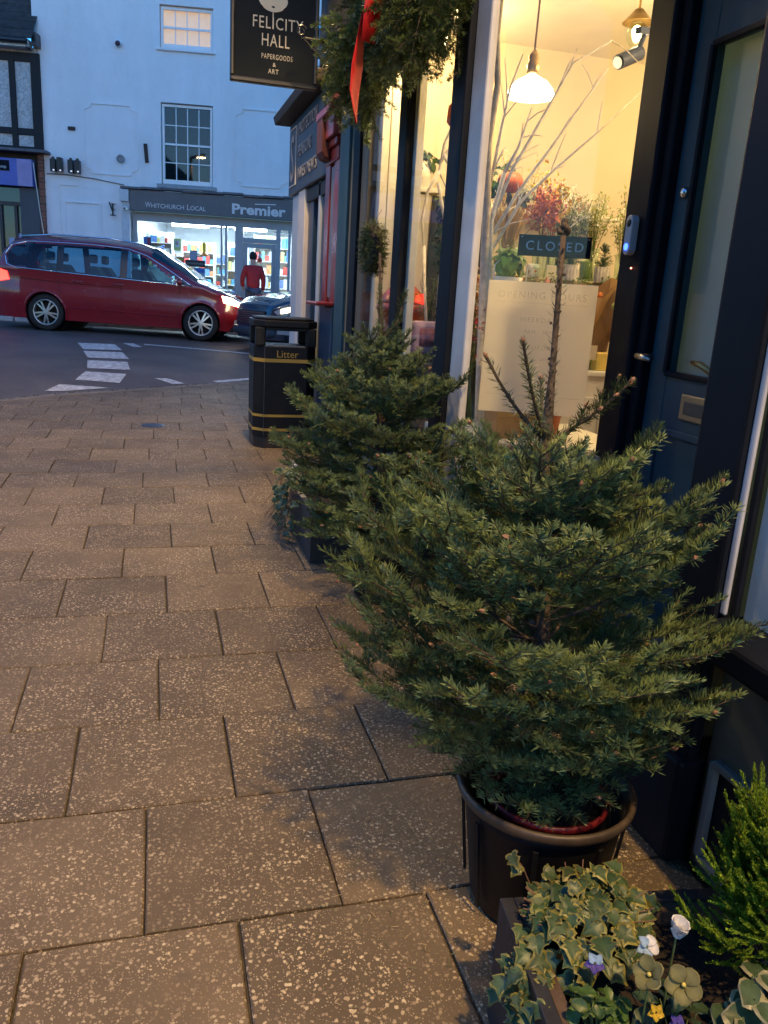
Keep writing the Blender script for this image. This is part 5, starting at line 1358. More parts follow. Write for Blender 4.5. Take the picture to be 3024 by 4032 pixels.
# ------------------------------------------------------------------ leafy plants
def leaf_mesh(name, outline, cin, cout, edge=.78, cup=.55, mat='leaf', fold=.22):
    o = np.array(outline, float); n = len(o); ctr = np.array([0, o[:, 1].mean()])
    inn = ctr + (o - ctr) * edge
    def z(p): return cup * (p[:, 1] - .5) ** 2 * -1 + fold * np.abs(p[:, 0])
    rr2 = np.random.RandomState(int(abs(o[:, 0]).sum() * 1e4 + edge * 977) % 99991)
    inn = inn + rr2.normal(0, .022, inn.shape); o = o + rr2.normal(0, .014, o.shape)
    wob = rr2.normal(0, .045, n)
    V = np.concatenate([np.c_[o, z(o) - .05 + wob], np.c_[inn, z(inn) + wob * .4], np.c_[inn, z(inn) + wob * .4], [[ctr[0], ctr[1], -.03]]])
    vv = rr2.uniform(.65, 1.25, (n, 1)); v2 = rr2.uniform(.7, 1.3, (n, 1))
    Cc = np.concatenate([np.repeat([cout], n, 0) * vv, np.repeat([cout], n, 0) * vv * .8, np.repeat([cin], n, 0) * v2, [np.array(cin) * 1.25]])
    F = []
    for i in range(n):
        j = (i + 1) % n
        F += [(i, j, n + j), (i, n + j, n + i), (2 * n + i, 2 * n + j, 3 * n)]
    return npmesh(name, V, F, MAT[mat], Cc, smooth=True)
IVY = [(0, 0), (.16, -.10), (.34, -.06), (.50, .10), (.36, .26), (.58, .44), (.36, .54), (.22, .66), (.14, .86), (0, 1.04), (-.14, .86), (-.22, .66), (-.36, .54), (-.58, .44), (-.36, .26), (-.50, .10), (-.34, -.06), (-.16, -.10)]
ivym = [leaf_mesh('leaf', [(x * (1 + .1 * math.sin(k + y * 5)), y) for x, y in IVY], ci, co, ed) for k, (ci, co, ed) in enumerate((((.040, .080, .034), (.20, .21, .065), .81), ((.055, .098, .042), (.25, .25, .075), .78), ((.034, .070, .034), (.18, .20, .06), .85), ((.065, .10, .045), (.28, .25, .06), .75)))]
OVAL = [(.0, 0), (.16, .08), (.30, .28), (.34, .5), (.28, .74), (.14, .92), (0, 1), (-.14, .92), (-.28, .74), (-.34, .5), (-.30, .28), (-.16, .08)]
HEART = [(.0, .06), (.18, -.04), (.38, .06), (.46, .30), (.38, .58), (.18, .84), (0, 1.02), (-.18, .84), (-.38, .58), (-.46, .30), (-.38, .06), (-.18, -.04)]
def leaf_rot(n, rng, roll=.4):
    """rotation putting leaf local z on normal n, leaf y pointing downhill-ish"""
    n = Vector(n).normalized(); dn = Vector((rng.normal(0, .5), rng.normal(-.3, .5), -.9)); y = (dn - n * dn.dot(n)).normalized(); x = y.cross(n)
    return Matrix((x, y, n)).transposed().to_euler()
def add_leaf(parent, me, p, nrm_, size, rng):
    o = bpy.data.objects.new('leaf', me); COL.objects.link(o); o.parent = parent
    o.location = p; o.rotation_euler = leaf_rot(nrm_, rng); o.scale = (size, size, size)
    WM[o.name] = Matrix()
    return o

pr = R(-7.8)
# front planter
pb = thing('wooden_planter', 'dark wooden trough at the bottom right corner planted with ivy and violas', 'planter', (.63, 1.195, 0), pr)
cb = cmat('charcoal_timber', (.020, .021, .025), .6, var=.25, vs_=18, bump=.3, bs=40)
MB().box(0, .028, -.62, 0, 0, .28).build('side_board', cb, pb, bevel=.003)
MB().box(.56, .588, -.62, 0, 0, .28).build('side_board', cb, pb, bevel=.003)
MB().box(.0285, .5595, -.028, 0, 0, .28).build('end_board', cb, pb, bevel=.003)
MB().box(.0285, .5595, -.62, -.592, 0, .28).build('end_board', cb, pb, bevel=.003)
MB().box(.0285, .050, -.59, -.0285, .12, .276).box(.0505, .54, -.050, -.0285, .12, .272).build('bare_wood_lining', cmat('bare_brown_wood', (.085, .055, .035), .7, var=.3, vs_=20, bump=.3), pb)
m = MB(); r9 = random.Random(2)
n9 = 14; v = []; f = []
for i in range(n9):
    for j in range(n9): v.append((.05 + .51 * i / (n9 - 1), -.59 + .54 * j / (n9 - 1), .235 + r9.uniform(0, .022)))
for i in range(n9 - 1):
    for j in range(n9 - 1): f.append((i * n9 + j, (i + 1) * n9 + j, (i + 1) * n9 + j + 1, i * n9 + j + 1))
m.add(v, f).build('compost', MAT['soil'], pb, smooth=True)

rng = np.random.RandomState(6)
iv = thing('ivy_plant', 'variegated ivy with cream edged leaves spilling from the front trough', 'ivy', (.715, 1.085, .25))
nst = 0
for i in range(185):
    # mound over the far left corner, a few trails over the edges
    if i < 155:
        a = rng.rand() * 6.28; r = math.sqrt(rng.rand()); px = .04 + r * math.cos(a) * .14; py = .0 + r * math.sin(a) * .115 + .25 * (px - .04); pz = .035 + .085 * (1 - r * r) + rng.normal(0, .012)
        nv = (px * 2.2 - .18, py * 2.2 - .42, .8)
    else:
        t = rng.rand(); px = -.115 + rng.normal(0, .012); py = -.02 - .10 * t + rng.normal(0, .02); pz = .04 - .10 * rng.rand()
        nv = (-.75, -.25, .6)
    nv = np.array(nv) + rng.normal(0, .22, 3)
    add_leaf(iv, ivym[rng.randint(4)], (px, py, pz), nv, rng.uniform(.026, .046), rng)
m = MB()
for i in range(26):
    a = rng.rand() * 6.28; e_ = (.04 + .12 * math.cos(a), .11 * math.sin(a), .05 + rng.rand() * .05)
    m.tube([(.03 + rng.normal(0, .02), rng.normal(0, .02), -.01), (.03 + .06 * math.cos(a), .05 * math.sin(a), .06), e_], .0013, 4)
m.build('stems', MAT['twig'], iv)
iv.children[-1].name = 'stem'
# upright sprig reaching over the pot rim
sprig = thing('ivy_trail', 'thin ivy trail leaning up over the rim of the big pot', 'ivy', (.70, 1.19, .28))
MB().tube([(0, 0, 0), (-.02, .015, .05), (-.045, .02, .085)], .0014, 4).tube([(0, 0, 0), (.03, .01, .04)], .0014, 4).build('stem', MAT['twig'], sprig)
for p, nv, s in (((-.05, .02, .085), (-.6, -.5, .4), .032), ((-.03, .015, .06), (-.2, -.6, .6), .028), ((.02, .0, .05), (.2, -.5, .7), .034), ((.0, .005, .02), (0, -.6, .7), .03)):
    add_leaf(sprig, ivym[rng.randint(4)], p, nv, s, rng)

# golden conifer
cy = thing('golden_conifer', 'bright lime green dwarf conifer at the right edge of the front trough', 'conifer', (1.03, .94, .24))
rng = np.random.RandomState(15)
MB().tube([(0, 0, -.02), (.005, .0, .18), (.01, .01, .33)], [.008, .006, .003], 6).build('trunk', MAT['bark'], cy)
CYG = ((.07, .125, .012), (.24, .36, .028))
for i in range(60):
    z = .03 + .23 * (i / 60); az = i * 2.399 + rng.normal(0, .2); L_ = (.135 * (1 - (z / .40) ** 1.6) + .045) * rng.uniform(.8, 1.2)
    spec = dict(o=(0, 0, z), az=az, el=38 + 25 * z / .3 + rng.normal(0, 7), L=L_, curl=18, side=.42, nside=8)
    r = fir_branch(rng, **spec)
    pts, shoots, wood = r
    m = MB(); m.tube(pts, .0014, 4)
    b = m.build('branch', MAT['bark'], cy)
    nd = needles(shoots, rng, 1300, .0085, .0026, CYG, alpha=(18, 48), spread=150, bright=1.0)
    tag(put('needles', npmesh('needles', *nd[:2], MAT['needle'], nd[2]), b), kind='stuff')

# violas, hellebores, leafy bedding
def green_leaf(c0, c1, outline=OVAL, ed=.82): return leaf_mesh('leaf', outline, c0, c1, ed)
lf_a = green_leaf((.05, .10, .022), (.10, .16, .035)); lf_b = green_leaf((.05, .085, .04), (.42, .40, .22), OVAL, .80); lf_c = green_leaf((.035, .065, .035), (.05, .085, .05))
ROUND = [(0, 0), (.2, .06), (.42, .26), (.52, .52), (.46, .78), (.26, .96), (0, 1.0), (-.26, .96), (-.46, .78), (-.52, .52), (-.42, .26), (-.2, .06)]
petal_w = leaf_mesh('petal', ROUND, (.75, .74, .72), (.80, .79, .76), .9, mat='petal'); petal_g = leaf_mesh('petal', ROUND, (.20, .20, .085), (.25, .24, .10), .9, mat='petal')
petal_y = leaf_mesh('petal', HEART, (.62, .42, .03), (.7, .5, .05), .9, mat='petal'); petal_p = leaf_mesh('petal', HEART, (.10, .07, .33), (.14, .11, .45), .9, mat='petal'); petal_b = leaf_mesh('petal', HEART, (.35, .52, .72), (.45, .60, .78), .9, mat='petal')
def flower(name, label, cat, loc, petals, size, face, cup=.35, group=None, ctr=None, stemlen=.10):
    t = thing(name, label, cat, loc, group=group)
    MB().tube([(.005, .004, -stemlen), (.002, .003, -stemlen * .5), (0, 0, 0)], .0016, 5).build('stem', cmat('green_stem', (.10, .15, .05), .6), t)
    F = Vector(face).normalized(); X = F.cross(Vector((0, 0, 1)))
    X = X.normalized() if X.length > .1 else Vector((1, 0, 0)); Y = F.cross(X)
    n = len(petals)
    for i, me in enumerate(petals):
        a = 2 * PI * i / n + .3; d = X * math.cos(a) + Y * math.sin(a)
        nn = (F - d * cup).normalized(); yy = (d + F * cup).normalized(); xx = yy.cross(nn)
        o = put('petal', me, t, loc=tuple(d * size * .06 + F * .0015 * i), rot=Matrix((xx, yy, nn)).transposed().to_euler(), scale=size)
    if ctr: MB().ball(tuple(F * .006), size * .14, 8, 6).build('centre', ctr, t, smooth=True)
    return t
ycen = cmat('yellow_stamens', (.6, .5, .12), .6)
flower('hellebore', 'open pale green hellebore flower in the front trough, lowest of the pale blooms', 'flower', (.768, .835, .40), [petal_g] * 5, .027, (-.35, -.55, .75), .25, ctr=ycen, stemlen=.14)
flower('hellebore', 'half open cream hellebore left of the white bud in the front trough', 'flower', (.728, .862, .40), [petal_g] * 5, .026, (-.6, -.2, .7), .55, ctr=ycen, stemlen=.14)
flower('hellebore', 'closed white hellebore bud standing above the other flowers in the trough', 'flower', (.783, .885, .445), [petal_w] * 6, .026, (.1, -.1, 1), 2.6, stemlen=.18)
flower('viola', 'purple viola beside the ivy in the front trough', 'flower', (.690, .952, .345), [petal_p, petal_p, petal_p, petal_b, petal_b], .017, (-.3, -.7, .6), .1, group='violas in the front trough')
flower('viola', 'pale blue viola just above the cream hellebore', 'flower', (.748, .905, .41), [petal_b, petal_b, petal_w, petal_w, petal_b], .018, (-.1, -.6, .8), .1, group='violas in the front trough')
flower('viola', 'yellow viola below the hellebores in the front trough', 'flower', (.735, .845, .345), [petal_y] * 5, .013, (-.2, -.7, .6), .2, group='violas in the front trough')
flower('viola', 'deep blue viola right of the yellow one', 'flower', (.762, .828, .335), [petal_p] * 5, .014, (-.1, -.7, .6), .2, group='violas in the front trough')
rng = np.random.RandomState(31)
def bedding(name, label, loc, mesh, n, rx, ry, h, s0, s1, up=.9):
    t = thing(name, label, 'plant', loc)
    m = MB()
    for i in range(n):
        a = rng.rand() * 6.28; r = math.sqrt(rng.rand()); p = (rx * r * math.cos(a), ry * r * math.sin(a), h * (1 - .6 * r * r) * rng.uniform(.55, 1.05))
        add_leaf(t, mesh, p, (p[0] * 5 + rng.normal(0, .25), p[1] * 5 - .2 + rng.normal(0, .25), up), rng.uniform(s0, s1), rng)
        m.tube([(p[0] * .2, p[1] * .2, -.03), (p[0] * .7, p[1] * .7, p[2] * .5), p], .0012, 4)
    m.build('stem', cmat('green_stem', (.10, .15, .05), .6), t)
    return t
bedding('viola_plant', 'bright green leafy viola clump below the ivy in the trough', (.685, .905, .26), lf_a, 34, .05, .05, .085, .022, .036)
bedding('viola_plant', 'small leafy clump under the yellow viola at the bottom edge', (.745, .815, .255), lf_a, 22, .045, .035, .075, .018, .03)
bedding('hellebore_plant', 'dark grey green hellebore foliage around the pale flowers', (.80, .85, .255), lf_c, 26, .07, .06, .10, .035, .06)
bedding('variegated_shrub', 'broad green leaves with cream edges at the bottom right corner', (.875, .80, .26), lf_b, 22, .055, .06, .17, .05, .075)
bedding('grass_tuft', 'thin olive leaved sprigs behind the ivy along the trough edge', (.84, 1.10, .255), green_leaf((.10, .10, .02), (.22, .20, .04)), 18, .06, .03, .09, .018, .032)

# rear planter with ivy
p2_ = thing('square_planter', 'black square planter beside the farther fir with ivy trailing over its side', 'planter', (.77, 3.96, 0))
MB().box(0, .03, 0, .68, 0, .285).build('side_board', cb, p2_, bevel=.003); MB().box(.45, .48, 0, .68, 0, .285).build('side_board', cb, p2_, bevel=.003)
MB().box(.0305, .4495, 0, .03, 0, .285).build('end_board', cb, p2_, bevel=.003); MB().box(.0305, .4495, .65, .68, 0, .285).build('end_board', cb, p2_, bevel=.003)
MB().box(.03, .45, .03, .65, .15, .25).build('compost', MAT['soil'], p2_)
MB().box(-.008, .02, .26, .40, .286, .292).build('worn_rim', cmat('bare_rim', (.25, .22, .15), .7), p2_)
rng = np.random.RandomState(8)
i2 = thing('ivy_plant', 'cream edged ivy hanging down the side of the rear planter by the bin', 'ivy', (.78, 4.40, .27))
for i in range(105):
    if i < 55:
        px = rng.uniform(-.10, .16); py = rng.uniform(-.05, .36); pz = .035 + rng.uniform(0, .07); nv = (-.4, -.4, .8)
    else:
        py = rng.uniform(-.10, .36); d_ = rng.rand(); px = -.05 - .05 * rng.rand(); pz = .02 - .24 * d_; nv = (-.8, -.4, .35)
    add_leaf(i2, ivym[rng.randint(4)], (px, py, pz), np.array(nv) + rng.normal(0, .25, 3), rng.uniform(.035, .055), rng)
m = MB()
for i in range(24):
    y = rng.uniform(-.1, .34); m.tube([(.03, y, .0), (-.05, y + rng.normal(0, .02), .03), (-.085, y + rng.normal(0, .05), -.12), (-.11 - rng.rand() * .05, y + rng.normal(0, .09), -.22)], .0016, 4)
m.build('stem', MAT['twig'], i2)
for k_, (x, y, z, pet) in enumerate(((.90, 4.30, .36, petal_w), (.87, 4.36, .34, petal_w), (.80, 4.72, .37, petal_w))):
    flower('white_viola', ('white viola nearest the fir in the rear planter', 'white viola beside the rim of the rear planter', 'pale viola at the far end of the rear planter near the bin')[k_], 'flower', (x, y, z), [pet] * 5, .028, (-.5, -.7, .5), .15, group='white violas in the rear planter')
# ------------------------------------------------------------------ litter bin
bn = thing('litter_bin', 'black litter bin with gold bands and gold Litter lettering beside the far fir', 'litter bin', (1.10, 7.30, 0))
def chamf(hx, hy, c): return [(-hx + c, -hy), (hx - c, -hy), (hx, -hy + c), (hx, hy - c), (hx - c, hy), (-hx + c, hy), (-hx, hy - c), (-hx, -hy + c)]
ext = lambda a, b, h: (a, b, h)
bp = MAT['blackpl']
MB().prism(chamf(.262, .245, .08), 0, .10, ext).build('plinth', cmat('dark_brown_plinth', (.022, .016, .014), .5), bn, bevel=.006)
MB().prism(chamf(.270, .252, .085), .101, .885, ext).build('body', bp, bn, bevel=.006)
for sx in (-1, 1):
    for sy in (-1, 1):
        MB().box(sx * .262, sx * .175, sy * .245, sy * .165, .886, 1.045).build('corner_post', bp, bn, bevel=.012)
for sy in (-1, 1): MB().box(-.172, .172, sy * .240, sy * .215, 1.018, 1.045).build('hood_lip', bp, bn, bevel=.004)
MB().prism(chamf(.278, .262, .09), 1.046, 1.105, ext).prism(chamf(.255, .24, .085), 1.106, 1.125, ext).build('hood', bp, bn, bevel=.012)
MB().box(-.165, .165, -.246, -.236, .886, .896).build('aperture_sill', cmat('worn_steel_lip', (.16, .16, .17), .35), bn)
for z0, z1 in ((.752, .782), (.278, .300), (.153, .177)):
    MB().prism(chamf(.2722, .2542, .0852), z0, z1, ext).build('gold_band', MAT['goldband'], bn)
text('lettering', 'Litter', .085, MAT['goldband'], bn, frame4((-.085, -.2525, .795), (1, 0, 0), (0, 0, 1)), .001)
MB().box(-.186, -.183, -.2535, -.2515, .11, .88).build('door_seam', cmat('seam_grey', (.09, .09, .09), .5), bn)

# ------------------------------------------------------------------ cars
def lerp_prof(prof, x):
    for (a, za), (b, zb) in zip(prof[:-1], prof[1:]):
        if a <= x <= b:
            t = (x - a) / (b - a); t = t * t * (3 - 2 * t) * .35 + t * .65
            return za + (zb - za) * t
    return prof[0][1] if x < prof[0][0] else prof[-1][1]

class Car:
    def __init__(s, top, belt, sill, x0, x1, hw, axles, rw):
        s.top, s.belt_, s.sill, s.x0, s.x1, s.hw, s.axles, s.rw = top, belt, sill, x0, x1, hw, axles, rw
    def T(s, x): return lerp_prof(s.top, x)
    def B(s, x): return min(lerp_prof(s.belt_, x), s.T(x) - .10)
    def w(s, x):
        f = max(0, (x - (s.x1 - .75)) / .75); r = max(0, ((s.x0 + .55) - x) / .55)
        return s.hw * (1 - .40 * f ** 2.4) * (1 - .22 * r ** 2.2)
    def y(s, x, z):
        T, B = s.T(x), s.B(x); w = s.w(x)
        if z <= B:
            q_ = (B - z) / max(.05, B - s.sill); return w * (1 - .075 * max(0, q_ - .45) ** 2 * 3.3 - .012 * math.sin(q_ * 9))
        q_ = min(1, (z - B) / max(1e-4, T - B)); tall = min(1, (T - B) / .62)
        return w * (1 - (.20 * tall) * q_) * max(0, 1 - q_ ** (3.0 + 5 * tall)) ** .5
    def body(s, cut=()):
        def inside(x, z, pl):
            c = False
            for (a, za), (b, zb) in zip(pl, pl[1:] + pl[:1]):
                if (za > z) != (zb > z) and x < (b - a) * (z - za) / (zb - za) + a: c = not c
            return c
        nx, n1, n2 = 150, 22, 22
        xs = [s.x0 + (s.x1 - s.x0) * i / nx for i in range(nx + 1)]
        m = MB(); rows = []
        for x in xs:
            B, T = s.B(x), s.T(x)
            zz = [s.sill + (B - s.sill) * j / n1 for j in range(n1)] + [B + (T - B) * math.sin(.5 * PI * j / n2) for j in range(n2 + 1)]
            rows.append([(x, s.y(x, z), z) for z in zz])
        ncol = len(rows[0]); arch = s.rw + .045
        for sgn in (1, -1):
            V = []
            for r_ in rows:
                for (x, y, z) in r_:
                    for ax in s.axles:
                        d = math.hypot(x - ax, z - s.rw)
                        if 1e-6 < abs(d - arch) < .022 and z < s.rw + arch + .03:
                            k = arch / d; x = ax + (x - ax) * k; z = s.rw + (z - s.rw) * k
                    V.append((x, sgn * y, z))
            F = []
            for i in range(nx):
                for j in range(ncol - 1):
                    cx_ = (V[i * ncol + j][0] + V[(i + 1) * ncol + j + 1][0]) / 2; cz_ = (V[i * ncol + j][2] + V[(i + 1) * ncol + j + 1][2]) / 2
                    if any(math.hypot(cx_ - ax, cz_ - s.rw) < arch - .004 for ax in s.axles): continue
                    if any(inside(cx_, cz_, pl) for pl in cut): continue
                    fc = (i * ncol + j, (i + 1) * ncol + j, (i + 1) * ncol + j + 1, i * ncol + j + 1)
                    F.append(fc if sgn < 0 else fc[::-1])
            m.add(V, F)
        # end caps
        for i in (0, nx):
            a = rows[i]; o = len(m.v)
            m.add([p for p in a] + [(p[0], -p[1], p[2]) for p in a], [(j, j + 1, ncol + j + 1, ncol + j) for j in range(ncol - 1)])
        return m
    def patch(s, poly, off=.006, sgn=-1, n=26):
        """piece of skin inside a side-view polygon, laid just proud of the body"""
        x0 = min(p[0] for p in poly); x1 = max(p[0] for p in poly)
        m = MB(); cols = []
        for i in range(n + 1):
            x = x0 + (x1 - x0) * (i + (.001 if i == 0 else -.001 if i == n else 0)) / n; zs = []
            for (a, za), (b, zb) in zip(poly, poly[1:] + poly[:1]):
                if (a - x) * (b - x) <= 0 and abs(a - b) > 1e-9: zs.append(za + (zb - za) * (x - a) / (b - a))
            lo, hi = (min(zs), max(zs)) if zs else (poly[0][1], poly[0][1])
            cols.append([(x, sgn * (s.y(x, lo + (hi - lo) * k / 6) + off), lo + (hi - lo) * k / 6) for k in range(7)])
        V = [p for c in cols for p in c]
        m.add(V, [(i * 7 + k, (i + 1) * 7 + k, (i + 1) * 7 + k + 1, i * 7 + k + 1) for i in range(n) for k in range(6)])
        return m
    def line(s, pts, r, off=.006, sgn=-1, closed=False, sub=6):
        out = []; P = pts + (pts[:1] if closed else [])
        for (a, za), (b, zb) in zip(P[:-1], P[1:]):
            for k in range(sub): x = a + (b - a) * k / sub; z = za + (zb - za) * k / sub; out.append((x, sgn * (s.y(x, z) + off), z))
        out.append((P[-1][0], sgn * (s.y(*P[-1]) + off), P[-1][1]))
        return MB().tube(out, r, 5)

def wheel(parent, x, y, r, sgn, spokes=10, rim=.70):
    w = MB().lathe([(r * rim, -.10), (r * .90, -.115), (r * .985, -.085), (r, -.05), (r, .05), (r * .985, .085), (r * .90, .10), (r * rim, .09)], n=36, axis='y', cap=False)
    t = w.build('wheel', MAT['rubber'], parent, smooth=True, loc=(x, y, r))
    rr_ = r * rim
    MB().lathe([(rr_, -.10), (rr_ * .97, -.108), (rr_ * .90, -.095), (rr_ * .88, .02)], n=36, axis='y', cap=False).build('rim', MAT['alloy'], t, smooth=True)
    m = MB()
    for k in range(spokes):
        a = 2 * PI * k / spokes + (.12 if k % 2 else -.12)
        m.bar((math.cos(a) * .05, -.085, math.sin(a) * .05), (math.cos(a) * rr_ * .93, -.075, math.sin(a) * rr_ * .93), .030, .02, up=(0, 1, 0))
    m.lathe([(.055, -.075), (.05, -.10), (0, -.102)], n=16, axis='y')
    m.build('spoke', MAT['alloy'], t)
    MB().lathe([(rr_ * .88, .03), (0, .031)], n=24, axis='y', cap=False).build('brake_disc', MAT['darkin'], t)
    if sgn > 0: t.rotation_euler = (0, 0, PI)
    return t

# red people carrier heading right; near side faces the camera
fx, rx = Vector((.909, 15.83)), Vector((-1.923, 16.407))
dv = (fx - rx); ang = math.atan2(dv.y, dv.x); WB = dv.length
rc = thing('red_people_carrier', 'red people carrier driving right past the lit shop with headlights on', 'car', (0, 0, 0))
side_n = Vector((-dv.y, dv.x)).normalized()   # left of travel = away from camera
mid = (fx + rx) / 2 + side_n * .80
rc.location = (mid.x, mid.y, .312)
rc.rotation_euler = (0, math.atan2(.043, WB), ang)
rc.scale = (.965, .97, .985)
WM[rc.name] = rc.matrix_basis.copy()
ax_f, ax_r = WB / 2, -WB / 2
CR = Car([(-2.42, .72), (-2.40, 1.00), (-2.33, 1.22), (-2.22, 1.50), (-2.04, 1.655), (-1.5, 1.735), (-.6, 1.765), (.05, 1.735), (.48, 1.64), (.95, 1.39), (1.42, 1.09), (1.75, .985), (2.05, .88), (2.24, .74), (2.31, .58)],
         [(-2.42, 1.10), (-1.8, 1.09), (0, 1.03), (1.2, .985), (2.31, .95)], .21, -2.42, 2.31, .94, (ax_f, ax_r), .335)
MB().box(-2.1, 2.05, -.78, .78, .20, .30).build('underbody', MAT['darkin'], rc)
for ax in (ax_f, ax_r):
    for s_ in (-1, 1): MB().lathe([(.385, s_ * .88), (.385, s_ * .45), (0, s_ * .44)], (ax, 0, .335), 28, 'y', cap=False).build('wheel_well', MAT['darkin'], rc)
    wheel(rc, ax, -.80, .335, -1); wheel(rc, ax, .80, .335, 1)
GLS = [[(-2.10, 1.16), (-1.95, 1.12), (-1.22, 1.085), (-1.22, 1.555), (-1.75, 1.545), (-2.02, 1.47), (-2.13, 1.32)], [(-1.10, 1.08), (-.06, 1.045), (-.06, 1.565), (-1.10, 1.56)], [(.06, 1.04), (1.00, 1.01), (.74, 1.20), (.40, 1.44), (.06, 1.55)], [(1.05, 1.01), (1.20, 1.015), (.93, 1.16), (.83, 1.17)]]
CR.body(GLS).build('body', MAT['carred'], rc, smooth=True)
for x_ in (-1.25, -.45, .35):
    for y_ in (-.42, .42):
        m = MB(); m.add([(x_ - .18, y_ - .24, .55), (x_ + .30, y_ - .24, .55), (x_ + .30, y_ + .24, .55), (x_ - .18, y_ + .24, .55), (x_ - .28, y_ - .22, 1.22), (x_ - .14, y_ - .22, 1.22), (x_ - .14, y_ + .22, 1.22), (x_ - .28, y_ + .22, 1.22)], [(0, 3, 2, 1), (4, 5, 6, 7), (0, 1, 5, 4), (1, 2, 6, 5), (2, 3, 7, 6), (3, 0, 4, 7)])
        sx_ = m.build('seat', MAT['seat'], rc, bevel=.04)
        MB().box(x_ - .27, x_ - .17, y_ - .13, y_ + .13, 1.27, 1.43).build('headrest', MAT['seat'], sx_, bevel=.03)
MB().box(.78, 1.10, -.72, .72, .70, .98).build('dashboard', MAT['seat'], rc, bevel=.04)
MB().box(-2.2, 1.2, -.80, .80, .30, .52).build('cabin_floor', MAT['darkin'], rc)
for sg_ in (-1, 1):
    for g in GLS: CR.patch(g, .005, sg_).build('side_window', MAT['cartint'], rc, smooth=True)
    CR.patch([(-1.22, 1.09), (-1.10, 1.085), (-1.10, 1.555), (-1.22, 1.55)], .004, sg_, 6).build('pillar', MAT['black'], rc)
    CR.patch([(-.06, 1.05), (.06, 1.045), (.06, 1.545), (-.06, 1.56)], .004, sg_, 6).build('pillar', MAT['black'], rc)
    CR.line([(-1.22, 1.075), (-.06, 1.035), (1.28, .995), (.88, 1.23), (.42, 1.475), (.06, 1.575), (-.6, 1.60), (-1.22, 1.59), (-1.78, 1.575), (-2.06, 1.49), (-2.17, 1.32), (-2.12, 1.15), (-1.95, 1.10)], .011, .006, sg_, True).build('window_trim', MAT['chrome'], rc, smooth=True)
    for dx in (-1.17, -.02, 1.02):
        CR.line([(dx - .02 + .06 * (dx > 1), .98), (dx, .70), (dx - .01, .36)], .0035, .001, sg_).build('door_gap', MAT['darkin'], rc)
    CR.line([(-2.15, .93), (-1.0, .885), (.0, .87)], .005, .002, sg_).build('slide_rail', MAT['darkin'], rc)
    for dx in (-.92, -.18): CR.line([(dx, .93), (dx + .19, .925)], .016, .018, sg_).build('door_handle', MAT['carred'], rc, smooth=True)
    CR.patch([(-2.40, .82), (-2.08, .88), (-2.12, 1.02), (-2.38, 1.08)], .006, sg_, 8).build('tail_light', MAT['taill'], rc)
    CR.patch([(1.86, .74), (2.20, .66), (2.21, .72), (2.02, .83), (1.84, .86)], .008, sg_, 10).build('headlight', MAT['headl'], rc)
    CR.patch([(2.06, .34), (2.20, .35), (2.20, .43), (2.08, .43)], .008, sg_, 6).build('fog_light', MAT['lens'], rc)
    MB().tube([(-1.9, sg_ * .70, 1.66), (-1.3, sg_ * .70, 1.725), (-.3, sg_ * .70, 1.735), (.25, sg_ * .70, 1.68)], .016, 6).build('roof_rail', MAT['chrome'], rc, smooth=True)
    MB().ball((1.06, sg_ * 1.02, 1.06), .085, 10, 7, sx=.65, sy=1.2, sz=.85).build('door_mirror', MAT['carred'], rc, smooth=True)
    CR.line([(ax_r + .42, .46), (0, .44), (ax_f - .44, .43)], .012, .004, sg_).build('side_moulding', MAT['carred'], rc)
def arch_lips(C_, parent, mat):
    for ax in C_.axles:
        for sg_ in (-1, 1):
            a0 = math.asin(max(-1, min(1, (C_.sill - C_.rw) / (C_.rw + .045)))); pts = []
            for k in range(31):
                a = a0 + (PI - 2 * a0) * k / 30; x = ax + (C_.rw + .048) * math.cos(a); z = C_.rw + (C_.rw + .048) * math.sin(a)
                pts.append((x, sg_ * (C_.y(x, z) + .004), z))
            MB().tube(pts, .022, 8).build('wheel_arch_lip', mat, parent, smooth=True)
arch_lips(CR, rc, MAT['carred'])
# windscreen
def screen(C_, x0, x1, q0, mat, parent, name):
    n, k = 10, 12; V = []
    for i in range(n + 1):
        x = x0 + (x1 - x0) * i / n; B, T = C_.B(x), C_.T(x)
        for j in range(-k, k + 1):
            s_ = j / k; zz = T - (T - B) * (1 - q0) * abs(s_) ** 6; V.append((x + .004, s_ * C_.y(x, T - (T - B) * (1 - q0)) if abs(s_) == 1 else s_ * C_.y(x, T - (T - B) * (1 - q0)), zz + .006))
    w_ = 2 * k + 1
    return MB().add(V, [(i * w_ + j, (i + 1) * w_ + j, (i + 1) * w_ + j + 1, i * w_ + j + 1) for i in range(n) for j in range(w_ - 1)]).build(name, mat, parent, smooth=True)
screen(CR, .50, 1.34, .72, MAT['carglass'], rc, 'windscreen')
MB().box(2.24, 2.335, -.35, .35, .42, .56).build('grille', MAT['black'], rc, bevel=.02)

# dark blue hatchback turning in, mostly hidden by the bin and the blue shop
dk = thing('dark_blue_car', 'dark blue car with lit headlights emerging behind the litter bin', 'car', (0, 0, 0))
HD = Vector((-.92, -.39)).normalized()
ang2 = math.atan2(HD.y, HD.x)
front = Vector((1.65, 14.6))
ctr = front - HD * 2.05
dk.location = (ctr.x, ctr.y, .27); dk.rotation_euler = (0, 0, ang2)
WM[dk.name] = dk.matrix_basis.copy()
CD = Car([(-2.0, .70), (-1.97, 1.0), (-1.8, 1.30), (-1.3, 1.45), (-.2, 1.48), (.3, 1.38), (.85, 1.04), (1.35, .98), (1.75, .91), (1.98, .80), (2.05, .60)], [(-2, 1.0), (0, .94), (1.2, .88), (2.05, .82)], .20, -2.0, 2.05, .88, (1.25, -1.3), .315)
CD.body().build('body', MAT['cardark'], dk, smooth=True)
MB().box(-1.8, 1.8, -.72, .72, .19, .28).build('underbody', MAT['darkin'], dk)
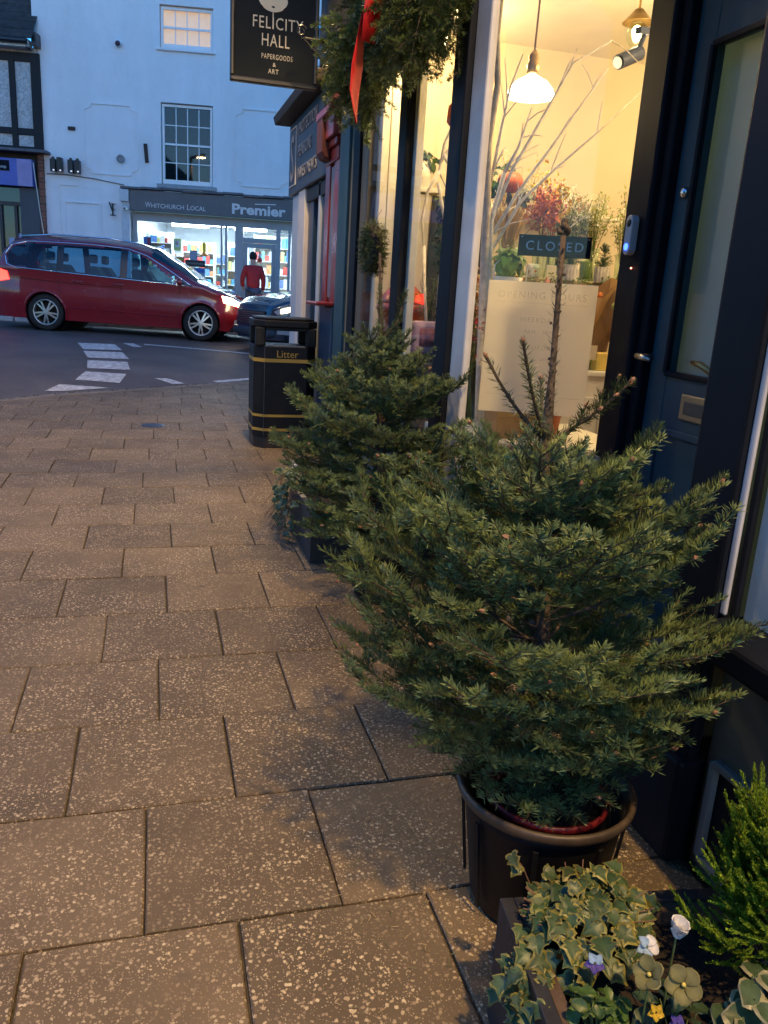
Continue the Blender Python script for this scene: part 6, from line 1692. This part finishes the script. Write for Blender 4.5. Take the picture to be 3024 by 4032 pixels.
arch_lips(CD, dk, MAT['cardark'])
for ax in (1.25, -1.3):
    for s_ in (-1, 1): MB().lathe([(.36, s_ * .84), (.36, s_ * .42), (0, s_ * .41)], (ax, 0, .315), 28, 'y', cap=False).build('wheel_well', MAT['darkin'], dk)
    wheel(dk, ax, -.75, .315, -1, 7); wheel(dk, ax, .75, .315, 1, 7)
for sg_ in (-1, 1):
    CD.patch([(-1.5, 1.02), (-.1, .96), (.55, .95), (.1, 1.30), (-.3, 1.38), (-1.3, 1.34)], .005, sg_).build('side_window', MAT['carglass'], dk, smooth=True)
    CD.patch([(1.48, .75), (1.92, .63), (1.97, .68), (1.86, .76), (1.55, .85)], .008, sg_, 10).build('headlight', MAT['lens'], dk)
    CD.patch([(1.66, .715), (1.88, .655), (1.88, .72), (1.70, .78)], .016, sg_, 6).build('lit_lamp', MAT['headl'], dk)
    CD.patch([(1.72, .30), (1.92, .31), (1.92, .40), (1.74, .41)], .008, sg_, 6).build('fog_light', MAT['lens'], dk)
    MB().ball((.62, sg_ * .96, 1.0), .075, 10, 7, sx=.65, sy=1.2, sz=.85).build('door_mirror', MAT['cardark'], dk, smooth=True)
screen(CD, .28, .84, .70, MAT['carglass'], dk, 'windscreen')
g_ = MB()
for i in range(6): g_.box(1.985, 2.075, -.42, .42, .46 + i * .035, .475 + i * .035)
g_.build('grille', MAT['chrome'], dk)
MB().box(1.97, 2.06, -.45, .45, .44, .68).build('grille_backing', MAT['black'], dk, bevel=.02)
MB().box(1.9, 2.09, -.62, .62, .24, .40).build('bumper', cmat('dark_bumper', (.03, .035, .05), .4), dk, bevel=.05)

# ------------------------------------------------------------------ person in the red jacket
def skin(name, verts, edges, radii, mat, parent, root=0, sub=2):
    me = bpy.data.meshes.new(name); me.from_pydata(verts, edges, []); me.materials.append(mat)
    o = put(name, me, parent)
    sk = o.modifiers.new('skin', 'SKIN'); sk.use_smooth_shade = True
    for i, r in enumerate(radii):
        d = me.skin_vertices[0].data[i]; d.radius = r if isinstance(r, tuple) else (r, r); d.use_root = (i == root)
    ss_ = o.modifiers.new('smooth', 'SUBSURF'); ss_.levels = sub; ss_.render_levels = sub
    return o
pe = thing('person', 'person in a red jacket, jeans and dark hat walking to the shop door', 'person', (2.10, 18.3, .45), R(8))
# facing away (+y); z up
bodyv = [(0, 0, .86), (0, .01, 1.05), (0, .02, 1.24), (0, .02, 1.32), (0, .03, 1.40), (0, .045, 1.48), (.085, 0, .82), (.085, .03, .46), (.085, -.05, .09), (.085, .06, .04), (-.085, 0, .82), (-.085, .10, .47), (-.085, .02, .09), (-.085, .13, .045),
         (.16, .02, 1.26), (.215, 0, 1.02), (.215, .03, .80), (.215, .045, .73), (-.16, .02, 1.26), (-.225, .03, 1.03), (-.19, .12, .84), (-.185, .15, .78)]
bodye = [(0, 1), (1, 2), (2, 3), (3, 4), (4, 5), (0, 6), (6, 7), (7, 8), (8, 9), (0, 10), (10, 11), (11, 12), (12, 13), (2, 14), (14, 15), (15, 16), (16, 17), (2, 18), (18, 19), (19, 20), (20, 21)]
skin('body', bodyv, bodye, [(.13, .09), (.125, .085), (.14, .085), .05, .065, .075, .07, .05, .035, .035, .07, .05, .035, .035, .045, .035, .027, .03, .045, .035, .027, .03], MAT['skin'], pe)
skin('jacket', [(0, 0, .80), (0, .0, .92), (0, .01, 1.08), (0, .02, 1.22), (0, .02, 1.315), (.165, .02, 1.245), (.225, 0, 1.02), (.222, .03, .80), (-.165, .02, 1.245), (-.235, .03, 1.03), (-.20, .12, .85)],
     [(0, 1), (1, 2), (2, 3), (3, 4), (3, 5), (5, 6), (6, 7), (3, 8), (8, 9), (9, 10)], [(.155, .11), (.158, .115), (.165, .115), (.160, .11), (.075, .07), (.075, .075), .058, .048, (.075, .075), .058, .048], MAT['jacket'], pe)
skin('trousers', [(0, 0, .84), (.09, 0, .78), (.09, .03, .46), (.09, -.05, .10), (-.09, 0, .78), (-.09, .10, .47), (-.09, .02, .10)], [(0, 1), (1, 2), (2, 3), (0, 4), (4, 5), (5, 6)], [(.125, .095), (.085, .09), .070, .06, (.095, .095), .072, .06], MAT['jeans'], pe)
m = MB(); m.ball((0, .04, 1.50), .088, 14, 10, sx=.95, sy=1.08, sz=1.15); m.build('hat', MAT['hair'], pe, smooth=True)
for x, y in ((.085, .03), (-.085, .10)): MB().ball((x, y, .045), .05, 10, 7, sx=.9, sy=2.2, sz=.9).build('shoe', MAT['black'], pe, smooth=True)
# ------------------------------------------------------------------ things inside the florist window
def vase(m, r, h):
    return m.lathe([(r * .8, 0), (r * .85, .004), (r, h), (r - .003, h), (r * .82, .008), (0, .008)], n=18)
def bunch(name, label, cat, loc, n, h, spread, heads, headr, cols, vr=.04, vh=.16, seed=1, leafy=0, stemmat=None, sc=(1, 1, 1), group=None, vase_=True):
    r = np.random.RandomState(seed); t = thing(name, label, cat, loc, group=group)
    if vase_: vase(MB(), vr, vh).build('vase', MAT['vase'], t, smooth=True)
    st = MB(); V = []; tips = []
    for i in range(n):
        a = r.rand() * 6.28; rr_ = spread * math.sqrt(r.rand()); hh = h * r.uniform(.72, 1.08)
        p0 = (vr * .5 * math.cos(a + 3), vr * .5 * math.sin(a + 3), .01); p2 = (rr_ * math.cos(a), rr_ * math.sin(a), hh)
        p1 = (p2[0] * .35, p2[1] * .35, hh * .55)
        st.tube([p0, p1, p2], .0016, 4); tips.append(np.array(p2)); tips += [np.array(p1) * .4 + np.array(p2) * .6 + r.normal(0, .02, 3)]
    st.build('stem', stemmat or cmat('green_stem', (.10, .15, .05), .6), t)
    for ci, c_ in enumerate(cols):
        hm = MB()
        for k in range(int(1.6 * heads) // len(cols)):
            p = tips[r.randint(len(tips))] + r.normal(0, headr * 2.0, 3); q_ = headr * r.uniform(.5, 1.05)
            for _ in range(5):
                d_ = unit(r.normal(size=3)); w_ = unit(np.cross(d_, r.normal(size=3))) * q_ * .5; t_ = p + d_ * q_ * 1.35 * np.array([1, 1, sc[2]])
                hm.quad(tuple(p), tuple(p + d_ * q_ * .7 + w_), tuple(t_), tuple(p + d_ * q_ * .7 - w_))
        tag(hm.build('blossom', c_, t), kind='stuff')
    if leafy:
        sh = [np.array([tp * .55, tp * .95]) for tp in tips]
        nd = needles(sh, r, leafy, .03, .008, ((.05, .10, .02), (.13, .19, .05)), spread=180)
        tag(put('foliage', npmesh('foliage', *nd[:2], MAT['leaf'], nd[2]), t), kind='stuff')
    return t
wht = cmat('white_blossom', (.74, .70, .55), .7, var=.1); grn = cmat('lime_blossom', (.36, .40, .12), .7, var=.2); orr = cmat('orange_blossom', (.50, .14, .03), .7, var=.2); gld = cmat('gold_leaf', (.60, .36, .06), .35, metal=.5, var=.2); yel = cmat('yellow_blossom', (.65, .50, .08), .7); pnk = cmat('pink_blossom', (.50, .18, .14), .7); redb = cmat('red_blossom', (.42, .03, .03), .6)

# upper display shelf and white cabinet
ds = thing('display_shelf', 'wooden plant stand shelf carrying vases behind the closed sign', 'shelf', (2.35, 4.55, .05))
MB().box(-.62, .60, -.12, .16, 1.44, 1.47).build('top_board', cmat('pale_oak', (.50, .36, .20), .6, var=.15), ds, bevel=.004)
for x in (-.58, .56):
    for y in (-.10, .13): MB().box(x - .015, x + .015, y - .015, y + .015, 0, 1.44).build('leg', cmat('pale_oak', (.50, .36, .20), .6), ds)
wc = thing('white_cabinet', 'white panelled cabinet with drawers low in the return window', 'cabinet', (2.50, 4.30, .05))
MB().box(-.60, .45, -.18, .16, .05, .955).build('carcass', MAT['shelf'], wc, bevel=.006)
MB().box(-.63, .48, -.21, .19, .956, .985).build('top_board', MAT['shelf'], wc, bevel=.006)
for x in (-.57, -.06):
    dd = MB().box(x, x + .48, -.192, -.181, .10, .84).build('cabinet_door', MAT['shelf'], wc, bevel=.006)
    MB().bar((x + .20, -.20, .855), (x + .28, -.20, .855), .012, .014).build('handle', MAT['twig'], dd)
lb = thing('kraft_box', 'plain tan cardboard box under the poster in the return window', 'box', (1.74, 3.62, .75))
MB().box(-.16, .14, -.05, .12, 0, .24).build('carton', MAT['kraft'], lb, bevel=.004)
MB().box(-.16, .14, -.052, -.0505, .10, .13).build('tape', cmat('tan_tape', (.45, .30, .14), .4), lb)
wl_ = thing('window_ledge', 'deep cream display ledge inside the splayed window', 'ledge', (1.8, 3.7, .70))
MB().add([(-.42, -.16, 0), (.22, -.43, 0), (.42, -.10, 0), (.42, .35, 0), (-.42, .35, 0), (-.42, -.16, .045), (.22, -.43, .045), (.42, -.10, .045), (.42, .35, .045), (-.42, .35, .045)], [(4, 3, 2, 1, 0), (5, 6, 7, 8, 9), (0, 1, 6, 5), (1, 2, 7, 6), (2, 3, 8, 7), (3, 4, 9, 8), (4, 0, 5, 9)]).build('board', MAT['cream'], wl_)

bunch('flower_bunch', 'white and lime flower bunch in a tall vase, left of three behind the closed sign', 'flowers', (2.32, 4.60, 1.52), 26, .50, .13, 210, .010, (wht, grn, wht), .045, .20, 2, 30, group='flower bunches on the display shelf')
bunch('flower_bunch', 'white flower bunch in the middle of the display shelf', 'flowers', (2.55, 4.60, 1.52), 26, .46, .12, 210, .011, (wht, wht, grn), .045, .20, 3, 34, group='flower bunches on the display shelf')
bunch('flower_bunch', 'white daisy bunch with bare green stems next to the door post', 'flowers', (2.74, 4.58, 1.52), 16, .40, .08, 90, .012, (wht, grn), .04, .18, 4, 10, group='flower bunches on the display shelf')
bunch('dried_grass', 'bunch of golden dried grass behind the white birch branch', 'dried grass', (1.95, 4.50, 1.522), 110, .42, .13, 20, .004, (yel,), .05, .2, 5, 0, MAT['grid_y'])
bunch('dried_hydrangea', 'rusty orange dried hydrangea head above the dried grass', 'flowers', (2.10, 4.40, 1.52), 5, .42, .05, 170, .017, (orr, orr, pnk), .035, .18, 6)
bunch('gold_leaf_stems', 'gold painted leaf stems between hydrangea and white flowers', 'flowers', (2.19, 4.45, 1.52), 9, .52, .07, 90, .017, (gld, yel), .035, .18, 7, sc=(1, .4, 1.5))
pk = thing('orange_pumpkin', 'orange pumpkin shaped lantern among leaves in the return window', 'pumpkin', (1.89, 4.40, 1.96))
m = MB()
for k in range(9):
    a = 2 * PI * k / 9; m.ball((.028 * math.cos(a), .028 * math.sin(a), .05), .045, 10, 8, sz=1.15)
m.build('body', MAT['pumpk'], pk, smooth=True); MB().tube([(0, 0, .09), (.005, 0, .125)], [.009, .006], 6).build('stalk', MAT['bark'], pk)
MB().tube([(0, 0, 0), (0, 0, -.45)], .006, 6).build('stick', MAT['twig'], pk)
rng = np.random.RandomState(50)
def leafclump(name, label, loc, mesh, n, rx, ry, rz_, s0, s1, pot=None):
    t = thing(name, label, 'plant', loc)
    for i in range(n):
        v = unit(rng.normal(size=3)); p = v * np.array([rx, ry, rz_]) * rng.uniform(.6, 1.0) + np.array([0, 0, rz_])
        add_leaf(t, mesh, tuple(p), v + np.array([0, -.5, .4]) + rng.normal(0, .2, 3), rng.uniform(s0, s1), rng)
    if pot: pot(t)
    return t
lf_g = green_leaf((.16, .30, .045), (.22, .36, .07), HEART); lf_d = green_leaf((.03, .055, .022), (.05, .08, .03))
def wirehandle(t):
    MB().tube([(-.085, -.02, -.08), (-.085, -.02, .05), (-.06, -.02, .075), (.06, -.02, .075), (.085, -.02, .05), (.085, -.02, -.08)], .004, 6).build('wire_handle', MAT['white'], t, smooth=True)
    MB().lathe([(.05, -.12), (.07, 0), (.06, 0), (0, -.01)], n=16).build('pot', MAT['cream'], t, smooth=True)
    MB().lathe([(.07, -.754), (.07, -.74), (.015, -.72), (.012, -.14), (.06, -.13), (.06, -.121)], n=16).build('plant_stand', MAT['cream'], t, smooth=True)
leafclump('pothos_plant', 'glossy green pothos plant with round leaves left of the closed sign', (1.66, 3.78, 1.50), lf_g, 60, .075, .06, .07, .04, .075, wirehandle)
leafclump('leafy_garland', 'dark green leaves around the orange pumpkin', (1.86, 4.45, 1.93), lf_a, 46, .11, .06, .09, .04, .07)
leafclump('grey_leaf_bunch', 'grey green leafy bunch below the orange pumpkin', (1.97, 4.36, 1.90), green_leaf((.14, .15, .10), (.2, .2, .14)), 26, .06, .05, .05, .03, .05)
bunch('red_berries', 'red and orange berry bunch behind the white birch stem', 'flowers', (1.60, 4.02, .746), 26, .78, .10, 150, .012, (redb, orr, wht), .06, .32, 12, 40)
# bark wrapped pots with small conifers
for k_, (x, lab) in enumerate(((2.32, 'bark wrapped pot with a small conifer, left of the pair on the shelf'), (2.53, 'bark wrapped pot with a small conifer, right of the pair on the shelf'))):
    t = thing('bark_pot', lab, 'pot plant', (x, 4.42, 1.522), group='bark wrapped pots')
    for i in range(14):
        a = 2 * PI * i / 14; MB().tube([(.038 * math.cos(a), .038 * math.sin(a), 0), (.040 * math.cos(a), .040 * math.sin(a), .085)], .009, 6).build('bark_stick', MAT['birch'], t)
    MB().lathe([(.034, .005), (.034, .07), (0, .072)], n=12).build('compost', MAT['soil'], t)
    sh = []; r = np.random.RandomState(k_ + 70)
    for i in range(60):
        z = .07 + .13 * r.rand(); a = r.rand() * 6.28; l = .05 * (1 - (z - .07) / .16) + .01
        sh.append(np.array([(0, 0, z), (l * math.cos(a), l * math.sin(a), z + .02)]))
    nd = needles(sh, r, 900, .012, .003, ((.03, .06, .03), (.07, .10, .06)), spread=180)
    tag(put('foliage', npmesh('foliage', *nd[:2], MAT['needle'], nd[2]), t), kind='stuff')
gv = thing('glass_vase', 'clear glass vase with greenish water on the display shelf', 'vase', (2.42, 4.42, 1.522)); vase(MB(), .04, .17).build('glass', MAT['vase'], gv, smooth=True); MB().lathe([(.032, .01), (.036, .11), (0, .11)], n=16).build('stalks', cmat('green_water', (.20, .28, .10), .3), gv)
cj = thing('candle_jar', 'pale lidded candle jar under the left end of the closed sign', 'jar', (2.09, 4.42, 1.522)); MB().lathe([(.036, 0), (.038, .006), (.038, .075), (0, .076)], n=20).build('jar', MAT['cream'], cj, smooth=True); MB().lathe([(.039, .02), (.0392, .055), (.039, .055)], n=20, cap=False).build('label_band', wht, cj)
# kraft wrapped bouquets
def bouquet(x, y, z, s, label, seed, tilt=0):
    r = np.random.RandomState(seed); t = thing('wrapped_bouquet', label, 'bouquet', (x, y, z), group='kraft wrapped bouquets')
    V = []; F = []; n = 14
    for j, (rr_, h) in enumerate(((.03, 0), (.045, .10), (.10, .20), (.135, .29))):
        for i in range(n):
            a = 2 * PI * i / n; k_ = 1 + (.16 * r.normal() if j > 1 else 0); V.append((rr_ * k_ * math.cos(a) * s, rr_ * k_ * math.sin(a) * s * .7, (h + (.03 * r.normal() if j == 3 else 0)) * s))
    for j in range(3):
        for i in range(n): F.append((j * n + i, j * n + (i + 1) % n, (j + 1) * n + (i + 1) % n, (j + 1) * n + i))
    MB().add(V, F).build('kraft_wrap', MAT['kraft'], t)
    hm = MB()
    for i in range(40): hm.ball((r.normal(0, .05) * s, r.normal(0, .035) * s, (.27 + r.normal(0, .025)) * s), .014 * s, 6, 4)
    tag(hm.build('blossom', (orr, pnk, wht, grn)[seed % 4], t), kind='stuff')
    sh = [np.array([(0, 0, .2 * s), (r.normal(0, .06) * s, r.normal(0, .04) * s, .34 * s)]) for i in range(14)]
    nd = needles(sh, r, 160, .03, .008, ((.05, .10, .02), (.12, .17, .05)), spread=180); tag(put('foliage', npmesh('foliage', *nd[:2], MAT['leaf'], nd[2]), t), kind='stuff')
bouquet(2.28, 4.26, 1.036, 1.45, 'kraft wrapped bouquet with orange flowers just above the poster', 40)
bouquet(2.50, 4.32, 1.036, 1.5, 'tall kraft wrapped bouquet in the middle beside the door post', 43)
bouquet(2.62, 4.22, 1.036, 1.30, 'kraft wrapped bouquet lowest and nearest the door post', 42)
bouquet(2.10, 4.28, 1.036, 1.4, 'kraft wrapped bouquet partly behind the left of the poster', 41)
gj = thing('glass_jar', 'squat ribbed glass jar with a sprig and paper tag', 'jar', (2.36, 4.14, 1.036)); MB().lathe([(.04, 0), (.055, .02), (.055, .05), (.03, .07), (.034, .075)], n=18, cap=False).build('glass', MAT['vase'], gj, smooth=True); MB().box(-.02, .02, -.03, -.028, .06, .14).build('tag', MAT['paper'], gj); MB().tube([(0, 0, .0), (.02, 0, .12)], .003).build('sprig', cmat('green_stem', (.10, .15, .05), .6), gj)
cdl = thing('yellow_candle', 'square yellow candle on the white cabinet', 'candle', (2.44, 4.16, 1.036)); MB().box(-.05, .05, -.04, .04, 0, .10).build('wax', MAT['candle'], cdl, bevel=.006); MB().tube([(0, 0, .10), (0, 0, .115)], .002).build('wick', MAT['bark'], cdl)
MB().box(-.075, .075, -.06, .06, -.0005, -.0001).build('tray', MAT['shelf'], cdl)
r = np.random.RandomState(9); pt = thing('dried_petals', 'heap of tan dried petals beside the yellow candle', 'petals', (2.58, 4.16, 1.036), kind='stuff'); m = MB()
for i in range(150): m.ball((r.normal(0, .04), r.normal(0, .03), abs(r.normal(.03, .025))), .013, 5, 3, sx=r.uniform(.5, 1), sz=.4)
m.build('petal_heap', cmat('tan_petals', (.50, .30, .14), .7, var=.2), pt)
rp_ = thing('terracotta_pot', 'red terracotta pot low in the return window below the poster', 'plant pot', (1.86, 3.60, .75)); MB().lathe([(.05, 0), (.065, .11), (.072, .11), (.072, .14), (.06, .14), (0, .12)], n=20).build('pot', cmat('red_terracotta', (.40, .10, .035), .6), rp_, smooth=True)

# white birch branch display
bt = thing('birch_branch', 'tall white painted birch branch standing in the corner of the return window', 'branch', (1.60, 3.88, .75))
def tw(pts, r0, r1): n = len(pts); return MB().tube([(a - 1.60, b - 3.88, c - .75) for a, b, c in pts], [r0 + (r1 - r0) * i / (n - 1) for i in range(n)], 7)
tw([(1.62, 3.88, .75), (1.60, 3.88, 1.06), (1.575, 3.88, 1.5), (1.555, 3.88, 1.85), (1.535, 3.88, 2.1), (1.56, 3.88, 2.35), (1.535, 3.88, 2.55), (1.545, 3.88, 2.9)], .026, .013).build('main_stem', MAT['birch'], bt, smooth=True)
tw([(1.64, 3.86, .75), (1.62, 3.86, 1.06), (1.60, 3.86, 1.45), (1.585, 3.88, 1.75), (1.64, 3.9, 1.98)], .018, .012).build('main_stem', MAT['birch'], bt, smooth=True)
r = np.random.RandomState(77)
subs = [[(1.555, 3.88, 1.85), (1.60, 3.9, 2.15), (1.63, 3.9, 2.35), (1.68, 3.9, 2.50)], [(1.585, 3.88, 1.75), (1.68, 3.9, 2.0), (1.82, 3.92, 2.25), (1.95, 3.92, 2.5), (2.14, 3.92, 2.62)], [(1.60, 3.88, 1.70), (1.72, 3.9, 1.90), (1.88, 3.92, 2.12), (2.0, 3.92, 2.30), (2.14, 3.92, 2.50)],
        [(1.60, 3.88, 1.62), (1.74, 3.9, 1.86), (1.90, 3.9, 2.02), (2.10, 3.9, 2.20), (2.34, 3.9, 2.43)], [(1.64, 3.9, 1.98), (1.70, 3.9, 2.10), (1.75, 3.9, 2.28)], [(1.60, 3.86, 1.45), (1.75, 3.84, 1.62), (1.95, 3.84, 1.70)], [(1.555, 3.88, 1.85), (1.52, 3.9, 1.98), (1.50, 3.95, 2.1)]]
for s_ in subs:
    tw(s_, .0095, .003).build('twig', MAT['birch'], bt, smooth=True)
    for k_ in range(5):
        i = r.randint(1, len(s_)); a = np.array(s_[i - 1]); b = np.array(s_[i]); p = a + (b - a) * r.rand(); d = unit(unit(b - a) + r.normal(0, .45, 3) * np.array([1, .3, 1])); l = r.uniform(.07, .2)
        tw([tuple(p), tuple(p + d * l * .5 + np.array([0, 0, .01])), tuple(p + d * l)], .0036, .0018).build('twig', MAT['birch'], bt)

bt2 = thing('bare_branch', 'curved bare white branch behind the front window glass', 'branch', (1.62, 4.62, 1.7))
for s_ in ([(0, 0, .62), (-.05, 0, .50), (-.07, 0, .36), (-.02, 0, .28), (.06, 0, .22)], [(-.07, 0, .36), (-.13, 0, .24), (-.15, 0, .10), (-.13, 0, -.04)], [(-.07, 0, .30), (-.03, 0, .16), (.0, 0, .05)], [(-.05, 0, .45), (.02, 0, .36), (.05, 0, .25)], [(-.06, .0, .42), (.0, .02, .5), (.05, .02, .6)], [(-.13, 0, -.04), (-.11, 0, -.25), (-.06, 0, -.645)]):
    MB().tube(s_, [.012 - .002 * i for i in range(len(s_))], 6).build('twig', MAT['birch'], bt2, smooth=True)
MB().lathe([(.03, .60), (.045, .62), (.04, .70), (.02, .72)], n=14).build('red_clip', MAT['pumpk'], bt2, smooth=True)

# plant on the wall shelf
leafclump('shelf_plant', 'leafy green plant in a cream pot on the wall shelf', (1.70, 5.37, 2.15), green_leaf((.04, .085, .02), (.07, .12, .03)), 70, .10, .07, .07, .04, .07, lambda t: MB().lathe([(.05, -.10), (.065, .05), (.06, .05), (0, .03)], n=20).build('pot', MAT['cream'], t, smooth=True))
leafclump('hanging_foliage', 'dark speckled foliage hanging in the shadow right of the cupboard', (1.80, 5.15, 1.45), lf_d, 120, .07, .06, .26, .03, .05)
leafclump('hanging_foliage', 'green trailing leaves at the top of the dark foliage', (1.78, 5.10, 1.88), lf_a, 26, .06, .05, .06, .05, .07)
pn = thing('navy_panel', 'dark panel standing behind the hanging foliage', 'panel', (1.84, 5.30, .06)); MB().box(-.09, .30, 0, .02, 0, 1.95).build('board', cmat('dark_panel', (.03, .035, .05), .6), pn)
MB().box(-.09, .30, -.004, -.0005, 1.2, 1.22).build('trim', cmat('seam_grey', (.09, .09, .09), .5), pn)
ru = thing('red_urn', 'red lidded urn with a ball finial behind the farther fir', 'urn', (1.52, 5.06, .92))
MB().box(-.10, .10, -.10, .10, -.87, -.001).build('pedestal', MAT['cream'], ru, bevel=.006)
MB().lathe([(.10, 0), (.14, .05), (.15, .30), (.155, .36), (.165, .37), (.165, .40), (.15, .41)], n=32).build('body', MAT['redlac'], ru, smooth=True)
m = MB(); m.lathe([(.155, .41), (.15, .43), (.12, .47), (.07, .52), (.03, .55), (.018, .56), (.028, .575), (.038, .60), (.028, .625), (.014, .635), (.02, .65), (.012, .668), (0, .672)], n=32); m.build('lid', MAT['redlac'], ru, smooth=True)
bunch('shrub_sprigs', 'small leafy sprigs standing beside the red urn', 'plant', (1.60, 4.80, 1.052), 14, .42, .06, 30, .005, (grn,), .03, .12, 21, 60)
cnd = thing('striped_candle', 'tall tapered candle with coloured stripes by the dark foliage', 'candle', (1.68, 4.84, 1.052))
MB().lathe([(.014, 0), (.012, .44), (.004, .53), (0, .532)], n=12).build('wax', MAT['cream'], cnd, smooth=True)
for i in range(5): MB().lathe([(.0148 - .0004 * i, .05 + i * .05), (.0145 - .0004 * i, .07 + i * .05)], n=12, cap=False).build('stripe', (MAT['blue'], MAT['pumpk'])[i % 2], cnd)
dt = thing('draped_table', 'dark cloth covered table behind the farther fir', 'table', (1.64, 4.66, .05)); MB().box(-.20, .35, -.30, .22, 0, .97).build('dark_cloth', cmat('black_cloth', (.012, .012, .015), .9), dt, bevel=.02)
MB().box(-.22, .37, -.32, .24, .971, 1.0).build('glass_top', MAT['vase'], dt)
tcl = thing('tea_towel', 'folded white towel with a red stripe draped on the dark table', 'towel', (1.66, 4.50, 1.052)); MB().add([(-.10, -.02, .06), (.10, -.05, .04), (.14, .12, .08), (-.08, .14, .11), (-.12, -.06, -.06), (.09, -.09, -.10)], [(0, 1, 2, 3), (4, 5, 1, 0)]).build('cloth', MAT['cloth'], tcl); MB().bar((-.11, -.055, .0), (.095, -.083, -.03), .01, .012).build('stripe', cmat('dull_red', (.3, .05, .05), .8), tcl)
cu_ = thing('lilac_cushion', 'lilac printed cushion leaning in the front window behind the fir', 'cushion', (1.53, 4.60, 1.075)); MB().box(-.10, .10, -.03, .03, -.02, .17).build('cover', MAT['purple'], cu_, bevel=.028); MB().box(-.045, .045, -.040, -.034, .03, .13).build('printed_panel', cmat('plum_print', (.16, .06, .10), .8, var=.4, vs_=30), cu_, smooth=True)
lbn = thing('linen_banner', 'narrow white linen banner hanging beside the black shop pillar', 'banner', (1.50, 4.06, 1.30)); MB().add([(-.04, 0, 0), (.03, 0, .0), (.015, 0, 1.69), (-.03, 0, 1.69), (-.04, .004, 0), (.03, .004, .0), (.015, .004, 1.69), (-.03, .004, 1.69)], [(0, 1, 2, 3), (7, 6, 5, 4), (0, 4, 5, 1), (1, 5, 6, 2), (3, 2, 6, 7), (0, 3, 7, 4)]).build('cloth', MAT['cloth'], lbn)

# more stock so the window reads as a full florist display
bunch('eucalyptus_bunch', 'grey green eucalyptus bunch behind the white flowers by the wall', 'foliage', (2.44, 4.67, 1.522), 22, .46, .15, 40, .010, (grn,), .05, .2, 33, 120)
bunch('white_stock_bunch', 'tall white stock flowers at the back of the shelf beside the door post', 'flowers', (2.86, 4.64, 1.522), 20, .56, .13, 240, .011, (wht, wht, grn), .05, .2, 34, 40)
bunch('pampas_bunch', 'pale pampas stems rising behind the orange hydrangea', 'dried grass', (2.06, 4.66, 1.522), 26, .62, .14, 160, .010, (yel, wht), .05, .2, 35, 0, MAT['grid_y'])
bunch('lime_foliage', 'low lime green foliage bunch under the dried grass', 'foliage', (1.86, 4.0, .746), 20, .70, .13, 70, .010, (grn, wht), .05, .14, 36, 110)
bunch('pink_rose_bunch', 'pink and white roses half hidden left of the poster', 'flowers', (1.68, 3.90, .746), 18, .62, .10, 150, .014, (pnk, wht, redb), .05, .14, 37, 50)
bunch('kalanchoe', 'small orange flowering plant above the poster edge', 'flowers', (2.00, 4.22, 1.036), 14, .46, .08, 130, .011, (orr, grn), .04, .10, 38, 60)
sb_ = thing('back_shelf', 'cream wall shelf with jars at the back of the florist', 'shelf', (2.55, 5.36, 1.95))
MB().box(-.45, .55, -.10, .13, 0, .025).build('board', MAT['cream'], sb_, bevel=.004)
for i in range(7):
    x = -.38 + i * .14; h_ = (.14, .10, .17, .12, .15, .09, .16)[i]
    MB().lathe([(.038, .026), (.042, .04), (.042, .026 + h_ * .8), (.026, .026 + h_), (0, .026 + h_)], (x, .02, 0), 14).build('jar', (MAT['cream'], MAT['terracotta'], MAT['vase'], MAT['kraft'])[i % 4], sb_, smooth=True)
pc_ = thing('price_card', 'small cream price card propped on the display shelf', 'card', (2.20, 4.40, 1.522)); MB().add([(-.03, 0, 0), (.03, 0, 0), (.03, .015, .075), (-.03, .015, .075), (-.03, .003, 0), (.03, .003, 0), (.03, .018, .075), (-.03, .018, .075)], [(0, 1, 2, 3), (7, 6, 5, 4), (0, 4, 5, 1), (3, 2, 6, 7), (0, 3, 7, 4), (1, 5, 6, 2)]).build('card', MAT['paper'], pc_)

texts_to_meshes()
